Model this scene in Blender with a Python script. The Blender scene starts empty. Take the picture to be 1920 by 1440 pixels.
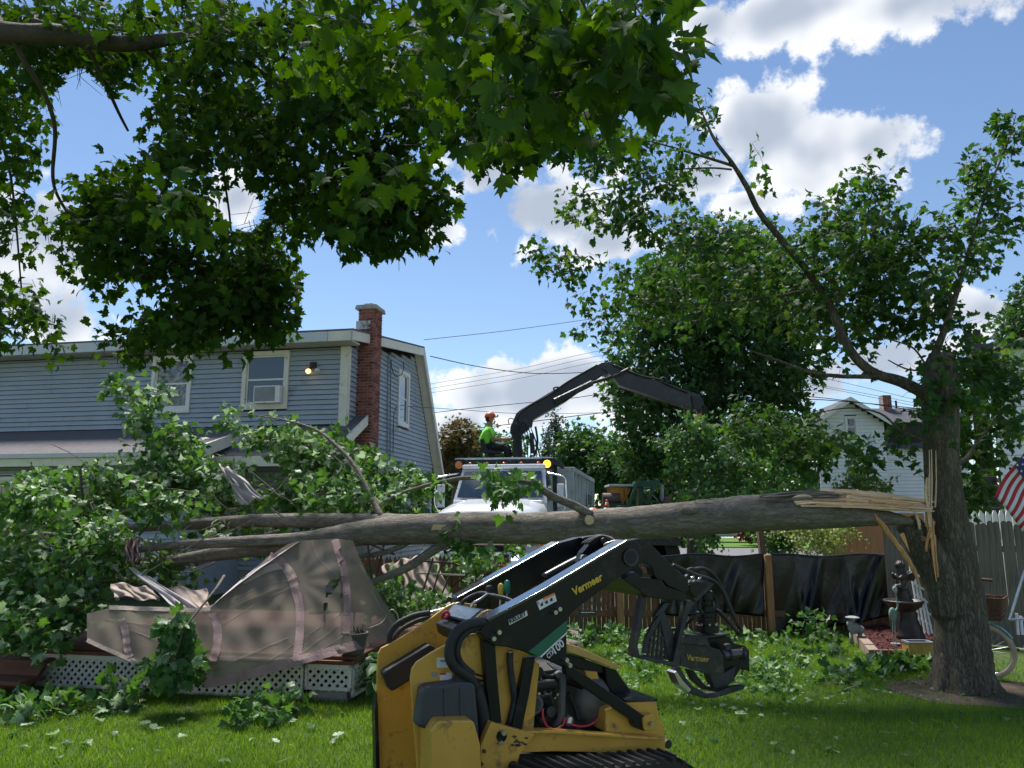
import bpy, bmesh, math, random
import numpy as np
from mathutils import Vector, Matrix

random.seed(11)
rng = np.random.default_rng(11)
scene = bpy.context.scene
COL = scene.collection
R = math.radians

# ------------------------------------------------------------------ camera
CAM_H = 1.7
PITCH = R(9.9)
FPX = 1400.0            # focal length in pixels of the 1920 wide photograph
cam_d = bpy.data.cameras.new('camera')
cam_d.sensor_width = 36.0
cam_d.lens = FPX / 1920.0 * 36.0
cam_d.clip_start = 0.05
cam_d.clip_end = 2000
cam = bpy.data.objects.new('camera', cam_d)
COL.objects.link(cam)
cam.location = (0, 0, CAM_H)
cam.rotation_euler = (math.pi / 2 + PITCH, 0, 0)
scene.camera = cam

# ------------------------------------------------------------------ light
SUN_EL, SUN_AZ = R(62), R(-25)       # azimuth from +Y towards +X
scene.view_settings.view_transform = 'Standard'
scene.view_settings.look = 'None'
scene.view_settings.exposure = 0.85
scene.view_settings.gamma = 1.0
scene.view_settings.use_curve_mapping = False
sun_d = bpy.data.lights.new('sun', 'SUN')
sun_d.energy = 4.4
sun_d.angle = R(17)
sun_d.color = (1.0, 0.96, 0.9)
sun = bpy.data.objects.new('sun', sun_d)
COL.objects.link(sun)
sdir = Vector((math.sin(SUN_AZ) * math.cos(SUN_EL), math.cos(SUN_AZ) * math.cos(SUN_EL), math.sin(SUN_EL)))
sun.rotation_euler = (-sdir).to_track_quat('-Z', 'Y').to_euler()
sun.location = (0, 0, 30)


def ray(px, py):
    u = (px - 960.0) / FPX
    v = (720.0 - py) / FPX
    return Vector((u, math.cos(PITCH) - v * math.sin(PITCH), math.sin(PITCH) + v * math.cos(PITCH)))


CAMP = Vector((0, 0, CAM_H))


def at(px, py, Y):
    r = ray(px, py)
    return CAMP + r * (Y / r.y)


def gnd(px, py, z=0.0):
    r = ray(px, py)
    return CAMP + r * ((z - CAM_H) / r.z)


class NT:
    """small helper to wire shader nodes"""
    def __init__(self, tree):
        self.t = tree
        for n in list(tree.nodes):
            tree.nodes.remove(n)

    def n(self, typ, ins=None, **props):
        nd = self.t.nodes.new(typ)
        for k, v in props.items():
            setattr(nd, k, v)
        if ins:
            for k, v in ins.items():
                if isinstance(v, bpy.types.NodeSocket):
                    self.t.links.new(v, nd.inputs[k])
                else:
                    nd.inputs[k].default_value = v
        return nd

    def m(self, op, a, b=0.0, c=None, clamp=False):
        nd = self.n('ShaderNodeMath', operation=op, use_clamp=clamp)
        for i, v in enumerate((a, b, c)):
            if v is None:
                continue
            if isinstance(v, bpy.types.NodeSocket):
                self.t.links.new(v, nd.inputs[i])
            else:
                nd.inputs[i].default_value = v
        return nd.outputs[0]

    def mix(self, fac, a, b, blend='MIX'):
        nd = self.n('ShaderNodeMix', data_type='RGBA', blend_type=blend)
        for k, v in ((0, fac), (6, a), (7, b)):
            if isinstance(v, bpy.types.NodeSocket):
                self.t.links.new(v, nd.inputs[k])
            else:
                nd.inputs[k].default_value = v if k == 0 else (*v[:3], 1)
        return nd.outputs[2]

    def link(self, a, b):
        self.t.links.new(a, b)


# ------------------------------------------------------------------ sky with cumulus clouds
world = bpy.data.worlds.new('World')
scene.world = world
world.use_nodes = True
W = NT(world.node_tree)
SKYK = 0.083
tc = W.n('ShaderNodeTexCoord')
sky = W.n('ShaderNodeTexSky', sky_type='NISHITA', sun_disc=False, sun_elevation=SUN_EL,
          sun_rotation=SUN_AZ, altitude=0.0, air_density=1.0, dust_density=0.0, ozone_density=2.5)
sep = W.n('ShaderNodeSeparateXYZ', {0: tc.outputs['Generated']})
azn = W.m('ARCTAN2', sep.outputs[0], sep.outputs[1])
eln = W.m('ARCSINE', sep.outputs[2])
vec = W.n('ShaderNodeCombineXYZ', {0: azn, 1: eln, 2: 0.0})
CL = [(1440, 245, 120, 100), (1540, 290, 160, 110), (1620, 270, 95, 95), (1330, 330, 130, 60),
      (1050, 390, 165, 110), (1130, 450, 120, 60), (900, 310, 100, 60), (1400, 380, 110, 40),
      (1500, 20, 280, 62), (1700, 10, 240, 70), (1330, 40, 90, 60),
      (450, 370, 65, 60), (40, 420, 150, 120), (90, 600, 100, 75), (20, 560, 90, 60), (820, 430, 60, 45),
      (900, 745, 105, 75), (1000, 735, 140, 85), (1080, 700, 95, 60), (1140, 740, 110, 90), (870, 800, 90, 60),
      (1850, 585, 85, 50), (1640, 675, 150, 55), (1240, 760, 200, 70), (1500, 720, 160, 60), (240, 800, 260, 60)]
fld = None
for (cx, cy, rx, ry) in CL:
    d = ray(cx, cy).normalized()
    a0, e0 = math.atan2(d.x, d.y), math.asin(d.z)
    s1 = W.n('ShaderNodeVectorMath', {0: vec.outputs[0], 1: (a0, e0, 0)}, operation='SUBTRACT')
    s2 = W.n('ShaderNodeVectorMath', {0: s1.outputs[0], 1: (FPX * math.cos(e0) / rx, FPX / ry, 0)}, operation='MULTIPLY')
    s3 = W.n('ShaderNodeVectorMath', {0: s2.outputs[0]}, operation='LENGTH')
    v = W.m('SUBTRACT', 1.0, s3.outputs['Value'])
    fld = v if fld is None else W.m('SMOOTH_MAX', fld, v, 0.25)
# the same kind of cloud goes on over the rest of the sky
big = W.n('ShaderNodeTexNoise', {'Vector': tc.outputs['Generated'], 'Scale': 3.2, 'Detail': 3.0, 'Roughness': 0.5})
gen = W.m('MULTIPLY_ADD', big.outputs['Fac'], 5.0, -2.75)
fw = Vector((0, math.cos(PITCH), math.sin(PITCH)))
dt = W.n('ShaderNodeVectorMath', {0: tc.outputs['Generated'], 1: fw}, operation='DOT_PRODUCT')
outm = W.m('MULTIPLY_ADD', dt.outputs['Value'], -6.0, 4.3)       # >0 beyond ~45 degrees from the view axis
gen = W.m('MINIMUM', gen, outm)
fld = W.m('MAXIMUM', fld, gen)
warp = W.n('ShaderNodeTexNoise', {'Vector': tc.outputs['Generated'], 'Scale': 9.0, 'Detail': 8.0, 'Roughness': 0.62})
wf = W.m('MULTIPLY_ADD', warp.outputs['Fac'], 1.9, -1.03)
puff = W.n('ShaderNodeTexVoronoi', {'Vector': tc.outputs['Generated'], 'Scale': 24.0}, feature='F1')
pf = W.m('MULTIPLY_ADD', puff.outputs['Distance'], -0.8, 0.3)
fine = W.n('ShaderNodeTexNoise', {'Vector': tc.outputs['Generated'], 'Scale': 38.0, 'Detail': 5.0, 'Roughness': 0.68})
pf = W.m('ADD', pf, W.m('MULTIPLY_ADD', fine.outputs['Fac'], 1.0, -0.5))
dens = W.m('ADD', W.m('ADD', fld, wf), pf)
alpha = W.n('ShaderNodeMapRange', {0: dens, 1: -0.02, 2: 0.34, 3: 0.0, 4: 1.0}, interpolation_type='SMOOTHSTEP').outputs[0]
sh = W.n('ShaderNodeTexNoise', {'Vector': tc.outputs['Generated'], 'Scale': 7.0, 'Detail': 3.0, 'Roughness': 0.55})
thick = W.m('ADD', W.m('MULTIPLY', fld, 0.9), W.m('MULTIPLY_ADD', sh.outputs['Fac'], 2.2, -1.1))
tk = W.n('ShaderNodeMapRange', {0: thick, 1: 0.05, 2: 0.85, 3: 0.0, 4: 1.0}, interpolation_type='SMOOTHSTEP').outputs[0]
ccol = W.mix(tk, (0.60, 0.61, 0.63), (0.28, 0.32, 0.385))
skyc = W.n('ShaderNodeVectorMath', {0: sky.outputs[0], 1: (SKYK, SKYK, SKYK)}, operation='MULTIPLY')
final = W.mix(W.m('MULTIPLY', alpha, 0.97), skyc.outputs[0], ccol)
bg = W.n('ShaderNodeBackground', {'Color': final, 'Strength': 1.0})
wo = W.n('ShaderNodeOutputWorld', {'Surface': bg.outputs[0]})
world.cycles.sampling_method = 'MANUAL'
world.cycles.sample_map_resolution = 256
cy = scene.cycles
cy.max_bounces = 5
cy.diffuse_bounces = 2
cy.glossy_bounces = 2
cy.transmission_bounces = 4
cy.transparent_max_bounces = 6
cy.sample_clamp_indirect = 6.0
cy.use_denoising = True
cy.use_adaptive_sampling = True
cy.adaptive_threshold = 0.02


# ------------------------------------------------------------------ materials
MATS = {}


def mat(name, col, rough=0.6, metal=0.0, var=0.18, scale=6.0, bump=0.0, bscale=60.0, dirt=None, dirt_amt=0.0,
        dirt_scale=5.0, stretch=(1, 1, 1), spec=0.5, coat=0.0, emit=None, estr=0.0):
    if name in MATS:
        return MATS[name]
    m = bpy.data.materials.new(name)
    m.use_nodes = True
    N = NT(m.node_tree)
    t = N.n('ShaderNodeTexCoord')
    mp = N.n('ShaderNodeMapping', {0: t.outputs['Object'], 3: stretch})
    nz = N.n('ShaderNodeTexNoise', {'Vector': mp.outputs[0], 'Scale': scale, 'Detail': 6.0, 'Roughness': 0.6})
    lo = tuple(c * (1 - var) for c in col)
    hi = tuple(min(1, c * (1 + var)) for c in col)
    c = N.mix(nz.outputs['Fac'], lo, hi)
    if var > 0:
        mr = N.n('ShaderNodeMapRange', {0: nz.outputs['Fac'], 1: 0.3, 2: 0.7, 3: 0.0, 4: 1.0})
        c = N.mix(mr.outputs[0], lo, hi)
    rgh = rough
    if dirt is not None:
        dn = N.n('ShaderNodeTexNoise', {'Vector': mp.outputs[0], 'Scale': dirt_scale, 'Detail': 9.0, 'Roughness': 0.72})
        df = N.n('ShaderNodeMapRange', {0: dn.outputs['Fac'], 1: 0.62 - dirt_amt * 0.3, 2: 0.72 - dirt_amt * 0.2, 3: 0.0, 4: 1.0})
        c = N.mix(df.outputs[0], c, dirt)
        rgh = N.m('MULTIPLY_ADD', df.outputs[0], 0.25, rough, clamp=True)
    ins = {'Base Color': c, 'Roughness': rgh, 'Metallic': metal, 'Specular IOR Level': spec, 'Coat Weight': coat}
    if emit:
        ins['Emission Color'] = (*emit, 1)
        ins['Emission Strength'] = estr
    if bump > 0:
        bn = N.n('ShaderNodeTexNoise', {'Vector': mp.outputs[0], 'Scale': bscale, 'Detail': 5.0, 'Roughness': 0.6})
        bp = N.n('ShaderNodeBump', {'Height': bn.outputs['Fac'], 'Strength': bump, 'Distance': 0.02})
        ins['Normal'] = bp.outputs[0]
    b = N.n('ShaderNodeBsdfPrincipled', ins)
    N.n('ShaderNodeOutputMaterial', {0: b.outputs[0]})
    MATS[name] = m
    return m


def leaf_mat(name, dark, light, pale, trans=0.45, rough=0.45, glow=1.9):
    """thin leaf: diffuse with light passing through; 'tone' is a value kept on each leaf"""
    if name in MATS:
        return MATS[name]
    m = bpy.data.materials.new(name)
    m.use_nodes = True
    N = NT(m.node_tree)
    at_ = N.n('ShaderNodeAttribute', attribute_name='tone')
    t = N.n('ShaderNodeTexCoord')
    nz = N.n('ShaderNodeTexNoise', {'Vector': t.outputs['Object'], 'Scale': 1.7, 'Detail': 3.0})
    f = N.m('ADD', at_.outputs['Fac'], N.m('MULTIPLY_ADD', nz.outputs['Fac'], 0.5, -0.25))
    ramp = N.n('ShaderNodeValToRGB', {0: f})
    e = ramp.color_ramp.elements
    e[0].position = 0.05
    e[0].color = (*dark, 1)
    e[1].position = 0.8
    e[1].color = (*light, 1)
    e3 = ramp.color_ramp.elements.new(0.97)
    e3.color = (*pale, 1)
    c = ramp.outputs[0]
    pr = N.n('ShaderNodeBsdfPrincipled', {'Base Color': c, 'Roughness': rough, 'Specular IOR Level': 0.25})
    hs = N.n('ShaderNodeHueSaturation', {'Hue': 0.475, 'Saturation': 1.2, 'Value': glow, 'Color': c})
    tr = N.n('ShaderNodeBsdfTranslucent', {0: hs.outputs[0]})
    mx = N.n('ShaderNodeMixShader', {0: trans, 1: pr.outputs[0], 2: tr.outputs[0]})
    N.n('ShaderNodeOutputMaterial', {0: mx.outputs[0]})
    MATS[name] = m
    return m


def bark_mat(name, stretch, base=(0.12, 0.10, 0.075), light=(0.215, 0.185, 0.14), moss=(0.10, 0.13, 0.055), moss_amt=0.4, bump=.9, crack=.45):
    m = bpy.data.materials.new(name)
    m.use_nodes = True
    N = NT(m.node_tree)
    t = N.n('ShaderNodeTexCoord')
    mp = N.n('ShaderNodeMapping', {0: t.outputs['Object'], 3: stretch})
    n1 = N.n('ShaderNodeTexNoise', {'Vector': mp.outputs[0], 'Scale': 5.0, 'Detail': 9.0, 'Roughness': 0.7, 'Distortion': 0.4})
    v0 = N.n('ShaderNodeTexNoise', {'Vector': mp.outputs[0], 'Scale': 9.0, 'Detail': 5.0, 'Roughness': 0.6, 'Distortion': 1.2})
    v1 = N.m('ABSOLUTE', N.m('SUBTRACT', v0.outputs['Fac'], 0.5))
    n2 = N.n('ShaderNodeTexNoise', {'Vector': t.outputs['Object'], 'Scale': 3.2, 'Detail': 6.0, 'Roughness': 0.65})
    f = N.n('ShaderNodeMapRange', {0: n1.outputs['Fac'], 1: 0.3, 2: 0.72, 3: 0.0, 4: 1.0})
    c = N.mix(f.outputs[0], base, light)
    cr = N.n('ShaderNodeMapRange', {0: v1, 1: 0.0, 2: 0.07, 3: crack, 4: 1.0})
    c = N.mix(cr.outputs[0], tuple(b * 0.35 for b in base), c)
    mf = N.n('ShaderNodeMapRange', {0: n2.outputs['Fac'], 1: 0.52, 2: 0.68, 3: 0.0, 4: moss_amt})
    c = N.mix(mf.outputs[0], c, moss)
    h = N.m('ADD', N.m('MULTIPLY', cr.outputs[0], 0.7), n1.outputs['Fac'])
    bp = N.n('ShaderNodeBump', {'Height': h, 'Strength': bump, 'Distance': 0.03})
    b = N.n('ShaderNodeBsdfPrincipled', {'Base Color': c, 'Roughness': 0.9, 'Normal': bp.outputs[0], 'Specular IOR Level': 0.2})
    N.n('ShaderNodeOutputMaterial', {0: b.outputs[0]})
    MATS[name] = m
    return m


def screen_mat(name, col, opacity, scale=0.0):
    m = bpy.data.materials.new(name)
    m.use_nodes = True
    N = NT(m.node_tree)
    t = N.n('ShaderNodeTexCoord')
    nz = N.n('ShaderNodeTexNoise', {'Vector': t.outputs['Object'], 'Scale': 4.0, 'Detail': 6.0})
    c = N.mix(nz.outputs['Fac'], tuple(x * 0.8 for x in col), tuple(x * 1.2 for x in col))
    d = N.n('ShaderNodeBsdfDiffuse', {0: c})
    tl = N.n('ShaderNodeBsdfTranslucent', {0: c})
    d2 = N.n('ShaderNodeMixShader', {0: 0.35, 1: d.outputs[0], 2: tl.outputs[0]})
    tr = N.n('ShaderNodeBsdfTransparent')
    op = N.m('MULTIPLY_ADD', nz.outputs['Fac'], 0.24, opacity - 0.12)
    mx = N.n('ShaderNodeMixShader', {0: op, 1: tr.outputs[0], 2: d2.outputs[0]})
    N.n('ShaderNodeOutputMaterial', {0: mx.outputs[0]})
    MATS[name] = m
    return m


def glass_mat(name, tint=(0.02, 0.025, 0.03), rough=0.04):
    return mat(name, tint, rough=rough, var=0.3, scale=2.0, spec=0.9, coat=0.6)


leaf_top = leaf_mat('maple_leaf_overhead', (0.025, 0.07, 0.013), (0.055, 0.13, 0.02), (0.08, 0.165, 0.03), trans=0.42, glow=1.33, rough=.75)
leaf_std = leaf_mat('maple_leaf_standing', (0.024, 0.068, 0.018), (0.052, 0.125, 0.028), (0.13, 0.20, 0.045), trans=0.38, rough=.6, glow=1.7)
leaf_fall = leaf_mat('maple_leaf_fallen', (0.03, 0.085, 0.025), (0.075, 0.175, 0.04), (0.26, 0.36, 0.22), trans=0.33)
leaf_far = leaf_mat('leaf_far_tree', (0.018, 0.055, 0.016), (0.05, 0.12, 0.028), (0.09, 0.16, 0.035), trans=0.35)
leaf_blue = leaf_mat('leaf_spruce', (0.03, 0.06, 0.045), (0.06, 0.10, 0.075), (0.10, 0.15, 0.11), trans=0.15)
leaf_willow = leaf_mat('leaf_dappled_willow', (0.10, 0.16, 0.04), (0.26, 0.33, 0.10), (0.5, 0.55, 0.3), trans=0.35)
leaf_red = leaf_mat('leaf_red_shrub', (0.10, 0.02, 0.015), (0.22, 0.04, 0.025), (0.3, 0.08, 0.04), trans=0.3)
leaf_pale = leaf_mat('maple_leaf_underside', (0.14, 0.20, 0.11), (0.25, 0.32, 0.2), (0.38, 0.44, 0.33), trans=0.2)
bark_v = bark_mat('bark_upright', (3.2, 3.2, 0.55))
bark_h = bark_mat('bark_fallen', (0.6, 3.0, 3.0), base=(0.16, 0.138, 0.115), light=(0.31, 0.28, 0.24), moss_amt=0.3, bump=.6, crack=.5)
bark_twig = mat('bark_twig', (0.14, 0.11, 0.085), 0.85, var=0.3, scale=9)
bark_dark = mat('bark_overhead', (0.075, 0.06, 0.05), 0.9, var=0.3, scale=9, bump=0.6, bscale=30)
wood_raw = mat('splintered_wood', (0.74, 0.55, 0.34), 0.7, var=0.28, scale=10, stretch=(0.5, 6, 6), bump=0.7, bscale=20)
wood_orange = mat('torn_inner_wood', (0.62, 0.33, 0.12), 0.7, var=0.35, scale=9, stretch=(5, 5, 0.6), bump=0.6, bscale=20)
wood_cut = mat('cut_wood', (0.60, 0.46, 0.27), 0.7, var=0.2, scale=14)
siding = mat('blue_vinyl_siding', (0.33, 0.372, 0.42), 0.5, var=0.07, scale=2.5, bump=0.06, bscale=90, dirt=(0.2, 0.24, 0.28), dirt_amt=0.15, dirt_scale=2)
trim = mat('cream_trim', (0.68, 0.64, 0.55), 0.55, var=0.08, scale=4, dirt=(0.35, 0.3, 0.22), dirt_amt=0.1)
white_trim = mat('white_trim', (0.72, 0.71, 0.68), 0.5, var=0.06, scale=4, dirt=(0.45, 0.42, 0.36), dirt_amt=0.12)
alu = mat('aluminium_fascia', (0.50, 0.53, 0.57), 0.4, var=0.1, scale=3, dirt=(0.35, 0.2, 0.1), dirt_amt=0.12, dirt_scale=3)
soffit = mat('soffit', (0.36, 0.34, 0.32), 0.7, var=0.1, scale=3)
shingle = mat('grey_shingles', (0.13, 0.12, 0.125), 0.9, var=0.35, scale=9, stretch=(0.6, 3, 3), bump=0.8, bscale=50)
brick = mat('red_brick', (0.24, 0.075, 0.055), 0.85, var=0.4, scale=3.5, bump=0.5, bscale=60, dirt=(0.09, 0.06, 0.055), dirt_amt=0.35, dirt_scale=2.2)
_N = brick.node_tree
_bs = [n for n in _N.nodes if n.type == 'BSDF_PRINCIPLED'][0]
_src = _bs.inputs['Base Color'].links[0].from_socket
_oi = _N.nodes.new('ShaderNodeObjectInfo')
_hs = _N.nodes.new('ShaderNodeHueSaturation')
_mr = _N.nodes.new('ShaderNodeMapRange')
_mr.inputs[3].default_value, _mr.inputs[4].default_value = 0.45, 1.7
_N.links.new(_oi.outputs['Random'], _mr.inputs[0])
_N.links.new(_mr.outputs[0], _hs.inputs['Value'])
_N.links.new(_src, _hs.inputs['Color'])
_N.links.new(_hs.outputs[0], _bs.inputs['Base Color'])
mortar = mat('mortar', (0.36, 0.31, 0.28), 0.9, var=0.2, scale=10)
concrete = mat('concrete', (0.33, 0.32, 0.29), 0.85, var=0.2, scale=7, bump=0.4)
glass = glass_mat('window_glass')
foil = mat('crumpled_window_film', (0.13, 0.135, 0.14), 0.18, metal=0.3, var=0.97, scale=5, coat=.5)
gap_fill = mat('dark_gap_fill', (0.02, 0.022, 0.025), 0.8)  # near-black, stands in for shade in siding gaps; also fills slots and holes
yellow = mat('machine_yellow', (0.62, 0.35, 0.055), 0.42, var=0.12, scale=3.5, dirt=(0.20, 0.12, 0.05), dirt_amt=0.2, dirt_scale=7, bump=0.06, bscale=30, coat=0.12)
blackp = mat('machine_black', (0.008, 0.009, 0.012), 0.34, var=0.3, scale=8, dirt=(0.035, 0.032, 0.028), dirt_amt=0.18, dirt_scale=9, coat=0.1, spec=0.28)
steel_dk = mat('worn_dark_steel', (0.045, 0.047, 0.052), 0.5, metal=0.55, var=0.35, scale=9, dirt=(0.12, 0.105, 0.09), dirt_amt=0.25, dirt_scale=11, bump=0.2)
steel = mat('bright_steel', (0.5, 0.5, 0.5), 0.3, metal=0.95, var=0.2, scale=10)
chrome = mat('chrome', (0.75, 0.77, 0.8), 0.12, metal=1.0, var=0.05)
rubber = mat('black_rubber', (0.018, 0.018, 0.019), 0.65, var=0.3, scale=12, dirt=(0.06, 0.055, 0.045), dirt_amt=0.2, dirt_scale=10)
plastic = mat('grey_plastic_tank', (0.045, 0.05, 0.058), 0.5, var=0.15, scale=6, dirt=(0.09, 0.085, 0.075), dirt_amt=0.12)
greenp = mat('green_decal', (0.012, 0.13, 0.075), 0.4, var=0.08)
whitep = mat('white_decal', (0.75, 0.75, 0.74), 0.5, var=0.08, dirt=(0.3, 0.27, 0.22), dirt_amt=0.15, dirt_scale=20)
yellowd = mat('yellow_decal', (0.72, 0.47, 0.05), 0.5, var=0.12, scale=20)
orange_d = mat('orange_decal', (0.75, 0.22, 0.04), 0.5, var=0.1)
redw = mat('red_cable', (0.5, 0.03, 0.06), 0.5, var=0.1)
black_d = mat('black_decal', (0.02, 0.02, 0.02), 0.5)
lcd = mat('dash_panel_print', (0.22, 0.27, 0.33), 0.3, var=0.25, scale=25)
truck_w = mat('white_truck_paint', (0.66, 0.69, 0.74), 0.25, var=0.05, scale=2, coat=0.5, dirt=(0.42, 0.42, 0.4), dirt_amt=0.08, dirt_scale=3)
truck_b = mat('loader_black_paint', (0.02, 0.024, 0.028), 0.4, var=0.35, scale=5, dirt=(0.09, 0.08, 0.07), dirt_amt=0.15)
box_g = mat('grey_body_paint', (0.48, 0.52, 0.56), 0.5, var=0.12, scale=2.5, dirt=(0.2, 0.2, 0.19), dirt_amt=0.2, dirt_scale=3)
amber = mat('amber_lens', (0.65, 0.16, 0.02), 0.25, var=0.15, scale=20, coat=0.4)
amber_on = mat('amber_lit', (0.9, 0.35, 0.03), 0.3, emit=(1.0, 0.36, 0.03), estr=2.2)
bulb_on = mat('bulb_lit', (0.9, 0.7, 0.4), 0.3, emit=(1.0, 0.55, 0.2), estr=1.3)
lamp_gl = mat('headlamp_glass', (0.25, 0.27, 0.28), 0.1, metal=0.6, var=0.5, scale=12, coat=0.6)
fence_br = mat('brown_fence_boards', (0.20, 0.105, 0.055), 0.8, var=0.3, scale=5, stretch=(6, 6, 0.8), bump=0.5, bscale=25)
fence_or = mat('orange_brown_fence', (0.40, 0.20, 0.085), 0.75, var=0.2, scale=5, stretch=(6, 6, 0.8), bump=0.4, bscale=25)
fence_gr = mat('weathered_grey_fence', (0.20, 0.175, 0.145), 0.9, var=0.45, scale=6, stretch=(7, 7, 0.5), bump=0.6, bscale=25)
post_m = mat('rough_post', (0.16, 0.10, 0.065), 0.85, var=0.35, scale=6, stretch=(6, 6, 0.6), bump=0.6, bscale=25)
tarp = mat('black_plastic_sheet', (0.007, 0.008, 0.011), 0.27, var=0.3, scale=3, bump=0.35, bscale=9)
deck_m = mat('red_brown_deck_stain', (0.15, 0.06, 0.035), 0.7, var=0.3, scale=5, stretch=(1, 4, 4), bump=0.4)
lattice_m = mat('white_lattice', (0.66, 0.65, 0.60), 0.6, var=0.1, scale=3, dirt=(0.28, 0.27, 0.19), dirt_amt=0.3, dirt_scale=2.5)
screen = screen_mat('insect_screen', (0.28, 0.24, 0.195), 0.83)
pink = mat('faded_pink_webbing', (0.30, 0.20, 0.19), 0.85, var=0.15, scale=8, bump=0.3, bscale=80)
cloth = mat('beige_canopy_cloth', (0.38, 0.30, 0.25), 0.85, var=0.18, scale=5, bump=0.3, bscale=30)
pole_m = mat('brown_metal_pole', (0.06, 0.05, 0.045), 0.5, metal=0.3, var=0.2)
pot_m = mat('dark_plastic_pot', (0.07, 0.062, 0.055), 0.6, var=0.25, scale=6)
terra = mat('terracotta', (0.42, 0.14, 0.07), 0.8, var=0.2, scale=9)
mulch = mat('red_mulch', (0.07, 0.009, 0.007), 0.95, var=0.6, scale=40, bump=1.0, bscale=70)
timber = mat('bed_edging', (0.27, 0.20, 0.15), 0.85, var=0.3, scale=6, bump=0.5)
bronze = mat('dark_bronze_resin', (0.045, 0.033, 0.03), 0.42, var=0.4, scale=9, metal=0.2, bump=0.3)
stone_g = mat('grey_garden_stone', (0.25, 0.27, 0.27), 0.85, var=0.3, scale=14, bump=0.5)
verdi = mat('verdigris_metal', (0.16, 0.28, 0.23), 0.7, var=0.4, scale=30)
teal = mat('turquoise_paint', (0.16, 0.47, 0.45), 0.35, var=0.08, coat=0.3)
tan_tyre = mat('tan_tyre', (0.55, 0.45, 0.32), 0.8, var=0.15, scale=10)
wicker = mat('brown_wicker', (0.16, 0.085, 0.05), 0.8, var=0.4, scale=30, bump=0.8, bscale=80)
shirt_m = mat('hi_vis_green_shirt', (0.27, 0.85, 0.07), 0.75, var=0.12, scale=9)
skin_m = mat('skin', (0.42, 0.22, 0.15), 0.55, var=0.1, scale=12)
pants_m = mat('dark_trousers', (0.02, 0.022, 0.028), 0.85, var=0.25)
helmet_m = mat('orange_helmet', (0.62, 0.12, 0.045), 0.4, var=0.1)
hair_m = mat('dark_hair', (0.02, 0.015, 0.012), 0.7)
road_m = mat('asphalt', (0.13, 0.13, 0.135), 0.9, var=0.12, scale=1.2, bump=0.3, bscale=80)
hopper = mat('orange_hopper_paint', (0.55, 0.23, 0.02), 0.5, var=0.2, dirt=(0.2, 0.09, 0.03), dirt_amt=0.15)
green_m = mat('green_crane_paint', (0.012, 0.07, 0.04), 0.45, var=0.25, dirt=(0.05, 0.06, 0.05), dirt_amt=0.15)
wside = mat('white_clapboard', (0.74, 0.76, 0.79), 0.6, var=0.05, scale=2)
roof_d = mat('dark_shingles', (0.075, 0.078, 0.088), 0.9, var=0.3, scale=7, bump=0.6, bscale=30)
wire_m = mat('black_cable', (0.02, 0.02, 0.022), 0.6)
silver = mat('silver_lid', (0.62, 0.65, 0.70), 0.3, metal=0.7, var=0.06)
fred = mat('flag_red', (0.45, 0.03, 0.045), 0.8, var=0.1)
fwhite = mat('flag_white', (0.72, 0.72, 0.72), 0.8, var=0.06)
fblue = mat('flag_blue', (0.03, 0.05, 0.18), 0.8, var=0.1)
stripe_b = mat('striped_cushion_blue', (0.06, 0.09, 0.2), 0.85, var=0.15)
soil = mat('bare_soil', (0.085, 0.06, 0.042), 0.95, var=0.4, scale=9, bump=0.9, bscale=40)
carw = mat('silver_car_paint', (0.5, 0.53, 0.57), 0.3, var=0.04, coat=0.5)
hosta_m = leaf_mat('hosta_leaf', (0.04, 0.11, 0.03), (0.09, 0.2, 0.05), (0.5, 0.52, 0.3), trans=0.25)


def lawn_material(name, a, b, c3):
    m = bpy.data.materials.new(name)
    m.use_nodes = True
    N = NT(m.node_tree)
    t = N.n('ShaderNodeTexCoord')
    n1 = N.n('ShaderNodeTexNoise', {'Vector': t.outputs['Object'], 'Scale': 0.9, 'Detail': 5.0, 'Roughness': 0.6})
    n2 = N.n('ShaderNodeTexNoise', {'Vector': t.outputs['Object'], 'Scale': 40.0, 'Detail': 6.0, 'Roughness': 0.7})
    f1 = N.n('ShaderNodeMapRange', {0: n1.outputs['Fac'], 1: 0.35, 2: 0.68, 3: 0.0, 4: 1.0})
    c = N.mix(f1.outputs[0], a, b)
    f2 = N.n('ShaderNodeMapRange', {0: n2.outputs['Fac'], 1: 0.35, 2: 0.75, 3: 0.0, 4: 0.8})
    c = N.mix(f2.outputs[0], c, c3)
    bp = N.n('ShaderNodeBump', {'Height': n2.outputs['Fac'], 'Strength': 0.8, 'Distance': 0.03})
    bs = N.n('ShaderNodeBsdfPrincipled', {'Base Color': c, 'Roughness': 0.9, 'Normal': bp.outputs[0], 'Specular IOR Level': 0.2})
    N.n('ShaderNodeOutputMaterial', {0: bs.outputs[0]})
    MATS[name] = m
    return m


lawn_m = lawn_material('lawn_ground', (0.05, 0.095, 0.022), (0.075, 0.125, 0.03), (0.06, 0.075, 0.025))
blade_m = leaf_mat('grass_blades', (0.075, 0.16, 0.028), (0.155, 0.275, 0.055), (0.27, 0.31, 0.11), trans=0.4, rough=0.5)
# ------------------------------------------------------------------ object helpers
BASE = {}


def thing(name, label, cat, base=(0, 0, 0), group=None):
    o = bpy.data.objects.new(name, None)
    o.empty_display_size = 0.2
    COL.objects.link(o)
    o.location = base
    o['label'] = label
    o['category'] = cat
    if group:
        o['group'] = group
    BASE[o] = Vector(base)
    return o


def link(o, parent):
    COL.objects.link(o)
    if parent is not None:
        o.parent = parent
        BASE[o] = BASE[parent]
    else:
        BASE[o] = Vector((0, 0, 0))
    return o


def tag(o, label=None, cat=None, group=None, kind=None):
    for k, v in (('label', label), ('category', cat), ('group', group), ('kind', kind)):
        if v:
            o[k] = v
    return o


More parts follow.
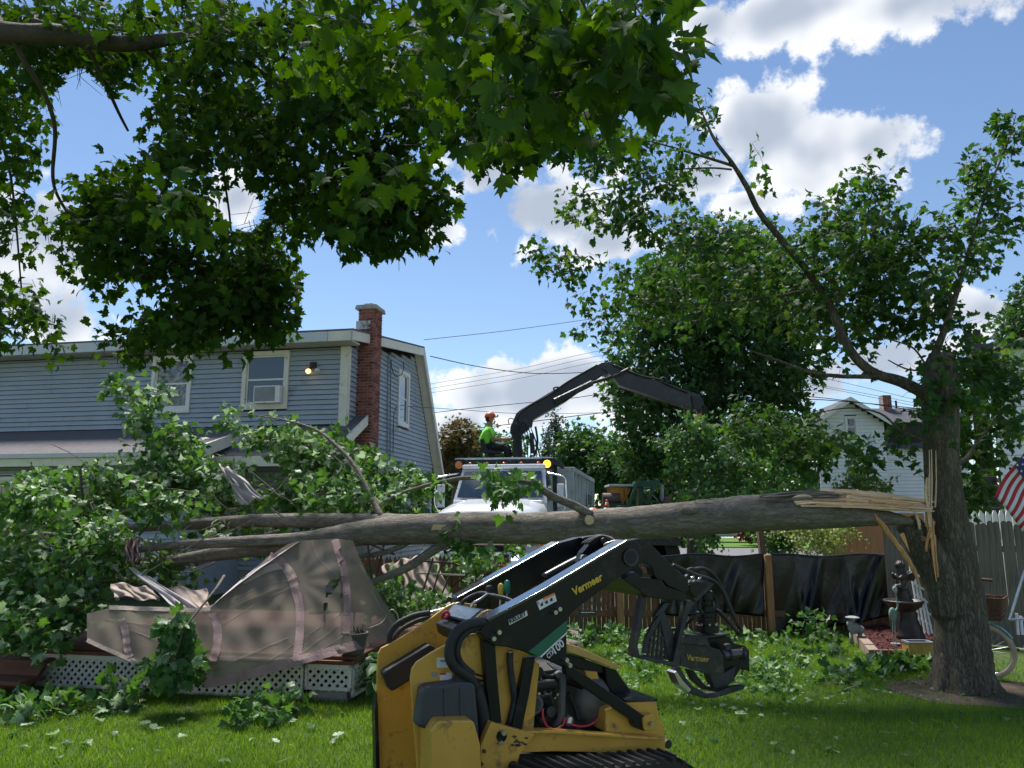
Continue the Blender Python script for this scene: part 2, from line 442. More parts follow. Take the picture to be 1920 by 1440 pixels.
def piece(name, mesh, parent, mw):
    o = bpy.data.objects.new(name, mesh)
    link(o, parent)
    o.matrix_local = Matrix.Translation(-BASE[o]) @ mw
    return o


class MB:
    def __init__(self):
        self.v = []
        self.f = []

    def add(self, vs, fs):
        n = len(self.v)
        self.v += [Vector(x) for x in vs]
        self.f += [tuple(i + n for i in q) for q in fs]
        return self

    def hexa(self, a, b):
        """a, b: two quads of 4 points (bottom, top)"""
        return self.add(list(a) + list(b), [(3, 2, 1, 0), (4, 5, 6, 7), (0, 1, 5, 4), (1, 2, 6, 5), (2, 3, 7, 6), (3, 0, 4, 7)])

    def box(self, c, s, rz=0.0, mtx=None):
        c = Vector(c)
        x, y, z = s[0] / 2, s[1] / 2, s[2] / 2
        pts = [Vector(p) for p in ((-x, -y, -z), (x, -y, -z), (x, y, -z), (-x, y, -z), (-x, -y, z), (x, -y, z), (x, y, z), (-x, y, z))]
        M_ = mtx if mtx is not None else Matrix.Rotation(rz, 3, 'Z')
        pts = [M_ @ p + c for p in pts]
        return self.add(pts, [(3, 2, 1, 0), (4, 5, 6, 7), (0, 1, 5, 4), (1, 2, 6, 5), (2, 3, 7, 6), (3, 0, 4, 7)])

    def bar(self, p, q, w, h=None, up=(0, 0, 1)):
        """rectangular bar from p to q"""
        p, q = Vector(p), Vector(q)
        h = h or w
        d = (q - p).normalized()
        u = Vector(up)
        if abs(d.dot(u)) > 0.98:
            u = Vector((1, 0, 0))
        s = d.cross(u).normalized()
        u = s.cross(d)
        a = [p + s * x * w / 2 + u * y * h / 2 for x, y in ((-1, -1), (1, -1), (1, 1), (-1, 1))]
        b = [x + (q - p) for x in a]
        return self.add(a + b, [(0, 1, 2, 3), (7, 6, 5, 4), (4, 5, 1, 0), (5, 6, 2, 1), (6, 7, 3, 2), (7, 4, 0, 3)])

    def prism(self, pts, ext):
        """closed polygon (world points) extruded by vector ext"""
        n = len(pts)
        ext = Vector(ext)
        a = [Vector(p) for p in pts]
        nrm = Vector((0, 0, 0))
        for i in range(n):
            nrm += a[i].cross(a[(i + 1) % n])
        if nrm.dot(ext) > 0:
            a = a[::-1]
        b = [p + ext for p in a]
        fs = [tuple(range(n)), tuple(range(2 * n - 1, n - 1, -1))]
        fs += [((i + 1) % n, i, n + i, n + (i + 1) % n) for i in range(n)]
        return self.add(a + b, fs)

    def tube(self, pts, rad, seg=8, cap=True, jit=0.0):
        pts = [Vector(p) for p in pts]
        if not hasattr(rad, '__len__'):
            rad = [rad] * len(pts)
        n = len(pts)
        base = len(self.v)
        up = Vector((0.03, 0.05, 1))
        prev = None
        for i, p in enumerate(pts):
            d = (pts[min(i + 1, n - 1)] - pts[max(i - 1, 0)])
            if d.length < 1e-9:
                d = Vector((0, 0, 1))
            d.normalize()
            if prev is None:
                s = d.cross(up if abs(d.dot(up.normalized())) < 0.95 else Vector((1, 0, 0))).normalized()
            else:
                s = (prev - d * prev.dot(d))
                s = s.normalized() if s.length > 1e-6 else d.orthogonal().normalized()
            prev = s
            t = d.cross(s)
            for k in range(seg):
                a = 2 * math.pi * k / seg
                r = rad[i] * (1 + (random.uniform(-jit, jit) if jit else 0))
                self.v.append(p + s * math.cos(a) * r + t * math.sin(a) * r)
        for i in range(n - 1):
            for k in range(seg):
                a0 = base + i * seg + k
                a1 = base + i * seg + (k + 1) % seg
                self.f.append((a0, a1, a1 + seg, a0 + seg))
        if cap:
            self.f.append(tuple(base + k for k in range(seg))[::-1])
            self.f.append(tuple(base + (n - 1) * seg + k for k in range(seg)))
        return self

    def cyl(self, p, q, r, seg=16, r2=None):
        return self.tube([p, q], [r, r2 if r2 is not None else r], seg)

    def lathe(self, c, prof, seg=20, axis=None):
        """prof: (radius, height) from bottom to top around +Z at c"""
        base = len(self.v)
        c = Vector(c)
        n = len(prof)
        for r, z in prof:
            for k in range(seg):
                a = 2 * math.pi * k / seg
                self.v.append(c + Vector((r * math.cos(a), r * math.sin(a), z)))
        for i in range(n - 1):
            for k in range(seg):
                a0 = base + i * seg + k
                a1 = base + i * seg + (k + 1) % seg
                self.f.append((a0, a1, a1 + seg, a0 + seg))
        self.f.append(tuple(base + k for k in range(seg))[::-1])
        self.f.append(tuple(base + (n - 1) * seg + k for k in range(seg)))
        return self

    def sphere(self, c, r, seg=14, rings=9):
        c = Vector(c)
        rr = r if hasattr(r, '__len__') else (r, r, r)
        base = len(self.v)
        for i in range(rings + 1):
            th = math.pi * i / rings
            for k in range(seg):
                a = 2 * math.pi * k / seg
                self.v.append(c + Vector((rr[0] * math.sin(th) * math.cos(a), rr[1] * math.sin(th) * math.sin(a), rr[2] * math.cos(th))))
        for i in range(rings):
            for k in range(seg):
                a0 = base + i * seg + k
                a1 = base + i * seg + (k + 1) % seg
                self.f.append((a0, a0 + seg, a1 + seg, a1))
        return self

    def grid(self, fn, nu, nv):
        base = len(self.v)
        for j in range(nv + 1):
            for i in range(nu + 1):
                self.v.append(Vector(fn(i / nu, j / nv)))
        for j in range(nv):
            for i in range(nu):
                a = base + j * (nu + 1) + i
                self.f.append((a, a + 1, a + nu + 2, a + nu + 1))
        return self

    def mesh(self, name, m, base=Vector((0, 0, 0)), smooth=False):
        me = bpy.data.meshes.new(name)
        me.from_pydata([tuple(x - base) for x in self.v], [], self.f)
        me.materials.append(m)
        if smooth:
            me.polygons.foreach_set('use_smooth', [True] * len(me.polygons))
        me.update()
        return me

    def build(self, name, m, parent=None, smooth=False, bevel=0.0, solid=0.0, sub=0):
        b = BASE[parent] if parent is not None else Vector((0, 0, 0))
        o = bpy.data.objects.new(name, self.mesh(name, m, b, smooth))
        link(o, parent)
        if solid:
            md = o.modifiers.new('thickness', 'SOLIDIFY')
            md.thickness = solid
            md.offset = 0
        if bevel:
            md = o.modifiers.new('edge', 'BEVEL')
            md.width = bevel
            md.segments = 2
            md.limit_method = 'ANGLE'
            md.angle_limit = R(35)
        if sub:
            md = o.modifiers.new('smooth', 'SUBSURF')
            md.levels = sub
            md.render_levels = sub
        return o


def smooth_path(pts, n=6):
    """Catmull-Rom through points (Vectors, may have more than 3 components)"""
    P = [np.array(p, float) for p in pts]
    out = []
    for i in range(len(P) - 1):
        p0 = P[max(i - 1, 0)]
        p1, p2 = P[i], P[i + 1]
        p3 = P[min(i + 2, len(P) - 1)]
        for k in range(n):
            t = k / n
            out.append(0.5 * ((2 * p1) + (-p0 + p2) * t + (2 * p0 - 5 * p1 + 4 * p2 - p3) * t * t + (-p0 + 3 * p1 - 3 * p2 + p3) * t ** 3))
    out.append(P[-1])
    return out


def curve_tube(mb, pts, rad, seg=8, n=5, jit=0.0):
    """pts: world points, rad per point or scalar"""
    if not hasattr(rad, '__len__'):
        rad = [rad] * len(pts)
    q = smooth_path([(*p, r) for p, r in zip(pts, rad)], n)
    mb.tube([x[:3] for x in q], [max(0.001, x[3]) for x in q], seg, jit=jit)
    return mb


class Plane:
    """upright plane: point P0, horizontal unit axis F, unit axis L pointing away from the camera"""
    def __init__(self, P0, heading):
        self.P0 = Vector(P0)
        self.F = Vector((math.cos(heading), math.sin(heading), 0))
        self.L = Vector((-math.sin(heading), math.cos(heading), 0))
        self.rz = heading

    def hit(self, px, py, off=0.0):
        r = ray(px, py)
        p = self.P0 + self.L * off
        t = (p - CAMP).dot(self.L) / r.dot(self.L)
        return CAMP + r * t

    def loc(self, w):
        d = Vector(w) - self.P0
        return d.dot(self.F), d.dot(self.L), w[2]

    def w(self, f, l, z):
        p = self.P0 + self.F * f + self.L * l
        return Vector((p.x, p.y, z))

    def plate(self, mb, pts, off, thick):
        return mb.prism([self.hit(x, y, off) for x, y in pts], self.L * thick)

    def tube(self, mb, pts, r, seg=8, n=5):
        """pts (px, py, off)"""
        return curve_tube(mb, [self.hit(*p) for p in pts], r, seg, n)

    def pin(self, mb, px, py, off0, off1, r, seg=12):
        p = self.hit(px, py, off0)
        return mb.cyl(p, p + self.L * (off1 - off0), r, seg)


def text_mesh(s, size, m, shear=0.0, ext=0.002, bold=0.0, sx=1.0):
    cu = bpy.data.curves.new('lettering', 'FONT')
    cu.body = s
    cu.size = size
    cu.shear = shear
    cu.extrude = ext
    cu.offset = bold
    cu.resolution_u = 3
    o = bpy.data.objects.new('lettering', cu)
    COL.objects.link(o)
    dg = bpy.context.evaluated_depsgraph_get()
    me = bpy.data.meshes.new_from_object(o.evaluated_get(dg))
    bpy.data.objects.remove(o)
    bpy.data.curves.remove(cu)
    me.materials.clear()
    me.materials.append(m)
    xs = [v.co.x for v in me.vertices]
    return me, (max(xs) - min(xs)), min(xs)


def letter(name, s, m, parent, p, q, height, normal, bold=0.0, shear=0.0):
    """write s so that its baseline runs from p to q; letters 'height' tall, standing off along normal"""
    p, q, nz = Vector(p), Vector(q), Vector(normal).normalized()
    me, wdt, x0 = text_mesh(s, height / 0.7, m, shear, 0.0012, bold)
    L = (q - p).length
    X = (q - p).normalized()
    nz = (nz - X * nz.dot(X)).normalized()
    Yv = nz.cross(X)
    sx = L / wdt
    M_ = Matrix((X, Yv, nz)).transposed().to_4x4()
    M_ = Matrix.Translation(p + nz * 0.003) @ M_ @ Matrix.Diagonal((sx, 1, 1, 1)) @ Matrix.Translation((-x0, 0, 0))
    return piece(name, me, parent, M_)


def fast_mesh(name, verts, faces_flat, nper, m, tone=None, base=None):
    """numpy mesh: verts (N,3), faces_flat int array, nper vertices per face"""
    me = bpy.data.meshes.new(name)
    v = np.asarray(verts, np.float32)
    if base is not None:
        v = v - np.array(base, np.float32)
    nf = len(faces_flat) // nper
    me.vertices.add(len(v))
    me.vertices.foreach_set('co', v.ravel())
    me.loops.add(len(faces_flat))
    me.loops.foreach_set('vertex_index', np.asarray(faces_flat, np.int32))
    me.polygons.add(nf)
    me.polygons.foreach_set('loop_start', np.arange(nf, dtype=np.int32) * nper)
    me.polygons.foreach_set('loop_total', np.full(nf, nper, np.int32))
    if tone is not None:
        a = me.attributes.new('tone', 'FLOAT', 'POINT')
        a.data.foreach_set('value', np.asarray(tone, np.float32))
    me.materials.append(m)
    me.update(calc_edges=True)
    return me


# ------------------------------------------------------------------ leaves
def leaf_template(hi=True, curl=0.25, fold=0.2, seed=0):
    r = random.Random(seed)
    if hi:
        half = [(0.05, 0.0), (0.27, -0.10), (0.26, 0.04), (0.43, 0.06), (0.37, 0.17), (0.57, 0.36), (0.42, 0.40), (0.40, 0.53),
                (0.17, 0.49), (0.25, 0.67), (0.13, 0.72)]
    else:
        half = [(0.04, 0.0), (0.30, -0.05), (0.30, 0.12), (0.55, 0.38), (0.18, 0.48)]
    pts = [(0.0, 0.02)] + half + [(0.0, 1.0)] + [(-x, y) for x, y in half[::-1]]
    pts = [(x * (1 + r.uniform(-.12, .12)), y + r.uniform(-.03, .03)) for x, y in pts]
    pts = [(0.0, 0.33)] + pts
    v = []
    for x, y in pts:
        z = fold * abs(x) - curl * (y - 0.3) ** 2 - curl * 0.8 * x * x + r.uniform(-.03, .03)
        v.append((x, y, z))
    n = len(pts) - 1
    f = []
    for i in range(n):
        f += [0, 1 + i, 1 + (i + 1) % n]
    return np.array(v, np.float32), np.array(f, np.int32)


TPL_HI = [leaf_template(True, 0.35 + 0.1 * k, (-0.25, 0.1, 0.3, 0.5)[k % 4], k) for k in range(4)]
TPL_LO = [leaf_template(False, 0.3 + 0.1 * k, (-0.2, 0.2, 0.4)[k % 3], 20 + k) for k in range(3)]


def norm(a):
    return a / np.maximum(np.linalg.norm(a, axis=1, keepdims=True), 1e-9)


def leaf_frames(tip, nrm):
    t = norm(tip)
    n = nrm - t * np.sum(nrm * t, 1, keepdims=True)
    n = norm(n)
    x = np.cross(t, n)
    return np.stack([x, t, n], axis=2)       # columns


def leaves_arrays(tpls, pos, frames, size, tone):
    V, F, T = [], [], []
    off = 0
    which = rng.integers(0, len(tpls), len(pos))
    for k, (tv, tf) in enumerate(tpls):
        sel = np.nonzero(which == k)[0]
        if len(sel) == 0:
            continue
        nv = len(tv)
        pts = np.einsum('nij,vj->nvi', frames[sel], tv) * size[sel, None, None] + pos[sel, None, :]
        V.append(pts.reshape(-1, 3))
        F.append((tf[None, :] + (np.arange(len(sel)) * nv)[:, None]).ravel() + off)
        T.append(np.repeat(tone[sel], nv))
        off += nv * len(sel)
    return np.concatenate(V), np.concatenate(F), np.concatenate(T)


def leaf_object_meshes(m, hi=True, name='leaf'):
    """a few shared leaf meshes with different tone for leaves that are objects of their own"""
    out = []
    for k, (tv, tf) in enumerate(TPL_HI if hi else TPL_LO):
        for tone in (0.12, 0.4, 0.7, 0.93):
            out.append(fast_mesh(name, tv, tf, 3, m, np.full(len(tv), tone)))
    return out


def in_ell(n):
    a = rng.normal(size=(n, 3))
    a = norm(a)
    return a * rng.random((n, 1)) ** (1 / 3)


def blob_points(blobs):
    """blobs: (px, py, rx, ry, Y, dY, n) -> points (n,3) in ellipsoids at real distance"""
    out = []
    for (cx, cy, rx, ry, Y, dY, n) in blobs:
        e = in_ell(n)
        for k in range(n):
            out.append(at(cx + e[k, 0] * rx, cy + e[k, 1] * ry, Y + e[k, 2] * dY))
    return np.array([tuple(p) for p in out], np.float32)


def sprays(starts, dirs, length, nleaf, size, droop=0.7, upn=0.8, face=0.0, tone=(0.0, 1.0), spread=1.0):
    """twigs with leaves: returns leaf pos, tip, normal, size, tone and the twig lines"""
    n = len(starts)
    L = length * rng.uniform(0.6, 1.3, n)
    d = norm(dirs)
    P, T, Nn, S, To = [], [], [], [], []
    for j in range(nleaf):
        t = (j + rng.random(n)) / nleaf
        c = starts + d * (L * t)[:, None]
        side = rng.normal(size=(n, 3))
        side = norm(side - d * np.sum(side * d, 1, keepdims=True))
        pet = size * rng.uniform(0.3, 1.0, n) * spread
        tip = norm(side * 0.9 + d * 0.6 + np.array([0, 0, -droop]) + rng.normal(size=(n, 3)) * 0.35)
        p = c + side * pet[:, None]
        nm = np.array([0, 0, upn]) + rng.normal(size=(n, 3)) * 0.55
        if face:
            vdir = norm(np.array([0, 0, CAM_H]) - p)
            nm = nm + vdir * face
        P.append(p)
        T.append(tip)
        Nn.append(nm)
        S.append(size * rng.uniform(0.55, 1.15, n))
        To.append(np.clip(rng.normal(tone[0], tone[1], n), 0, 1))
    ends = starts + d * (L * .75)[:, None]
    return (np.concatenate(P), np.concatenate(T), np.concatenate(Nn), np.concatenate(S), np.concatenate(To), (starts, ends))


def twig_mesh(name, starts, ends, r, m, parent):
    """thin three-sided twigs in one mesh"""
    n = len(starts)
    d = norm(ends - starts)
    a = norm(np.cross(d, np.array([0.3, 0.2, 0.9])))
    b = np.cross(d, a)
    V = np.zeros((n, 6, 3), np.float32)
    for k in range(3):
        an = 2 * math.pi * k / 3
        o = (a * math.cos(an) + b * math.sin(an)) * r
        V[:, k] = starts + o
        V[:, 3 + k] = ends + o * 0.5
    f = np.array([0, 1, 4, 3, 1, 2, 5, 4, 2, 0, 3, 5], np.int32)
    F = (f[None, :] + (np.arange(n) * 6)[:, None]).ravel()
    me = fast_mesh(name, V.reshape(-1, 3), F, 4, m, base=BASE[parent])
    o = bpy.data.objects.new(name, me)
    return link(o, parent)


def foliage(parent, data, m, tpls, n_obj=0, name='crown', keep=None, hi=True, objsel='near'):
    """build leaves: the n_obj nearest to the camera as single objects named leaf, the rest as one mesh"""
    P, T, Nn, S, To = [np.concatenate([d[i] for d in data]) for i in range(5)]
    if keep is not None:
        k = keep(P)
        P, T, Nn, S, To = P[k], T[k], Nn[k], S[k], To[k]
    Fr = leaf_frames(T, Nn)
    idx = np.arange(len(P))
    root = None
    if n_obj:
        dist = np.linalg.norm(P - np.array([0, 0, CAM_H]), axis=1)
        u = P[:, 0] / np.maximum(P[:, 1], .1)
        el = (P[:, 2] - CAM_H) / np.maximum(P[:, 1], .1)
        vis = (np.abs(u) < 0.68) & (el < 0.75) & (P[:, 1] > 0.5)
        sc = S / dist * np.where(vis, 1, 0.01)
        order = np.argsort(-sc)
        objs, idx = order[:n_obj], order[n_obj:]
    V, F, Tn = leaves_arrays(tpls, P[idx], Fr[idx], S[idx], To[idx])
    root = link(bpy.data.objects.new(name, fast_mesh(name, V, F, 3, m, Tn, base=BASE[parent])), parent)
    root['kind'] = 'stuff'
    if n_obj:
        ms = leaf_object_meshes(m, hi)
        b = np.array(BASE[parent])
        for i in objs:
            tb = min(3, int(To[i] * 4))
            me = ms[(int(rng.integers(0, len(ms) // 4)) * 4) + tb]
            mw = Matrix([[*(Fr[i][r] * S[i]), P[i][r]] for r in range(3)] + [[0, 0, 0, 1]])
            piece('leaf', me, parent, mw)
    return root


def grow(parent, name, paths, m, seg=8, n=5, jit=0.04):
    """each limb its own mesh; paths: list of [(px,py,Y,r), ...]"""
    out = []
    for p in paths:
        mb = MB()
        curve_tube(mb, [at(a, b, c) for a, b, c, r in p], [q[3] for q in p], seg, n, jit)
        out.append(mb.build(name, m, parent, smooth=True))
    return out
# ================================================================== SETTING
def struct(name, mb, m, **k):
    o = mb.build(name, m, None, **k)
    o['kind'] = 'structure'
    return o


UNIT = {}


def unit_box(m, bev=0.0):
    key = (m.name, bev)
    if key not in UNIT:
        mb = MB()
        mb.box((0, 0, 0), (1, 1, 1))
        UNIT[key] = mb.mesh('block', m)
    return UNIT[key]


def block(name, m, parent, c, size, rot=None):
    """shared unit box, scaled and turned: one separate piece"""
    M_ = Matrix.Translation(Vector(c)) @ (rot.to_4x4() if rot is not None else Matrix.Identity(4)) @ Matrix.Diagonal((*size, 1))
    return piece(name, unit_box(m), parent, M_)


# ---- ground reaching the horizon, with gentle relief far off
def ground_z(x, y):
    return 0.0


mb = MB()
xs = [-600, -120, -40, -15, -8, -4, 0, 4, 8, 15, 40, 120, 600]
ys = [-60, -10, 0, 3, 6, 9, 12, 16, 24, 40, 90, 250, 900]
for j, y in enumerate(ys):
    for i, x in enumerate(xs):
        mb.v.append(Vector((x, y, 0.0)))
nx = len(xs)
for j in range(len(ys) - 1):
    for i in range(nx - 1):
        a = j * nx + i
        mb.f.append((a, a + 1, a + nx + 1, a + nx))
struct('ground', mb, lawn_m)

# ---- driveway and street behind the fence
HH = R(-10.6)
HF = Vector((math.cos(HH), math.sin(HH), 0))
HL = Vector((-math.sin(HH), math.cos(HH), 0))
mb = MB()


def sheet(mb, pts, z):
    mb.add([(p[0], p[1], z) for p in pts], [tuple(range(len(pts)))])


c0 = Vector((-0.6, 14.0, 0))
sheet(mb, [c0 - HF * 2.2, c0 + HF * 2.4, c0 + HF * 2.4 + HL * 14, c0 - HF * 2.2 + HL * 14], 0.006)
struct('driveway', mb, mat('driveway_asphalt', (0.10, 0.10, 0.10), 0.9, var=0.15, scale=2, bump=0.3))
mb = MB()
sA = gnd(1300, 1036)
rd = Vector((0, sA.y - 2.0, 0))
sheet(mb, [rd - HF * 80, rd + HF * 80, rd + HF * 80 + HL * 8.5, rd - HF * 80 + HL * 8.5], 0.010)
struct('street', mb, road_m)
mb = MB()
sheet(mb, [rd - HF * 80 + HL * 8.6, rd + HF * 80 + HL * 8.6, rd + HF * 80 + HL * 24, rd - HF * 80 + HL * 24], 0.05)
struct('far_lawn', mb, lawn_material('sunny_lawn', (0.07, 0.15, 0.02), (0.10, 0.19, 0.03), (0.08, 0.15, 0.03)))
mb = MB()
sheet(mb, [rd - HF * 80 + HL * 24.1, rd + HF * 80 + HL * 24.1, rd + HF * 80 + HL * 29, rd - HF * 80 + HL * 29], 0.06)
struct('far_driveway', mb, mat('pale_concrete', (0.42, 0.42, 0.42), 0.9, var=0.1, scale=1))

# ---- bare soil round the tree on the right
mb = MB()
tb = gnd(1808, 1300)
ring = []
for k in range(26):
    a = 2 * math.pi * k / 26
    ring.append((tb.x + 0.15 + (1.15 + 0.18 * math.sin(3 * a + 1)) * math.cos(a) * 0.75, tb.y + (0.62 + 0.1 * math.sin(4 * a)) * math.sin(a), 0))
sheet(mb, ring, 0.006)
struct('bare_soil_patch', mb, soil)

# ================================================================== HOUSE
HC = at(650, 720, 17.0)
HC.z = 0
HW = Plane(HC, HH)                       # rear wall plane (faces the camera)
HG = Plane(HC, HH + math.pi / 2)         # gable wall plane (L points into the house)
house = thing('blue_house', 'two-storey blue vinyl-sided house with cream trim and tall red brick chimney', 'house', HC)
zs = HW.hit(460, 803).z                  # foot of upper wall
ze = HW.hit(600, 652).z                  # soffit
print('house z', zs, ze)
LEFT = -12.5

wall = MB()
wall.hexa([HW.w(LEFT, 0.03, 0), HW.w(-0.05, 0.03, 0), HW.w(-0.05, 0.3, 0), HW.w(LEFT, 0.3, 0)],
          [HW.w(LEFT, 0.03, ze + .25), HW.w(-0.05, 0.03, ze + .25), HW.w(-0.05, 0.3, ze + .25), HW.w(LEFT, 0.3, ze + .25)])
wall_o = wall.build('wall', gap_fill, house)

# window openings on the rear wall, from the photograph
def rect_on(pl, x0, y0, x1, y1, off=0.0):
    a, b = pl.hit(x0, y1, off), pl.hit(x1, y0, off)
    fa, _, za = pl.loc(a)
    fb, _, zb = pl.loc(b)
    return min(fa, fb), max(fa, fb), min(za, zb), max(za, zb)


W1 = rect_on(HW, 281, 666, 364, 774)
W2 = rect_on(HW, 452, 657, 545, 767)
HOLES = [W1, W2]


def siding_rows(pl, parent, f0, f1, z0, z1, holes, pitch=0.117, m=siding, clip=None, tilt=0.034, name='siding_board', off=0.0, out=-1):
    z = z0
    while z < z1 - 0.01:
        zt = min(z + pitch, z1)
        spans = [(f0, f1)] if clip is None else clip(z, zt)
        for h in holes:
            if h[3] <= z + 0.01 or h[2] >= zt - 0.01:
                continue
            ns = []
            for (a, b) in spans:
                if h[1] <= a or h[0] >= b:
                    ns.append((a, b))
                else:
                    if h[0] > a:
                        ns.append((a, h[0]))
                    if h[1] < b:
                        ns.append((h[1], b))
            spans = ns
        for (a, b) in spans:
            if b - a < 0.02:
                continue
            q = MB()
            lo, hi = off - tilt - 0.004, off - 0.004
            q.hexa([pl.w(a, lo, z), pl.w(b, lo, z), pl.w(b, off + 0.02, z), pl.w(a, off + 0.02, z)],
                   [pl.w(a, hi, zt - .009), pl.w(b, hi, zt - .009), pl.w(b, off + 0.02, zt - .009), pl.w(a, off + 0.02, zt - .009)])  # top gap lets the dark backing show as each board's shadow line
            q.build(name, m, parent)
        z += pitch


siding_rows(HW, wall_o, LEFT, -0.13, zs + 0.05, ze, HOLES)
siding_rows(HW, wall_o, -3.0, -0.13, 0.45, zs - 0.1, [])
fd = MB()
fd.hexa([HW.w(LEFT, -0.01, -.05), HW.w(0.02, -0.01, -.05), HW.w(0.02, .2, -.05), HW.w(LEFT, .2, -.05)],
        [HW.w(LEFT, -0.01, .44), HW.w(0.02, -0.01, .44), HW.w(0.02, .2, .44), HW.w(LEFT, .2, .44)])
fd.build('foundation', concrete, house)
# corner boards
for (a, b, c, d) in ((-0.16, 0.03, -0.045, 0.0),):
    q = MB()
    q.hexa([HW.w(a, c, 0.4), HW.w(b, c, 0.4), HW.w(b, d, 0.4), HW.w(a, d, 0.4)],
           [HW.w(a, c, ze), HW.w(b, c, ze), HW.w(b, d, ze), HW.w(a, d, ze)])
    q.build('corner_board', trim, house, bevel=0.004)

# ---- gable wall
RID = (5.9, HG.hit(796, 655, -0.32).z)
pR = HG.hit(796, 650, -0.32)
lr, _, zr = HG.loc(pR)
pE = HG.hit(833, 886, -0.32)
le, _, zl = HG.loc(pE)
print('ridge', lr, zr, 'front eave', le, zl)
eave_l = -0.5
zroof0 = ze + 0.30                       # roof top at the rear eave


def roof_z(l):
    if l <= lr:
        return zroof0 + (zr - zroof0) * (l - eave_l) / (lr - eave_l)
    return zr + (zl - zr) * (l - lr) / (le - lr)


WG = rect_on(HG, 743, 702, 766, 795)


def gclip(z, zt):
    # depth range of the gable wall at this height (inside the roof)
    lo, hi = 0.0, le - 0.35
    top = zt + 0.28
    if top > zl:
        hi = min(hi, lr + (zr - top) / (zr - zl) * (le - lr))
    l_in = eave_l + (top - zroof0) / max(1e-6, (zr - zroof0)) * (lr - eave_l)
    lo = max(lo, l_in)
    return [(lo, hi)] if hi > lo else []


gw = MB()
prof = [(0.05, 0), (le - .4, 0), (le - .4, zl - .25), (lr, zr - .3), (0.05, ze + .05)]
gw.prism([HG.w(a, 0.04, z) for a, z in prof], HG.L * 0.2)
gw_o = gw.build('gable_wall', gap_fill, house)
siding_rows(HG, gw_o, 0, 0, 0.45, zr, [WG], clip=gclip)
q = MB()
q.hexa([HG.w(0.0, -0.045, 0.4), HG.w(0.11, -0.045, 0.4), HG.w(0.11, 0.0, 0.4), HG.w(0.0, 0.0, 0.4)],
       [HG.w(0.0, -0.045, ze), HG.w(0.11, -0.045, ze), HG.w(0.11, 0.0, ze), HG.w(0.0, 0.0, ze)])
q.build('corner_board', trim, house, bevel=0.004)

# ---- roofs
ov = 0.32
rf = MB()
a0, a1 = LEFT, ov


def slab(mb, pts, th):
    """quad of 4 top points with thickness th downwards"""
    lo = [Vector(p) - Vector((0, 0, th)) for p in pts]
    mb.hexa(lo, pts)


slab(rf, [HW.w(a0, eave_l, zroof0), HW.w(a1, eave_l, zroof0), HW.w(a1, lr, zr), HW.w(a0, lr, zr)], 0.05)
slab(rf, [HW.w(a0, lr, zr), HW.w(a1, lr, zr), HW.w(a1, le, zl), HW.w(a0, le, zl)], 0.05)
roof_o = rf.build('roof', shingle, house)
sf = MB()
slab(sf, [HW.w(a0, eave_l + .03, ze + .06), HW.w(a1 - .03, eave_l + .03, ze + .06), HW.w(a1 - .03, 0.0, ze + .06), HW.w(a0, 0.0, ze + .06)], 0.05)
sf.build('soffit', soffit, house)
fa = MB()
fa.hexa([HW.w(a0, eave_l - .03, ze + .02), HW.w(a1 - .6, eave_l - .03, ze + .02), HW.w(a1 - .6, eave_l + .02, ze + .02), HW.w(a0, eave_l + .02, ze + .02)],
        [HW.w(a0, eave_l - .03, zroof0 - .055), HW.w(a1 - .6, eave_l - .03, zroof0 - .055), HW.w(a1 - .6, eave_l + .02, zroof0 - .055), HW.w(a0, eave_l + .02, zroof0 - .055)])
fa.build('gutter_fascia', alu, house, bevel=0.006)
fa = MB()
fa.hexa([HW.w(a1 - .59, eave_l - .03, ze + .02), HW.w(a1, eave_l - .03, ze + .02), HW.w(a1, eave_l + .02, ze + .02), HW.w(a1 - .59, eave_l + .02, ze + .02)],
        [HW.w(a1 - .59, eave_l - .03, zroof0 - .055), HW.w(a1, eave_l - .03, zroof0 - .055), HW.w(a1, eave_l + .02, zroof0 - .055), HW.w(a1 - .59, eave_l + .02, zroof0 - .055)])
fa.build('fascia', trim, house, bevel=0.006)
# rake boards and the broad soffits of the gable overhang
for (l0, z0, l1, z1) in ((eave_l - .03, zroof0 - .05, lr, zr - .05), (lr, zr - .05, le, zl - .05)):
    dn = 0.22
    q = MB()
    q.hexa([HW.w(a1 - .04, l0, z0 - dn), HW.w(a1, l0, z0 - dn), HW.w(a1, l1, z1 - dn), HW.w(a1 - .04, l1, z1 - dn)],
           [HW.w(a1 - .04, l0, z0), HW.w(a1, l0, z0), HW.w(a1, l1, z1), HW.w(a1 - .04, l1, z1)])
    q.build('rake_board', trim, house)
for (l0, z0, l1, z1) in ((0.0, roof_z(0) - .08, lr, zr - .08), (lr, zr - .08, le, zl - .08)):
    q = MB()
    q.hexa([HW.w(0.0, l0, z0 - .06), HW.w(a1 - .045, l0, z0 - .06), HW.w(a1 - .045, l1, z1 - .06), HW.w(0.0, l1, z1 - .06)],
           [HW.w(0.0, l0, z0), HW.w(a1 - .045, l0, z0), HW.w(a1 - .045, l1, z1), HW.w(0.0, l1, z1)])
    q.build('rake_soffit', trim, house)

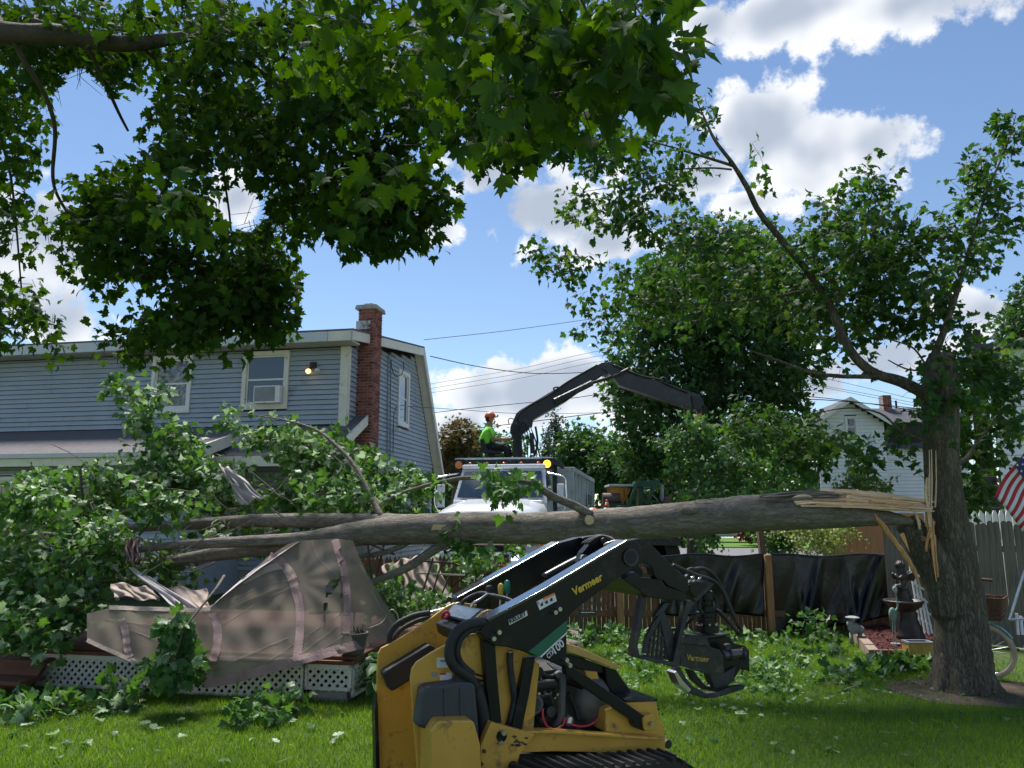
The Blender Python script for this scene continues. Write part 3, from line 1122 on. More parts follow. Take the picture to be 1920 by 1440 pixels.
# lower roof of the ground floor, carried round the corner beside the chimney
lz = lambda l: zs + 0.02 + l * 0.52
lr_ = MB()
slab(lr_, [HW.w(-2.6, -1.5, lz(-1.5)), HW.w(0.30, -1.5, lz(-1.5)), HW.w(0.30, -0.02, lz(-.02)), HW.w(-2.6, -0.02, lz(-.02))], 0.06)
slab(lr_, [HW.w(0.035, -0.02, lz(-.02)), HW.w(0.30, -0.02, lz(-.02)), HW.w(0.30, 0.95, lz(.95)), HW.w(0.035, .95, lz(.95))], 0.06)
lr_.build('lower_roof', shingle, house)
q = MB()
q.hexa([HW.w(.305, -1.5, lz(-1.5) - .22), HW.w(.345, -1.5, lz(-1.5) - .22), HW.w(.345, .95, lz(.95) - .22), HW.w(.305, .95, lz(.95) - .22)],
       [HW.w(.305, -1.5, lz(-1.5) + .01), HW.w(.345, -1.5, lz(-1.5) + .01), HW.w(.345, .95, lz(.95) + .01), HW.w(.305, .95, lz(.95) + .01)])
q.build('rake_board', trim, house)
q = MB()
q.hexa([HW.w(-2.6, -1.56, lz(-1.5) - .24), HW.w(.345, -1.56, lz(-1.5) - .24), HW.w(.345, -1.51, lz(-1.5) - .24), HW.w(-2.6, -1.51, lz(-1.5) - .24)],
       [HW.w(-2.6, -1.56, lz(-1.5) - .02), HW.w(.345, -1.56, lz(-1.5) - .02), HW.w(.345, -1.51, lz(-1.5) - .02), HW.w(-2.6, -1.51, lz(-1.5) - .02)])
q.build('fascia', trim, house)

# enclosed porch on the left
PD = -2.7
pe = HW.hit(345, 846, PD)
fpe, _, zpe = HW.loc(pe)
fpe = min(fpe, -2.1)
print('porch edge', fpe, zpe)
pr = MB()
slab(pr, [HW.w(LEFT, PD, zpe), HW.w(fpe, PD, zpe), HW.w(fpe, -0.03, zs + .03), HW.w(LEFT, -0.03, zs + .03)], 0.05)
pr.build('porch_roof', shingle, house)
q = MB()
q.hexa([HW.w(LEFT, PD - .05, zpe - .26), HW.w(fpe + .04, PD - .05, zpe - .26), HW.w(fpe + .04, PD, zpe - .26), HW.w(LEFT, PD, zpe - .26)],
       [HW.w(LEFT, PD - .05, zpe - .1), HW.w(fpe + .04, PD - .05, zpe - .1), HW.w(fpe + .04, PD, zpe - .1), HW.w(LEFT, PD, zpe - .1)])
q.build('porch_fascia', trim, house)
q = MB()
q.hexa([HW.w(LEFT, PD - .11, zpe - .095), HW.w(fpe + .06, PD - .11, zpe - .095), HW.w(fpe + .06, PD, zpe - .095), HW.w(LEFT, PD, zpe - .095)],
       [HW.w(LEFT, PD - .11, zpe - .015), HW.w(fpe + .06, PD - .11, zpe - .015), HW.w(fpe + .06, PD, zpe - .015), HW.w(LEFT, PD, zpe - .015)])
q.build('porch_gutter', alu, house)
q = MB()
q.hexa([HW.w(fpe, PD, zpe - .26), HW.w(fpe + .05, PD, zpe - .26), HW.w(fpe + .05, -0.05, zs - .18), HW.w(fpe, -0.05, zs - .18)],
       [HW.w(fpe, PD, zpe + .01), HW.w(fpe + .05, PD, zpe + .01), HW.w(fpe + .05, -0.05, zs + .05), HW.w(fpe, -0.05, zs + .05)])
q.build('rake_board', trim, house)
pw = MB()
PW = PD + 0.35
pw.hexa([HW.w(LEFT, PW + .03, 0), HW.w(fpe - .3, PW + .03, 0), HW.w(fpe - .3, PW + .2, 0), HW.w(LEFT, PW + .2, 0)],
        [HW.w(LEFT, PW + .03, zpe - .06), HW.w(fpe - .3, PW + .03, zpe - .06), HW.w(fpe - .3, PW + .2, zpe - .06), HW.w(LEFT, PW + .2, zpe - .06)])
pw_o = pw.build('porch_wall', gap_fill, house)
PWIN = rect_on(HW, -60, 893, 62, 985, PW)
siding_rows(HW, pw_o, LEFT, fpe - .3, 0.4, zpe - .1, [PWIN], off=PW)
q = MB()
q.hexa([HW.w(fpe - .3, PW, 0), HW.w(fpe - .25, PW, 0), HW.w(fpe - .25, 0, 0), HW.w(fpe - .3, 0, 0)],
       [HW.w(fpe - .3, PW, zpe - .06), HW.w(fpe - .25, PW, zpe - .06), HW.w(fpe - .25, 0, zpe - .06), HW.w(fpe - .3, 0, zpe - .06)])
q.build('porch_side_wall', siding, house)


def window(pl, rc, parent, name='window', pane=glass, deep=0.05, off=0.0, rail=0.5, w=0.085, lower_pane=None, fm=white_trim):
    f0, f1, z0, z1 = rc
    fr = MB()
    for (a, b, c, d) in ((f0, f0 + w, z0, z1), (f1 - w, f1, z0, z1), (f0 + w, f1 - w, z0, z0 + w), (f0 + w, f1 - w, z1 - w, z1)):
        fr.hexa([pl.w(a, off - deep, c), pl.w(b, off - deep, c), pl.w(b, off + .03, c), pl.w(a, off + .03, c)],
                [pl.w(a, off - deep, d), pl.w(b, off - deep, d), pl.w(b, off + .03, d), pl.w(a, off + .03, d)])
    wo_ = fr.build(name, fm, parent, bevel=0.006)
    s = 0.035
    g0, g1, y0, y1 = f0 + w, f1 - w, z0 + w, z1 - w
    zm = y0 + (y1 - y0) * rail
    sb = MB()
    for (a, b, c, d) in ((g0, g0 + s, y0, y1), (g1 - s, g1, y0, y1), (g0 + s, g1 - s, y0, y0 + s * 1.3), (g0 + s, g1 - s, y1 - s, y1), (g0 + s, g1 - s, zm - s * .6, zm + s * .6)):
        sb.hexa([pl.w(a, off - .012, c), pl.w(b, off - .012, c), pl.w(b, off + .02, c), pl.w(a, off + .02, c)],
                [pl.w(a, off - .012, d), pl.w(b, off - .012, d), pl.w(b, off + .02, d), pl.w(a, off + .02, d)])
    sb.build('sash', white_trim, wo_)
    for (c, d, pm) in ((y0, zm, lower_pane or pane), (zm, y1, pane)):
        pn = MB()
        if pm is foil:
            pn.grid(lambda u, v: pl.w(g0 + (g1 - g0) * u, off + .008 + 0.010 * math.sin(9 * u + 7 * math.sin(5 * v)) * math.sin(11 * v + 6 * math.sin(4 * u)) + random.uniform(-.002, .002), c + (d - c) * v), 26, 20)
            pn.build('pane', pm, wo_, smooth=True)
        else:
            pn.hexa([pl.w(g0, off + .005, c), pl.w(g1, off + .005, c), pl.w(g1, off + .012, c), pl.w(g0, off + .012, c)],
                    [pl.w(g0, off + .005, d), pl.w(g1, off + .005, d), pl.w(g1, off + .012, d), pl.w(g0, off + .012, d)])
            pn.build('pane', pm, wo_)
    sl = MB()
    sl.hexa([pl.w(f0 - .02, off - deep - .02, z0 - .03), pl.w(f1 + .02, off - deep - .02, z0 - .03), pl.w(f1 + .02, off, z0 - .03), pl.w(f0 - .02, off, z0 - .03)],
            [pl.w(f0 - .02, off - deep - .02, z0 - .002), pl.w(f1 + .02, off - deep - .02, z0 - .002), pl.w(f1 + .02, off, z0 - .002), pl.w(f0 - .02, off, z0 - .002)])
    sl.build('sill', fm, wo_)
    return wo_


window(HW, W1, house, pane=foil, deep=0.06, w=0.10)
window(HW, W2, house, deep=0.06, w=0.11, fm=trim)
window(HG, WG, house, deep=0.06, w=0.10)
window(HW, PWIN, house, deep=0.05, off=PW)

# air conditioner sits in the right upper window
ar = rect_on(HW, 474, 722, 525, 756, -0.2)
acb = HW.w(ar[0], -0.2, ar[2])
ac = thing('air_conditioner', 'white window air conditioner in the upper window beside the floodlight', 'air conditioner', acb)
q = MB()
q.hexa([HW.w(ar[0], -.2, ar[2]), HW.w(ar[1], -.2, ar[2]), HW.w(ar[1], .0, ar[2]), HW.w(ar[0], .0, ar[2])],
       [HW.w(ar[0], -.2, ar[3]), HW.w(ar[1], -.2, ar[3]), HW.w(ar[1], .0, ar[3]), HW.w(ar[0], .0, ar[3])])
q.build('case', white_trim, ac, bevel=0.008)
g0, g1 = ar[0] + .03, ar[1] - .12
gr = MB()
gr.hexa([HW.w(g0, -.206, ar[2] + .04), HW.w(g1, -.206, ar[2] + .04), HW.w(g1, -.198, ar[2] + .04), HW.w(g0, -.198, ar[2] + .04)],
        [HW.w(g0, -.206, ar[3] - .03), HW.w(g1, -.206, ar[3] - .03), HW.w(g1, -.198, ar[3] - .03), HW.w(g0, -.198, ar[3] - .03)])
gr_o = gr.build('grille', mat('ac_grille_grey', (0.25, 0.26, 0.27), 0.6), ac)
for k in range(9):
    z = ar[2] + .05 + k * (ar[3] - ar[2] - .1) / 9
    block('fin', mat('fin_grey', (.3, .31, .32), .5), gr_o, HW.w((g0 + g1) / 2, -.208, z), (g1 - g0, 0.008, 0.006), Matrix.Rotation(HH, 3, 'Z'))
q = MB()
q.hexa([HW.w(ar[1] + .005, -.06, ar[2]), HW.w(ar[1] + .13, -.03, ar[2]), HW.w(ar[1] + .13, .0, ar[2]), HW.w(ar[1] + .005, .0, ar[2])],
       [HW.w(ar[1] + .005, -.06, ar[3]), HW.w(ar[1] + .13, -.03, ar[3]), HW.w(ar[1] + .13, .0, ar[3]), HW.w(ar[1] + .005, .0, ar[3])])
q.build('side_curtain', mat('ac_curtain', (0.4, 0.41, 0.42), 0.7), ac)

# twin floodlight under the eave, one bulb lit
fl = HW.hit(588, 684, -0.03)
q = MB()
q.box(fl, (0.16, 0.05, 0.13), HH)
q.sphere(fl + HL * -0.09 + Vector((0, 0, -.02)), 0.055)
flo = q.build('floodlight', mat('floodlight_black', (0.03, 0.03, 0.03), 0.4), house, smooth=False)
for (px, py, m_) in ((578, 696, bulb_on), (595, 694, mat('clear_bulb', (0.5, 0.5, 0.5), 0.1, var=0.1, coat=0.5))):
    p = HW.hit(px, py, -0.2)
    q = MB()
    q.sphere(p, (0.065, 0.065, 0.06))
    q.build('bulb', m_, flo, smooth=True)
    q = MB()
    q.cyl(p + (fl - p) * 0.35, fl + HL * -0.05, 0.04, 10)
    q.build('lamp_holder', mat('floodlight_black', (0.03, 0.03, 0.03)), flo)

# ---- brick chimney on the gable wall
c0_ = HG.hit(672, 800, 0)
cl0 = HG.loc(c0_)[0] - 0.25
CW, CD = 0.50, 0.42         # depth along gable, projection
# front face left edge sits on the gable wall
ztop = HW.hit(692, 578, cl0).z
print('chimney l', cl0, 'top', ztop)
chim = MB()
chim.hexa([HW.w(0.02, cl0 + .012, 0), HW.w(CD - .012, cl0 + .012, 0), HW.w(CD - .012, cl0 + CW - .012, 0), HW.w(0.02, cl0 + CW - .012, 0)],
          [HW.w(0.02, cl0 + .012, ztop - .02), HW.w(CD - .012, cl0 + .012, ztop - .02), HW.w(CD - .012, cl0 + CW - .012, ztop - .02), HW.w(0.02, cl0 + CW - .012, ztop - .02)])
ch_o = chim.build('chimney', mortar, house)
bh, bl = 0.072, 0.2
zb = HW.hit(690, 905, cl0).z
row = 0
z = zb
NB = 0
while z < ztop - 0.05:
    for face in (0, 1):
        Ltot = CD if face == 0 else CW
        x = -0.1 if (row + face) % 2 else 0.0
        while x < Ltot - 0.01:
            a, b = max(0.0, x), min(Ltot, x + bl)
            x += bl
            if b - a < 0.03:
                continue
            g = 0.008
            j = random.uniform(-.003, .004)
            if face == 0:
                c = HW.w((a + b) / 2, cl0 + .005 - j, z + bh / 2)
                sz = (b - a - 2 * g, 0.02, bh - 2 * g)
            else:
                c = HW.w(CD - .005 + j, cl0 + (a + b) / 2, z + bh / 2)
                sz = (0.02, b - a - 2 * g, bh - 2 * g)
            block('brick', brick, ch_o, c, sz, Matrix.Rotation(HH, 3, 'Z'))
            NB += 1
    z += bh
    row += 1
print('bricks', NB)
q = MB()
q.hexa([HW.w(-.07, cl0 - .07, ztop - .02), HW.w(CD + .07, cl0 - .07, ztop - .02), HW.w(CD + .07, cl0 + CW + .07, ztop - .02), HW.w(-.07, cl0 + CW + .07, ztop - .02)],
       [HW.w(-.05, cl0 - .05, ztop + .09), HW.w(CD + .05, cl0 - .05, ztop + .09), HW.w(CD + .05, cl0 + CW + .05, ztop + .09), HW.w(-.05, cl0 + CW + .05, ztop + .09)])
cap = q.build('chimney_cap', concrete, ch_o, bevel=0.012)
q = MB()
q.hexa([HW.w(.1, cl0 + .1, ztop + .091), HW.w(.32, cl0 + .1, ztop + .091), HW.w(.32, cl0 + .36, ztop + .091), HW.w(.1, cl0 + .36, ztop + .091)],
       [HW.w(.1, cl0 + .1, ztop + .15), HW.w(.32, cl0 + .1, ztop + .15), HW.w(.32, cl0 + .36, ztop + .15), HW.w(.1, cl0 + .36, ztop + .15)])
q.build('flue_liner', mat('sooty_clay', (0.12, 0.06, 0.045), 0.9), ch_o)
# flashing patch with tar
fp = rect_on(HW, 668, 601, 695, 618, cl0)
q = MB()
q.hexa([HW.w(fp[0], cl0 - .022, fp[2]), HW.w(fp[1], cl0 - .022, fp[2]), HW.w(fp[1], cl0 - .012, fp[2]), HW.w(fp[0], cl0 - .012, fp[2])],
       [HW.w(fp[0], cl0 - .022, fp[3]), HW.w(fp[1], cl0 - .022, fp[3]), HW.w(fp[1], cl0 - .012, fp[3]), HW.w(fp[0], cl0 - .012, fp[3])])
q.build('flashing_patch', mat('tarred_flashing', (0.45, 0.46, 0.47), 0.6, var=0.1, dirt=(0.01, 0.01, 0.01), dirt_amt=0.5, dirt_scale=9), ch_o)

# conduits and service wires on the gable
for pts in ([(726, 905, -.05), (727, 700, -.05), (729, 668, -.05), (737, 664, -.05), (742, 672, -.06)], [(731, 905, -.05), (732, 760, -.05), (733, 690, -.05), (733, 674, -.05)]):
    q = MB()
    HG.tube(q, pts, 0.016, 6)
    q.build('conduit', mat('grey_conduit', (0.2, 0.22, 0.25), 0.5), house, smooth=True)
q = MB()
HG.tube(q, [(733, 674, -.06), (735, 690, -.1), (741, 705, -.12), (752, 702, -.12), (757, 690, -.1), (756, 678, -.06)], 0.012, 5)
HG.tube(q, [(745, 762, -.06), (740, 770, -.07), (738, 790, -.06), (737, 850, -.05)], 0.01, 5)
q.build('service_wire', wire_m, house, smooth=True)
q = MB()
mp_ = HG.hit(741, 806, -0.07)
q.cyl(mp_ + HF * 0.07, mp_ - HF * 0.07, 0.06, 12)
q.cyl(mp_ + HF * 0.13, mp_ + HF * 0.07, 0.05, 12)
q.build('vent_fitting', white_trim, house)

# ================================================================== DECK
DC = gnd(657, 1320)
DP = Plane(DC, HH)
DG = Plane(DC, HH + math.pi / 2)
zd = DP.hit(640, 1232).z
print('deck', DC, zd)
DLEN, DDEP = 3.55, 3.0
deck = thing('wooden_deck', 'low red-brown wooden deck skirted with white diagonal lattice', 'deck', DC)
nb = 21
for k in range(nb):
    l = 0.02 + (k + .5) * DDEP / nb
    p = DP.w(-DLEN / 2, l, zd - .014 + random.uniform(-.002, .002))
    block('deck_board', deck_m, deck, p, (DLEN + .06, DDEP / nb - .008, 0.028), Matrix.Rotation(HH, 3, 'Z'))
for (f0, f1, l0, l1) in ((-DLEN - .03, .03, -.03, 0.008), (-.005, .03, .008, DDEP)):
    q = MB()
    q.hexa([DP.w(f0, l0, zd - .065), DP.w(f1, l0, zd - .065), DP.w(f1, l1, zd - .065), DP.w(f0, l1, zd - .065)],
           [DP.w(f0, l0, zd - .03), DP.w(f1, l0, zd - .03), DP.w(f1, l1, zd - .03), DP.w(f0, l1, zd - .03)])
    q.build('rim_board', deck_m, deck, bevel=0.004)


def lattice(pl, parent, s0, s1, z0, z1, off, name='lattice_panel', pitch=0.078, w=0.027):
    fr = MB()
    t = 0.04
    for (a, b, c, d) in ((s0, s1, z1 - t, z1), (s0, s1, z0, z0 + t * .7), (s0, s0 + t * .6, z0, z1), (s1 - t * .6, s1, z0, z1)):
        fr.hexa([pl.w(a, off - .012, c), pl.w(b, off - .012, c), pl.w(b, off + .014, c), pl.w(a, off + .014, c)],
                [pl.w(a, off - .012, d), pl.w(b, off - .012, d), pl.w(b, off + .014, d), pl.w(a, off + .014, d)])
    root = fr.build(name, lattice_m, parent)
    h = z1 - z0
    for sgn, lay in ((1, -.003), (-1, .004)):
        s = s0 - h
        while s < s1 + h:
            # line f = s + sgn*(z-z0) for sgn=1, f = s - (z - z0) for -1
            zs_, ze_ = z0, z1
            fa = s if sgn > 0 else s
            # clip to s0..s1
            if sgn > 0:
                zs_ = max(z0, z0 + (s0 - s))
                ze_ = min(z1, z0 + (s1 - s))
            else:
                zs_ = max(z0, z0 + (s - s1))
                ze_ = min(z1, z0 + (s - s0))
            if ze_ - zs_ > 0.03:
                p = pl.w(s + sgn * (zs_ - z0), off + lay, zs_)
                q2 = pl.w(s + sgn * (ze_ - z0), off + lay, ze_)
                d = (q2 - p)
                X = d.normalized()
                Yv = pl.L
                Z = X.cross(Yv)
                rot = Matrix((X, Yv, Z)).transposed()
                block('slat', lattice_m, root, (p + q2) / 2, (d.length, 0.006, w), rot)
            s += pitch
    return root


for (a, b, z0) in ((-3.5, -1.77, .03), (-1.75, -.47, .02), (-.45, 0.0, .11)):
    lattice(DP, deck, a, b, z0, zd - .068, 0.0)
lattice(DG, deck, 0.03, 1.2, .05, zd - .068, 0.0)
bk = MB()
bk.hexa([DP.w(-3.4, .35, 0.01), DP.w(-.1, .35, 0.01), DP.w(-.1, .4, 0.01), DP.w(-3.4, .4, 0.01)], [DP.w(-3.4, .35, zd - .068), DP.w(-.1, .35, zd - .068), DP.w(-.1, .4, zd - .068), DP.w(-3.4, .4, zd - .068)])
bk.build('lattice_backing', mat('dark_lattice_backing', (0.04, 0.03, 0.025), 0.9), deck)  # dark full-height sheet close behind the lattice, so its holes read dark
for f in (-.22, -1.95):
    q = MB()
    q.hexa([DP.w(f - .17, .03, 0), DP.w(f + .17, .03, 0), DP.w(f + .17, .23, 0), DP.w(f - .17, .23, 0)], [DP.w(f - .17, .03, .1), DP.w(f + .17, .03, .1), DP.w(f + .17, .23, .1), DP.w(f - .17, .23, .1)])
    q.build('concrete_footing', concrete, deck, bevel=0.01)
# deck steps at the left
steps = thing('deck_steps', 'red-brown wooden steps at the left end of the deck', 'steps', DP.w(-4.0, -.3, 0))
SP = Plane(DP.w(-3.5, -.18, 0), HH)
q = MB()
SP.plate(q, [(0, 1241), (80, 1238), (82, 1250), (48, 1300), (30, 1316), (-8, 1318), (-8, 1300)], 0.0, 0.05)
q.build('stringer', deck_m, steps, bevel=0.005)
f_, _, _ = SP.loc(SP.hit(20, 1290))
for k, (py, off, ln) in enumerate(((1240, -.02, 1.2), (1280, -.28, 1.1))):
    p = SP.hit(-30 if k else 0, py, off)
    q = MB()
    q.box(p + HL * 0.15 + HF * (-.15), (ln, 0.3, 0.035), HH)
    q.build('tread', deck_m, steps, bevel=0.004)
lattice(SP, steps, SP.loc(SP.hit(-40, 1275, .1))[0], SP.loc(SP.hit(44, 1275, .1))[0], 0.05, SP.hit(20, 1246, .1).z, 0.1)

# ================================================================== FENCES
FY = 11.3
FP = Plane((0, FY, 0), 0.0)
zf = FP.hit(1300, 1041).z
fence = thing('brown_picket_fence', 'brown board fence with pointed pickets running behind the lawn and the machine', 'fence', (1.0, FY, 0))
pk = MB()
pk.prism([(-.029, 0, 0), (.029, 0, 0), (.029, 0, .93), (0, 0, 1.0), (-.029, 0, .93)], (0, 0.016, 0))
pk_me = pk.mesh('picket', fence_br)
x = FP.hit(640, 1040).x
xe = FP.hit(1700, 1040).x
while x < xe:
    hgt = zf + random.uniform(-.012, .012)
    piece('picket', pk_me, fence, Matrix.Translation((x, FY + random.uniform(-.003, .003), 0.03)) @ Matrix.Rotation(random.uniform(-.012, .012), 4, 'Y') @ Matrix.Diagonal((1.05, 1, hgt - .03, 1)))
    x += 0.0665
for z in (0.28, zf - .22):
    q = MB()
    q.box(((FP.hit(640, 1040).x + xe) / 2, FY - .03, z), (xe - FP.hit(640, 1040).x, 0.04, 0.085))
    q.build('rail', fence_br, fence, bevel=0.004)
for px in (1160, 1438):
    p = FP.hit(px, 1100)
    q = MB()
    q.box((p.x, FY - .10, zf / 2), (0.095, 0.09, zf + .02))
    q.build('post', fence_or, fence, bevel=0.006)
for px, top in ((1425, 978),):
    p0, p1 = FP.hit(px + 12, 1045, .12), FP.hit(px - 2, top, .12)
    q = MB()
    q.bar((p0.x, p0.y, 0.0), p1, 0.11, 0.08)
    q.build('tall_post', post_m, fence, bevel=0.006)


# black plastic sheets hung over the fence
def sheet_obj(name, label, px0, px1, y0, ybot, seed, folds, base):
    t = thing(name, label, 'plastic sheet', base, 'black plastic sheets on the fence')
    rr = random.Random(seed)
    ph = [rr.uniform(0, 6.28) for _ in range(8)]

    def fn(u, v):
        px = px0 + (px1 - px0) * u
        py = y0 + 2.5 * math.sin(9 * u + ph[0]) * (1 - v) + (ybot(u) - y0) * v
        dep = 0.012 * math.sin(17 * u + ph[1] + 2 * v) + 0.014 * math.sin(7 * u - 5 * v + ph[2]) + 0.008 * math.sin(31 * u + 9 * v + ph[3])
        for (fu, fw, sl, amp) in folds:
            dd = (u - fu - sl * v) / fw
            dep -= amp * math.exp(-dd * dd) * (0.35 + 0.65 * v)
        dep *= (0.3 + 1.3 * v)
        return FP.hit(px, py, -0.075 + dep)
    q = MB()
    q.grid(fn, 90, 26)
    q.build('sheet', tarp, t, smooth=True, solid=0.004)
    q = MB()
    q.grid(lambda u, v: FP.hit(px0 + (px1 - px0) * u, y0 + 2.5 * math.sin(9 * u + ph[0]), -0.068 + .16 * v) + Vector((0, 0, .004 - .012 * (2 * v - 1) ** 2)), 60, 4)
    q.build('top_fold', tarp, t, smooth=True, solid=0.004)
    return t


sheet_obj('black_plastic_sheet', 'black plastic sheet on the fence between the grapple and the middle post', 1240, 1432, 1040, lambda u: 1152 + 3 * math.sin(8 * u), 3, [(0.35, .04, .1, .07), (.75, .04, -.1, .06), (.1, .03, .1, .05)], FP.hit(1340, 1180))
sheet_obj('black_plastic_sheet', 'creased black plastic sheet on the fence right of the middle post', 1446, 1668, 1040, lambda u: 1186 - 28 * max(0, (u - .45) / .55) ** .5 + 3 * math.sin(11 * u), 5, [(0.42, .04, -.13, .17), (.93, .04, -.16, .15), (.62, .04, .1, .06), (.2, .03, .08, .05)], FP.hit(1555, 1180))

# orange-brown tall fence panel behind
OP = Plane((0, 13.2, 0), R(0))
tall = thing('tall_fence_panel', 'orange-brown tall fence panel behind the black sheeting and pale bush', 'fence', OP.hit(1620, 1130))
x0, x1 = OP.hit(1540, 1000).x, OP.hit(1735, 1000).x
n = int((x1 - x0) / 0.12)
ztl = OP.hit(1600, 962).z
for k in range(n):
    px_ = x0 + (k + .5) * (x1 - x0) / n
    block('board', fence_or, tall, (px_, 13.2 + random.uniform(-.004, .004), ztl / 2), ((x1 - x0) / n - .006, 0.02, ztl + random.uniform(-.01, .01)))
for z in (0.4, 1.3):
    block('rail', fence_or, tall, ((x0 + x1) / 2, 13.24, z), (x1 - x0, 0.04, 0.09))
# brown lower fence returning towards the flower bed
RP = Plane((5.05, 11.1, 0), R(-62))
ret = thing('brown_return_fence', 'dark brown fence boards between black sheet and white trellis', 'fence', (5.1, 11.6, 0))
for k in range(9):
    px_ = 1676 + k * 8.5
    p = at(px_, 1060, 12.0)
    hz = at(px_, 1042 - 3 * (k % 2), 12.0).z
    pkm = Matrix.Translation((p.x, 12.0, 0.02)) @ Matrix.Diagonal((1.25, 1, hz, 1))
    piece('board', pk_me, ret, pkm)
q = MB()
q.box((at(1710, 1060, 12.04).x, 12.04, .75), (.75, .04, .08))
q.build('rail', fence_br, ret)

# weathered grey stockade fence
A, B = Vector((5.35, 11.0, 0)), Vector((8.6, 8.2, 0))
stock = thing('stockade_fence', 'weathered grey upright-board fence behind the bicycle', 'fence', A)
d = (B - A)
n = int(d.length / 0.072)
sk = MB()
sk.prism([(-.037, 0, 0), (.037, 0, 0), (.037, 0, .985), (0.012, 0, 1.0), (-.012, 0, 1.0), (-.037, 0, .985)], (0, 0.02, 0))
sk_me = sk.mesh('picket', fence_gr)
hd = math.atan2(d.y, d.x)
for k in range(n):
    p = A + d * ((k + .5) / n)
    piece('picket', sk_me, stock, Matrix.Translation((p.x, p.y, 0.02)) @ Matrix.Rotation(hd + random.uniform(-.03, .03), 4, 'Z') @ Matrix.Rotation(random.uniform(-.008, .008), 4, 'Y') @ Matrix.Diagonal((1, 1, 1.58 + random.uniform(-.03, .025), 1)))
for z in (.4, 1.25):
    q = MB()
    off = Vector((-d.y, d.x, 0)).normalized() * 0.05
    q.bar(A + off + Vector((0, 0, z)), B + off + Vector((0, 0, z)), 0.04, 0.08)
    q.build('rail', fence_gr, stock)
# white pickets beyond it
wp = thing('white_picket_fence', 'white dog-eared pickets showing above the grey fence', 'fence', at(1826, 1000, 14.5))
wk = MB()
wk.prism([(-.05, 0, 0), (.05, 0, 0), (.05, 0, .95), (.02, 0, 1.0), (-.02, 0, 1.0), (-.05, 0, .95)], (0, 0.02, 0))
wk_me = wk.mesh('picket', white_trim)
for k in range(9):
    p = at(1802 + k * 12.5, 957, 14.5)
    piece('picket', wk_me, wp, Matrix.Translation((p.x, 14.5, 0.0)) @ Matrix.Diagonal((1, 1, p.z, 1)))
q = MB()
q.box((at(1850, 957, 14.55).x, 14.55, 1.4), (1.3, .04, .08))
q.build('rail', white_trim, wp)
# ================================================================== TREES
def rdirs(n, bias=(0, 0, 0), k=1.0):
    d = rng.normal(size=(n, 3)) * k + np.array(bias)
    return norm(d)


def proj(P):
    """world points -> photograph pixels"""
    d = P - np.array([0, 0, CAM_H])
    cy_, sy_ = math.cos(PITCH), math.sin(PITCH)
    depth = d[:, 1] * cy_ + d[:, 2] * sy_
    up = -d[:, 1] * sy_ + d[:, 2] * cy_
    depth = np.maximum(depth, 0.05)
    return 960 + FPX * d[:, 0] / depth, 720 - FPX * up / depth


# ---- 1. maple the camera stands under: trunk out of frame at the left, limb across the top
tb0 = Vector((-6.2, 3.6, 0))
om = thing('maple_tree', 'large dark green maple whose boughs hang across the top of the picture', 'tree', tb0)
q = MB()
curve_tube(q, [tb0, tb0 + Vector((0.05, .02, .6)), tb0 + Vector((.1, .1, 2.0)), tb0 + Vector((.2, .2, 3.6)), tb0 + Vector((.1, .3, 5.5)), tb0 + Vector((-.2, .2, 8.5))], [.55, .42, .36, .33, .25, .12], 14, 5, .05)
q.build('trunk', bark_v, om, smooth=True)
fork = tb0 + Vector((.2, .2, 3.9))


def limb_w(pts, m, parent, seg=8, name='limb'):
    q = MB()
    curve_tube(q, [p[0] for p in pts], [p[1] for p in pts], seg, 5, .05)
    return q.build(name, m, parent, smooth=True)


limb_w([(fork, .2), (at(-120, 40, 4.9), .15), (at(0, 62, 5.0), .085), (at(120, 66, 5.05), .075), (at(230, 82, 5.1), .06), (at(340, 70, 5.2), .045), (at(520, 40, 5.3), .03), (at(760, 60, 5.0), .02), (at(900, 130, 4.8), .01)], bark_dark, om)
for pts in ([(22, 70, 5.0, .022), (45, 115, 5.1, .02), (85, 180, 5.3, .018), (103, 245, 5.5, .016), (99, 330, 5.8, .014), (112, 375, 6, .013), (150, 425, 6.2, .012), (200, 450, 6.3, .008)],
            [(160, 80, 5.05, .018), (190, 140, 5.3, .016), (222, 210, 5.6, .013), (240, 245, 5.8, .01)],
            [(250, 75, 5.1, .02), (330, 150, 5.4, .016), (400, 260, 5.8, .013), (430, 400, 6.2, .009), (440, 560, 6.3, .006)],
            [(400, 66, 5.2, .025), (520, 160, 5.4, .018), (640, 280, 5.5, .012), (740, 400, 5.5, .007)],
            [(620, 50, 5.2, .02), (760, 130, 4.4, .013), (900, 180, 3.6, .01), (1080, 170, 3.1, .007), (1230, 120, 2.8, .004)],
            [(-60, 50, 5.0, .04), (-20, 200, 6, .02), (20, 330, 6.4, .012), (40, 540, 6.5, .007)],
            [(140, 60, 5.0, .03), (60, 35, 5.3, .02), (150, 32, 5.8, .02), (230, 60, 6.0, .01)]):
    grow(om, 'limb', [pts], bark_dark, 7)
data = []


def more(blobs, k):
    return [(*b[:6], max(1, int(b[6] * k))) for b in blobs]


def add_spray(blobs, length, nleaf, size, dirbias=(0, 0, -.3), out=None, **k):
    st = blob_points(blobs)
    s = sprays(st, rdirs(len(st), dirbias), length, nleaf, size, **k)
    (out if out is not None else data).append(s)
    return s[5]


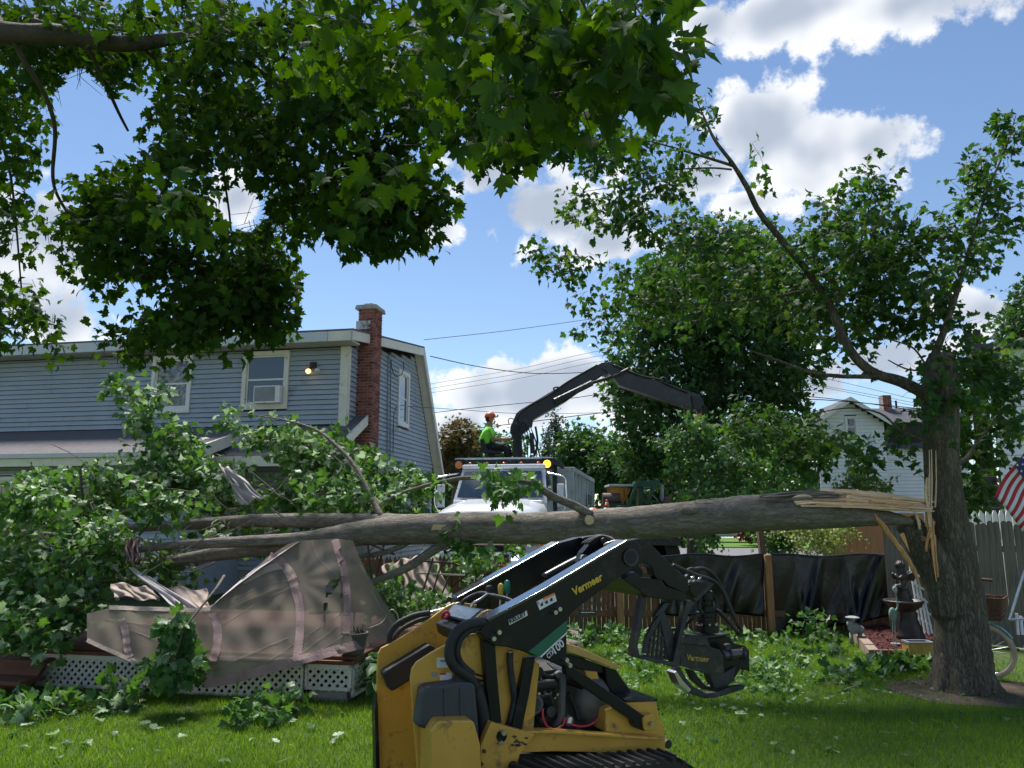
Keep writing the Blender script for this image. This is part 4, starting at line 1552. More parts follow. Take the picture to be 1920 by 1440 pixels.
near = [(760, 70, 250, 110, 3.3, .5, 34), (1050, 80, 220, 120, 2.6, .4, 36), (1180, 75, 70, 95, 2.4, .25, 15), (900, -110, 480, 120, 3.2, .7, 50), (650, 150, 120, 90, 3.9, .4, 16),
        (900, 235, 80, 40, 3.3, .3, 6), (1100, 190, 90, 40, 3.0, .2, 8), (330, 380, 70, 40, 4.0, .2, 7), (700, 310, 90, 60, 3.9, .3, 8)]
tw = [add_spray(more(near, 1.2), .2, 5, .122, droop=1.0, upn=.4, face=.55, tone=(.5, .26))]
mid = [(800, 120, 430, 140, 5.2, .8, 215), (1120, 110, 160, 120, 4.8, .6, 70), (620, 240, 190, 110, 5.5, .8, 130), (720, 370, 115, 75, 5.5, .6, 105), (690, 430, 90, 35, 5.5, .5, 30), (960, 230, 120, 55, 4.6, .5, 50),
       (340, 60, 320, 90, 5.6, 1.0, 160), (410, 240, 140, 100, 5.9, .9, 120), (300, 400, 120, 85, 6.2, .7, 84), (420, 540, 110, 60, 6.3, .6, 88), (330, 600, 90, 45, 6.3, .5, 55),
       (215, 410, 60, 80, 6.1, .5, 60), (260, 500, 80, 60, 6.2, .5, 24), (500, 540, 50, 60, 6.2, .4, 30), (380, 470, 110, 60, 6.3, .5, 26), (490, 460, 60, 90, 6.2, .5, 50), (560, 360, 70, 60, 5.8, .5, 45), (480, 590, 70, 45, 6.3, .4, 30), (170, 500, 50, 40, 6.3, .4, 14), (140, 380, 55, 60, 6.2, .4, 14),
       (15, 190, 85, 125, 6.6, .7, 75), (40, 40, 120, 80, 5.9, .8, 80), (20, 590, 75, 70, 6.6, .5, 34), (95, 625, 30, 15, 6.5, .2, 5), (45, 430, 60, 60, 6.4, .4, 14), (10, 320, 50, 50, 6.5, .4, 12), (190, 110, 90, 50, 5.8, .5, 40), (85, 130, 50, 40, 6, .4, 14),
       (800, 400, 45, 40, 5.5, .3, 14), (230, 640, 60, 20, 6.3, .3, 12)]
tw.append(add_spray(more(mid, 1.3), .28, 7, .098, droop=.8, upn=.55, face=.3, tone=(.3, .24)))
# boughs above the frame
st = np.column_stack([rng.uniform(-9, -2.5, 260), rng.uniform(-1.5, 8, 260), rng.uniform(5.2, 9.5, 260)])
st = st[(st[:, 2] - CAM_H) > 0.92 * np.maximum(st[:, 1], .3)]
data.append(sprays(st, rdirs(len(st)), .5, 7, .17, tone=(.4, .25)))
tw.append(data[-1][5])


def keep_top(P):
    px, py = proj(P)
    hole = (((px - 152) / 50) ** 2 + ((py - 205) / 85) ** 2 < 1)
    hole |= (((px - 70) / 55) ** 2 + ((py - 480) / 35) ** 2 < 1) & (rng.random(len(px)) < .5)
    hole |= (((px - 460) / 45) ** 2 + ((py - 395) / 40) ** 2 < 1)
    # open sky right of the boughs
    hole |= (px > 1300) & (py > -60)
    hole |= (px > 1215) & (py > 215)
    hole |= (px > 1010) & (py > 300)
    hole |= (px > 860) & (py > 335)
    hole |= (px > 560) & (py > 482)
    return ~hole


foliage(om, data, leaf_top, TPL_HI, 300, keep=keep_top)
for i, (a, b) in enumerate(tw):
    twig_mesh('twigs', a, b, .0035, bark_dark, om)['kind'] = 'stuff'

# ---- 2. broken maple standing on the right
TBp = gnd(1806, 1292)
TY = TBp.y
bt = thing('broken_maple', 'leaning maple trunk with torn fork standing at the right of the lawn', 'tree', TBp)
tp = [(1803, 1300, .34), (1803, 1285, .295), (1806, 1255, .27), (1803, 1200, .25), (1799, 1120, .225), (1788, 1040, .20), (1776, 960, .178), (1766, 880, .17), (1764, 800, .172), (1763, 740, .185), (1764, 690, .155), (1766, 665, .12)]
q = MB()
curve_tube(q, [at(a, b, TY) for a, b, r in tp], [r for a, b, r in tp], 22, 6, .035)
q.build('trunk', bark_v, bt, smooth=True)
# root flare
for a in (200, 235, 275, 310, 345, 20):
    d = Vector((math.cos(R(a)), math.sin(R(a)), 0))
    q = MB()
    b0 = at(1803, 1262, TY)
    curve_tube(q, [b0 + d * .1 + Vector((0, 0, .15)), TBp + d * .25 + Vector((0, 0, .05)), TBp + d * .37 + Vector((0, 0, -.03))], [.14, .09, .03], 8, 4, .05)
    q.build('root', bark_v, bt, smooth=True)
grow(bt, 'limb', [
    [(1764, 745, TY, 0.096), (1735, 738, TY, 0.068), (1690, 716, TY + .05, 0.060), (1640, 700, TY + .1, 0.053), (1605, 672, TY + .15, 0.050), (1580, 630, TY + .2, 0.046), (1555, 570, TY + .3, 0.044), (1515, 510, TY + .3, 0.040), (1470, 455, TY + .3, 0.037), (1425, 400, TY + .2, 0.034), (1400, 350, TY + .1, 0.030), (1372, 305, TY, 0.024), (1340, 262, TY, 0.018), (1318, 215, TY, 0.010), (1305, 185, TY, 0.005)],
    [(1764, 690, TY, .10), (1748, 690, TY, .07), (1752, 668, TY, .045), (1770, 620, TY, .035), (1790, 560, TY, .03), (1808, 500, TY, .026), (1828, 430, TY, .02), (1850, 360, TY, .015), (1885, 280, TY, .009), (1905, 215, TY, .005)],
    [(1378, 312, TY + .02, .02), (1340, 300, TY, .016), (1290, 285, TY, .013), (1230, 268, TY - .1, .008), (1170, 255, TY - .1, .005)],
    [(1372, 318, TY, .012), (1330, 315, TY, .01), (1260, 320, TY, .007), (1180, 345, TY, .005), (1090, 360, TY, .003)],
    [(1655, 706, TY + .08, .028), (1612, 706, TY + .1, .025), (1570, 705, TY + .2, .022), (1520, 698, TY + .2, .018), (1470, 680, TY + .3, .014), (1400, 655, TY + .4, .008)],
    [(1745, 700, TY, .012), (1715, 655, TY, .01), (1680, 640, TY, .008), (1640, 630, TY, .005)],
    [(1735, 695, TY, .012), (1700, 692, TY, .009), (1665, 675, TY, .006)],
    [(1530, 540, TY + .3, .02), (1430, 560, TY + .4, .014), (1300, 570, TY + .4, .01), (1180, 560, TY + .3, .006)],
    [(1580, 560, TY + .3, .02), (1600, 500, TY + .3, .015), (1620, 430, TY + .2, .01), (1640, 340, TY + .2, .005)],
    [(1785, 575, TY, .015), (1740, 500, TY, .012), (1700, 450, TY, .008)],
    [(1730, 825, TY - .1, .016), (1690, 808, TY - .15, .013), (1650, 775, TY - .15, .01), (1590, 765, TY - .1, .007), (1530, 775, TY, .005)],
    [(1790, 870, TY + .2, .03), (1812, 860, TY + .3, .025), (1835, 825, TY + .4, .015), (1880, 770, TY + .4, .008)]], bark_v, 9)
# stub of the fallen stem with torn bark and splinters
q = MB()
curve_tube(q, [at(a, b, TY - .02) for a, b, r in ((1790, 1150, .2), (1768, 1090, .19), (1738, 1035, .16), (1716, 1000, .14), (1700, 978, .12))], [.2, .19, .165, .145, .12], 14, 5, .06)
q.build('broken_stub', bark_v, bt, smooth=True)


def shard(parent, pts, w, th, m, name='splinter'):
    """tapering splinter along pts [(px,py,Y)]"""
    q = MB()
    P = [at(*p) for p in pts]
    n = len(P)
    for i, p in enumerate(P):
        t = i / (n - 1)
        s = w * (1 - t) ** .8 + .003
        d = (P[min(i + 1, n - 1)] - P[max(i - 1, 0)]).normalized()
        sd = d.cross(Vector((0, 1, 0))).normalized()
        for (x, y) in ((-1, -1), (1, -.8), (.9, 1), (-1, .7)):
            q.v.append(p + sd * s * x * random.uniform(.8, 1.1) + Vector((0, 1, 0)) * th * y * (1 - t * .7))
    for i in range(n - 1):
        for k in range(4):
            a = i * 4 + k
            b_ = i * 4 + (k + 1) % 4
            q.f.append((a, b_, b_ + 4, a + 4))
    q.f.append((3, 2, 1, 0))
    q.f.append(tuple((n - 1) * 4 + k for k in range(4)))
    return q.build(name, m, parent)


yf = TY - .17
for (pts, w, m_) in (([(1745, 1000, yf), (1741, 960, yf), (1736, 925, yf), (1738, 890, yf)], .035, wood_raw), ([(1752, 1010, yf), (1755, 1050, yf - .03), (1760, 1085, yf - .04)], .03, wood_orange),
                     ([(1748, 985, yf - .01), (1742, 1005, yf), (1730, 1012, yf)], .025, wood_orange), ([(1738, 990, yf + .02), (1737, 950, yf + .02), (1734, 915, yf)], .02, wood_orange),
                     ([(1747, 955, yf), (1749, 900, yf + .02), (1748, 840, yf + .04)], .018, wood_raw), ([(1742, 1030, yf), (1747, 1000, yf), (1744, 975, yf)], .03, wood_orange),
                     ([(1728, 985, yf), (1722, 972, yf), (1716, 955, yf)], .03, wood_raw)):
    for k in range(4):
        o_ = random.uniform(-7, 7)
        shard(bt, [(a_ + o_, b_ + random.uniform(-8, 8), c_ - .01 * k) for a_, b_, c_ in pts], w * random.uniform(.12, .32), .008, m_)
q = MB()
curve_tube(q, [at(a, b, TY - .2) for a, b in ((1638, 964), (1655, 985), (1675, 1012), (1697, 1042), (1714, 1070), (1725, 1100))], [.02, .026, .026, .024, .02, .008], 6, 4, .15)
q.build('torn_strip', wood_orange, bt)
shard(bt, [(1690, 1000, TY - .17), (1697, 1015, TY - .18), (1705, 1035, TY - .18)], .022, .015, wood_orange)

data = []
stand = [(1500, 515, 230, 90, 8.8, 1.1, 250), (1330, 560, 170, 85, 9.0, 1.0, 130), (1190, 560, 100, 70, 8.6, .7, 62), (1060, 495, 75, 30, 8.4, .4, 24), (1010, 478, 30, 16, 8.4, .2, 5), (1120, 620, 40, 25, 8.5, .3, 9),
         (1120, 395, 100, 34, 8.1, .5, 36), (1200, 300, 130, 55, 8.0, .6, 66), (1110, 290, 70, 40, 7.9, .4, 22), (1180, 400, 60, 40, 8.1, .4, 16), (1260, 355, 60, 30, 8.0, .4, 14), (1285, 440, 90, 45, 8.4, .5, 40), (1210, 440, 30, 30, 8.3, .3, 7), (1160, 250, 70, 30, 7.9, .4, 14),
         (1620, 440, 105, 85, 8.1, .7, 110), (1640, 340, 38, 30, 8.0, .3, 14), (1560, 400, 40, 40, 8.0, .3, 14), (1700, 530, 100, 90, 8.2, .7, 115), (1800, 450, 75, 80, 7.8, .4, 52), (1850, 340, 50, 60, 7.8, .3, 38), (1890, 260, 36, 50, 7.7, .25, 20), (1870, 430, 40, 50, 7.8, .3, 18),
         (1850, 690, 85, 45, 8.2, .5, 70), (1765, 715, 50, 45, 7.6, .25, 30), (1820, 800, 100, 85, 8.8, .5, 125), (1905, 760, 45, 70, 8.3, .4, 36), (1570, 600, 100, 55, 8.6, .6, 66), (1310, 225, 35, 40, 8.0, .25, 12), (1420, 290, 12, 12, 7.9, .1, 2), (1430, 335, 14, 10, 7.9, .1, 2), (1660, 590, 80, 50, 8.2, .5, 40), (1780, 600, 45, 60, 7.9, .4, 26),
         (1600, 835, 90, 28, 8.0, .4, 16), (1660, 880, 60, 30, 8.0, .4, 12), (1470, 815, 95, 42, 9.3, .6, 76), (1530, 850, 55, 45, 9.2, .4, 42), (1400, 790, 50, 30, 9.3, .4, 20), (1822, 925, 45, 36, 8.9, .4, 40), (1700, 790, 20, 20, 7.6, .2, 4), (1745, 770, 30, 30, 7.5, .2, 9), (1560, 690, 40, 14, 8.2, .3, 5), (1640, 695, 20, 12, 8, .2, 3)]
tws = add_spray(more(stand, 1.08), .24, 6, .098, droop=.7, upn=.6, face=.25, tone=(.42, .25), dirbias=(-.2, 0, .1))


def keep_stand(P):
    px, py = proj(P)
    h = (px > 1735) & (px < 1800) & (py > 905)          # the bare trunk
    h |= (px > 1640) & (px < 1700) & (py > 650) & (py < 780) & (rng.random(len(px)) < .8)
    h |= (px > 1530) & (px < 1740) & (py > 705) & (py < 765) & (rng.random(len(px)) < .85)
    return ~h


foliage(bt, data, leaf_std, TPL_HI, 300, keep=keep_stand)
twig_mesh('twigs', *tws, .003, bark_twig, bt)['kind'] = 'stuff'

# ---- 3. the fallen stem lying across the yard
FB = at(700, 1000, 8.3)
FB.z = 0
ft = thing('fallen_maple', 'long fallen maple trunk lying across the yard with its crown on the deck', 'fallen tree', FB)
tr = [(1712, 978, 7.65, .03), (1670, 972, 7.65, .07), (1600, 965, 7.68, .125), (1520, 960, 7.7, .175), (1420, 962, 7.75, .185), (1300, 972, 7.85, .18), (1180, 982, 7.95, .172), (1090, 988, 8.0, .178), (1000, 990, 8.05, .165), (900, 990, 8.1, .165), (820, 991, 8.15, .165), (740, 994, 8.2, .155), (660, 1002, 8.25, .13), (590, 1012, 8.3, .105), (500, 1025, 8.35, .09), (400, 1040, 8.45, .075), (300, 1052, 8.6, .06), (180, 1040, 8.9, .045)]
q = MB()
curve_tube(q, [at(a, b, c) for a, b, c, r in tr], [r for a, b, c, r in tr], 20, 6, .03)
q.build('trunk', bark_h, ft, smooth=True)
# knobs and branch collars
for (px, py, Y, r, sc) in ((1330, 945, 7.78, .10, (1.7, .8, .5)), (1295, 958, 7.72, .09, (1.2, .8, .6)), (1500, 935, 7.72, .13, (1.8, .9, .55)), (1440, 940, 7.75, .10, (1.6, .9, .5)), (1075, 1000, 7.96, .13, (1.1, .9, 1.0)), (830, 1000, 8.1, .12, (1.0, .9, 1.0))):
    q = MB()
    q.sphere(at(px, py, Y), tuple(r * s for s in sc), 12, 8)
    for v in q.v:
        v += Vector((random.uniform(-.012, .012), random.uniform(-.012, .012), random.uniform(-.012, .012)))
    q.build('bark_knot', bark_h, ft, smooth=True)
grow(ft, 'limb', [
    [(780, 985, 8.2, .12), (700, 978, 8.3, .09), (600, 976, 8.5, .085), (480, 976, 8.7, .075), (380, 982, 8.9, .066), (250, 990, 9.0, .05), (120, 1000, 9.0, .035), (40, 985, 9.1, .02)],
    [(640, 1004, 8.25, .09), (540, 1012, 8.2, .07), (440, 1016, 8.2, .06), (330, 1022, 8.2, .045), (230, 1035, 8.2, .032), (170, 1044, 8.2, .022), (90, 1050, 8.3, .012)],
    [(160, 1012, 8.6, .04), (75, 1003, 8.6, .045), (0, 998, 8.6, .05), (-90, 990, 8.6, .05)],
    [(715, 970, 8.25, .04), (695, 930, 8.4, .032), (662, 870, 8.6, .026), (630, 835, 8.8, .022), (590, 805, 9, .016), (520, 785, 9.2, .009), (440, 775, 9.4, .004)],
    [(845, 1010, 8.1, .055), (800, 1040, 8.1, .05), (760, 1066, 8.1, .045), (700, 1090, 8.0, .032), (660, 1100, 8.0, .02)],
    [(790, 1000, 8.2, .04), (755, 1022, 8.2, .032), (720, 1036, 8.2, .028), (670, 1045, 8.3, .02)],
    [(1108, 965, 7.9, .048), (1075, 947, 7.85, .046), (1040, 932, 7.8, .042), (1010, 914, 7.75, .036), (985, 903, 7.75, .026), (950, 898, 7.75, .012)],
    [(915, 898, 8.2, .02), (870, 896, 8.3, .024), (820, 905, 8.4, .022), (780, 916, 8.5, .02), (740, 930, 8.5, .016), (700, 960, 8.4, .014)],
    [(560, 930, 9, .02), (620, 900, 9, .018), (640, 870, 9.2, .014), (600, 840, 9.2, .008)],
    [(330, 960, 9.2, .03), (310, 880, 9.6, .022), (280, 800, 9.8, .014), (240, 720, 9.8, .006)],
    [(95, 962, 8.4, .012), (130, 970, 8.4, .013), (165, 980, 8.4, .013)],
    [(300, 985, 8.1, .008), (250, 1075, 8.0, .006), (150, 1090, 8.0, .004)], [(400, 1000, 8.0, .007), (330, 1040, 7.9, .006), (240, 1095, 7.8, .004)],
    [(290, 1250, 6.8, .006), (330, 1225, 6.8, .007), (345, 1180, 6.85, .008), (400, 1110, 7.2, .012), (420, 1080, 7.6, .014)],
    [(180, 900, 9, .006), (150, 860, 9.2, .006), (90, 830, 9.3, .004)]], bark_h, 9)
for k in range(46):
    x, y = random.uniform(30, 760), random.uniform(890, 1060)
    Yb = random.uniform(8.0, 8.9)
    dx, dy = random.uniform(-110, -20) * random.choice((1, 1, -1)), random.uniform(-70, 45)
    grow(ft, 'branchlet', [[(x, y, Yb, random.uniform(.006, .013)), (x + dx * .5, y + dy * .4 + random.uniform(-12, 12), Yb + .05, .006), (x + dx, y + dy, Yb + .1, .002)]], bark_h, 6)
# pale broken end: fibrous slab on top of the trunk towards the standing tree
def fibre_slab(parent, top, bot, x0, x1, Y0, dY, m, nu=46, nv=34, rag=10):
    rr = random.Random(5)
    rows = [rr.uniform(-1, 1) for _ in range(nv + 1)]
    ends = [rr.uniform(0, 1) ** 2 for _ in range(nv + 1)]
    ph = [rr.uniform(0, 6) for _ in range(nv + 1)]

    def ip(C, x):
        for (a_, b_), (c_, d_) in zip(C, C[1:]):
            if x <= c_:
                return b_ + (d_ - b_) * max(0, (x - a_)) / (c_ - a_)
        return C[-1][1]

    def fn(u, v):
        j = int(round(v * nv))
        x = x0 + rag * 4 * ends[j] + (x1 - x0 - rag * 5 * ends[(j * 7) % nv]) * u
        ya, yb = ip(top, x), ip(bot, x)
        y = ya + (yb - ya) * v + .8 * math.sin(5 * u + ph[j])
        return at(x, y, Y0 + dY * (1 - v) ** 1.2 + .018 * rows[j] + .008 * math.sin(9 * u + ph[j]))
    q = MB()
    q.grid(fn, nu, nv)
    return q.build('exposed_wood', m, parent, solid=.012)


TOPW = [(1490, 938), (1530, 921), (1560, 917), (1600, 919), (1650, 924), (1700, 932), (1740, 937)]
BOTW = [(1490, 946), (1530, 944), (1600, 950), (1650, 956), (1700, 958), (1740, 958)]
fibre_slab(ft, TOPW, BOTW, 1492, 1739, 7.50, .26, wood_raw)
fibre_slab(ft, [(1420, 930), (1470, 922), (1520, 918), (1580, 926)], [(1420, 938), (1470, 940), (1520, 936), (1580, 932)], 1424, 1580, 7.56, .1, bark_h, 26, 14, 5)
for k in range(34):
    x1 = random.uniform(1640, 1740)
    x0 = x1 - random.uniform(60, 190)
    t_ = random.random()
    Yq = 7.47 + .2 * (1 - t_)
    yA, yB = 924 + 26 * t_, 934 + 22 * t_ + random.uniform(-3, 3)
    shard(ft, [(x0, yA, Yq), ((x0 + x1) / 2, (yA + yB) / 2 - 1, Yq), (x1, yB, Yq)], random.choice((.004, .006, .009)), random.choice((.004, .008)), random.choice((wood_raw, wood_raw, wood_orange)))
q = MB()
curve_tube(q, [at(a, b, 7.58) for a, b in ((1480, 950), (1488, 934), (1510, 930), (1530, 936), (1560, 944))], [.008, .014, .016, .014, .006], 6, 4, .1)
q.build('splinter', wood_raw, ft)
q = MB()
q.sphere(at(1463, 952, 7.6), (.045, .03, .075), 12, 8)
q.build('dark_scar', mat('dark_sap_scar', (.035, .015, .012), .7), ft, smooth=True)
p = at(1105, 975, 7.78)
q = MB()
q.cyl(p + Vector((0, .08, 0)), p, .055, 14)
stub = q.build('cut_stub', bark_h, ft)
q = MB()
q.cyl(p, p + Vector((0, -.004, 0)), .048, 14)
q.build('cut_face', wood_cut, stub)
q = MB()
p = at(835, 985, 7.98)
q.prism([at(808, 994, 7.97), at(812, 984, 7.97), at(835, 984, 7.98), at(880, 990, 7.99), at(835, 992, 7.98)], Vector((0, .06, 0)))
q.build('torn_bark', wood_cut, ft)

data = []
fall = [(60, 940, 70, 36, 8.1, .3, 30), (170, 1010, 60, 40, 8.0, .25, 28), (300, 950, 70, 26, 8.3, .25, 26), (640, 930, 110, 26, 8.6, .2, 40), (85, 1000, 105, 95, 8.9, .6, 105), (95, 1110, 100, 70, 8.0, .5, 105), (40, 1185, 60, 35, 7.4, .3, 36), (130, 1165, 55, 30, 7.6, .25, 22), (250, 915, 150, 45, 9.6, .6, 100), (120, 930, 90, 40, 9.3, .4, 56), (320, 845, 58, 60, 9.7, .4, 62),
        (262, 775, 30, 38, 9.8, .3, 22), (225, 722, 16, 16, 9.8, .2, 7), (297, 755, 14, 30, 9.8, .2, 7), (385, 915, 80, 45, 9.5, .5, 72), (520, 825, 82, 26, 9.6, .35, 40), (430, 783, 28, 8, 9.6, .2, 6), (585, 855, 75, 36, 9.6, .4, 56),
        (700, 900, 72, 30, 9.4, .4, 52), (770, 905, 44, 24, 9.3, .3, 20), (560, 935, 150, 28, 9.4, .4, 80), (480, 1005, 120, 20, 9.0, .4, 34), (725, 1130, 42, 34, 9.2, .4, 34), (800, 1135, 36, 16, 9.6, .4, 16), (880, 1052, 44, 14, 10.4, .3, 16), (910, 1110, 44, 24, 10.4, .3, 16),
        (290, 1065, 85, 40, 8.6, .4, 36), (190, 1060, 50, 50, 8.3, .4, 30), (655, 1080, 26, 20, 9, .3, 8), (750, 950, 70, 14, 9, .4, 18), (640, 795, 8, 8, 9.5, .1, 2), (702, 862, 18, 18, 9.4, .2, 6), (15, 1080, 45, 100, 8.2, .5, 50)]
tw1 = add_spray(more(fall, 1.45), .24, 6, .104, droop=.6, upn=.4, face=.5, tone=(.64, .28), dirbias=(-.1, 0, .15))
fr_ = [(930, 893, 24, 12, 7.72, .1, 9), (955, 925, 22, 30, 7.7, .1, 9), (985, 900, 14, 10, 7.7, .06, 4), (865, 1005, 12, 22, 8.0, .08, 4), (885, 1030, 14, 20, 8.0, .08, 4), (830, 905, 8, 10, 8.2, .1, 2), (960, 1040, 40, 14, 9, .2, 8)]
tw2 = add_spray(fr_, .14, 5, .12, droop=.9, upn=.4, face=.5, tone=(.6, .2))
tw3 = add_spray([(330, 1195, 16, 36, 6.88, .06, 20), (338, 1250, 26, 30, 6.82, .06, 20), (305, 1250, 10, 14, 6.82, .05, 4)], .1, 6, .12, droop=1.0, upn=.2, face=.7, tone=(.4, .25))
foliage(ft, data, leaf_fall, TPL_HI, 300, hi=True)
for a, b in (tw1, tw2, tw3):
    twig_mesh('twigs', a, b, .0032, bark_twig, ft)['kind'] = 'stuff'


# ---- 4. trees and shrubs further off
def bush(name, label, cat, blobs, length, nleaf, size, m, trunk=None, tpl=TPL_LO, group=None, tone=(.4, .25), upn=.5, droop=.3, twig_r=.006, tm=bark_twig, bias=(0, 0, .1), crown='crown', face=.2):
    Pc = blob_points(blobs)
    base = Vector((float(np.mean(Pc[:, 0])), float(np.mean(Pc[:, 1])), 0))
    if trunk:
        base = Vector((trunk[0].x, trunk[0].y, 0))
    t = thing(name, label, cat, base, group)
    s = sprays(Pc, rdirs(len(Pc), bias), length, nleaf, size, droop=droop, upn=upn, tone=tone, face=face)
    foliage(t, [s], m, tpl, 0, name=crown)
    tg = twig_mesh('twigs', *s[5], twig_r, tm, t)
    tg['kind'] = 'stuff'
    if trunk:
        q = MB()
        curve_tube(q, [x for x in trunk[:-1]], [r for r in trunk[-1]], 10, 4, .05)
        q.build('trunk', bark_v, t, smooth=True)
        # main boughs reach into the crown
        top = trunk[-2]
        for k in range(6):
            e = Vector(Pc[rng.integers(0, len(Pc))])
            q = MB()
            mid_ = (top + e) / 2 + Vector((0, 0, .3))
            curve_tube(q, [top - Vector((0, 0, .6)), mid_, e], [trunk[-1][-1] * .8, trunk[-1][-1] * .45, .03], 7, 4, .04)
            q.build('bough', bark_v, t, smooth=True)
    return t


g = Vector((6.4, 26.5, 0))
bush('street_tree', 'tall dense green tree behind the loader boom', 'tree',
     [(1330, 560, 150, 100, 27, 2.4, 520), (1400, 690, 115, 135, 27, 2.4, 600), (1260, 690, 90, 100, 26.5, 2, 260), (1190, 760, 52, 80, 26, 1.5, 110), (1350, 455, 95, 45, 27, 1.4, 120), (1470, 560, 50, 110, 27, 1.8, 130),
      (1190, 860, 50, 34, 27, 1.2, 80), (1440, 840, 100, 80, 26, 2, 240), (1290, 830, 110, 90, 27, 2, 260), (1225, 600, 50, 70, 26, 1.3, 70), (1490, 660, 60, 120, 27, 1.8, 160), (1165, 700, 36, 80, 26, 1.2, 70), (1420, 470, 60, 40, 27, 1.2, 60)],
     .7, 9, .25, leaf_far, [g, g + Vector((0, 0, 1.5)), g + Vector((.1, 0, 4)), [.35, .28, .2]], tone=(.4, .24))
bush('branch_bundle', 'heap of cut leafy branches held under the yellow loader grapple', 'branches',
     [(1330, 855, 85, 60, 17.6, .7, 130), (1425, 885, 95, 52, 17.5, .7, 120), (1350, 925, 70, 30, 17.3, .5, 50), (1318, 1000, 18, 36, 17.0, .2, 22), (1300, 810, 45, 22, 17.6, .4, 26), (1480, 850, 60, 45, 17.6, .5, 50), (1255, 835, 22, 24, 17.6, .4, 12)],
     .4, 8, .14, leaf_fall, tone=(.45, .25), droop=.9, crown='foliage')
bush('dappled_willow', 'pale yellow-green dappled willow bush behind the black sheet', 'bush',
     [(1530, 1005, 50, 26, 12.2, .4, 90), (1580, 985, 28, 20, 12.2, .3, 34), (1500, 990, 34, 16, 12.2, .3, 34), (1545, 1030, 50, 12, 12.2, .3, 30)], .45, 14, .055, leaf_willow, tone=(.5, .3), bias=(0, 0, .6), droop=.0, twig_r=.004, crown='foliage')
bush('dark_shrub', 'dark green shrub between tall post and pale willow', 'bush', [(1460, 1005, 32, 32, 13.5, .4, 80), (1440, 960, 30, 26, 13.8, .4, 50)], .35, 8, .1, leaf_far, tone=(.3, .2), crown='foliage')
bush('red_shrub', 'dark red shrub on the far side of the street', 'bush', [(1404, 992, 13, 9, 41, .6, 60)], .5, 8, .25, leaf_red, crown='foliage')
bush('round_shrub', 'round green shrub beside the red one across the street', 'bush', [(1422, 996, 13, 11, 40, .6, 60)], .5, 8, .25, leaf_far, tone=(.5, .2), crown='foliage')
bush('garden_evergreen', 'small bright evergreen against the white house wall', 'bush', [(1612, 915, 22, 26, 24, .5, 60), (1585, 925, 18, 14, 24, .4, 26), (1650, 922, 18, 16, 24, .4, 26)], .4, 10, .12, leaf_willow, tone=(.15, .15), bias=(0, 0, 1.0), crown='foliage')
bush('right_edge_tree', 'dark green tree rising beyond the white house at the right edge', 'tree', [(1915, 620, 45, 50, 24, 1.2, 160), (1950, 560, 50, 50, 24, 1.2, 120)], .6, 8, .2, leaf_far, [Vector((16.5, 24, 0)), Vector((16.5, 24, 3)), Vector((16.4, 24, 6)), [.25, .2, .15]], tone=(.3, .2))
bush('brown_tinged_tree', 'brown-tinged tree between the blue house and the loader operator', 'tree', [(860, 830, 28, 36, 38, 1.2, 150), (845, 860, 30, 30, 38, 1.2, 100)], .8, 8, .28, leaf_mat('leaf_bronze', (0.05, 0.05, 0.02), (0.10, 0.085, 0.03), (0.16, 0.10, 0.05)), [Vector((-2.9, 38, 0)), Vector((-2.9, 38, 2)), Vector((-2.8, 38, 3.5)), [.25, .2, .15]])
bush('leafy_background_tree', 'rounded green tree behind the truck operator', 'tree', [(900, 845, 40, 34, 44, 1.5, 170), (950, 850, 36, 26, 46, 1.5, 110)], .9, 8, .32, leaf_far, [Vector((-1.9, 44, 0)), Vector((-1.9, 44, 2)), Vector((-1.8, 44, 4)), [.3, .25, .2]], tone=(.45, .2))
# airy spruce
sp = []
for k in range(13):
    t = k / 12
    sp.append((1042 + random.uniform(-2, 2), 785 + 88 * t, 6 + 34 * t ** .8, 5, 50, .3 + 1.4 * t, int(6 + 24 * t)))
bush('spruce_tree', 'airy blue-green conifer behind the loader post', 'tree', sp, .9, 12, .2, leaf_blue, [Vector((2.95, 50, 0)), Vector((2.95, 50, 4)), Vector((2.95, 50, 8.3)), [.25, .18, .06]], tone=(.35, .25), bias=(0, 0, -.3), twig_r=.02)
far = [('wooded_tree', 'mid green tree directly behind the grey truck box', 1090, 850, 46, 40, 46), ('wooded_tree', 'dark tree between grey truck box and tall street tree', 1150, 880, 44, 52, 44), ('wooded_tree', 'distant tree behind the hopper and green crane', 1215, 905, 50, 40, 48),
       ('wooded_tree', 'distant tree left behind the blue house roofline', 800, 900, 60, 50, 60), ('wooded_tree', 'far tree seen through the gap under the broken maple limb', 1330, 930, 70, 36, 60), ('wooded_tree', 'distant tree behind the white gabled house', 1700, 880, 120, 60, 62)]
for nm, lb, cx, cy_, rx, ry, Y in far:
    g = at(cx, cy_, Y)
    bush(nm, lb, 'tree', [(cx, cy_, rx, ry, Y, 2, 220), (cx + rx * .3, cy_ + ry * .5, rx, ry * .8, Y, 2, 150)], 1.0, 8, .38, leaf_far, [Vector((g.x, Y, 0)), Vector((g.x, Y, 1.5)), Vector((g.x, Y, max(2.0, g.z - .5))), [.35, .3, .2]], tone=(.35, .22), group='distant trees')
# far wood closing the horizon on both sides
st = np.column_stack([rng.uniform(-120, 120, 1500), rng.uniform(85, 100, 1500), rng.uniform(0.3, 6.5, 1500)])
wt = thing('far_wood', 'distant continuous wood along the horizon', 'wood', (0, 90, 0))
wt['kind'] = 'stuff'
s = sprays(st, rdirs(len(st)), 2.0, 9, 1.3, tone=(.3, .2))
foliage(wt, [s], leaf_far, TPL_LO, 0)
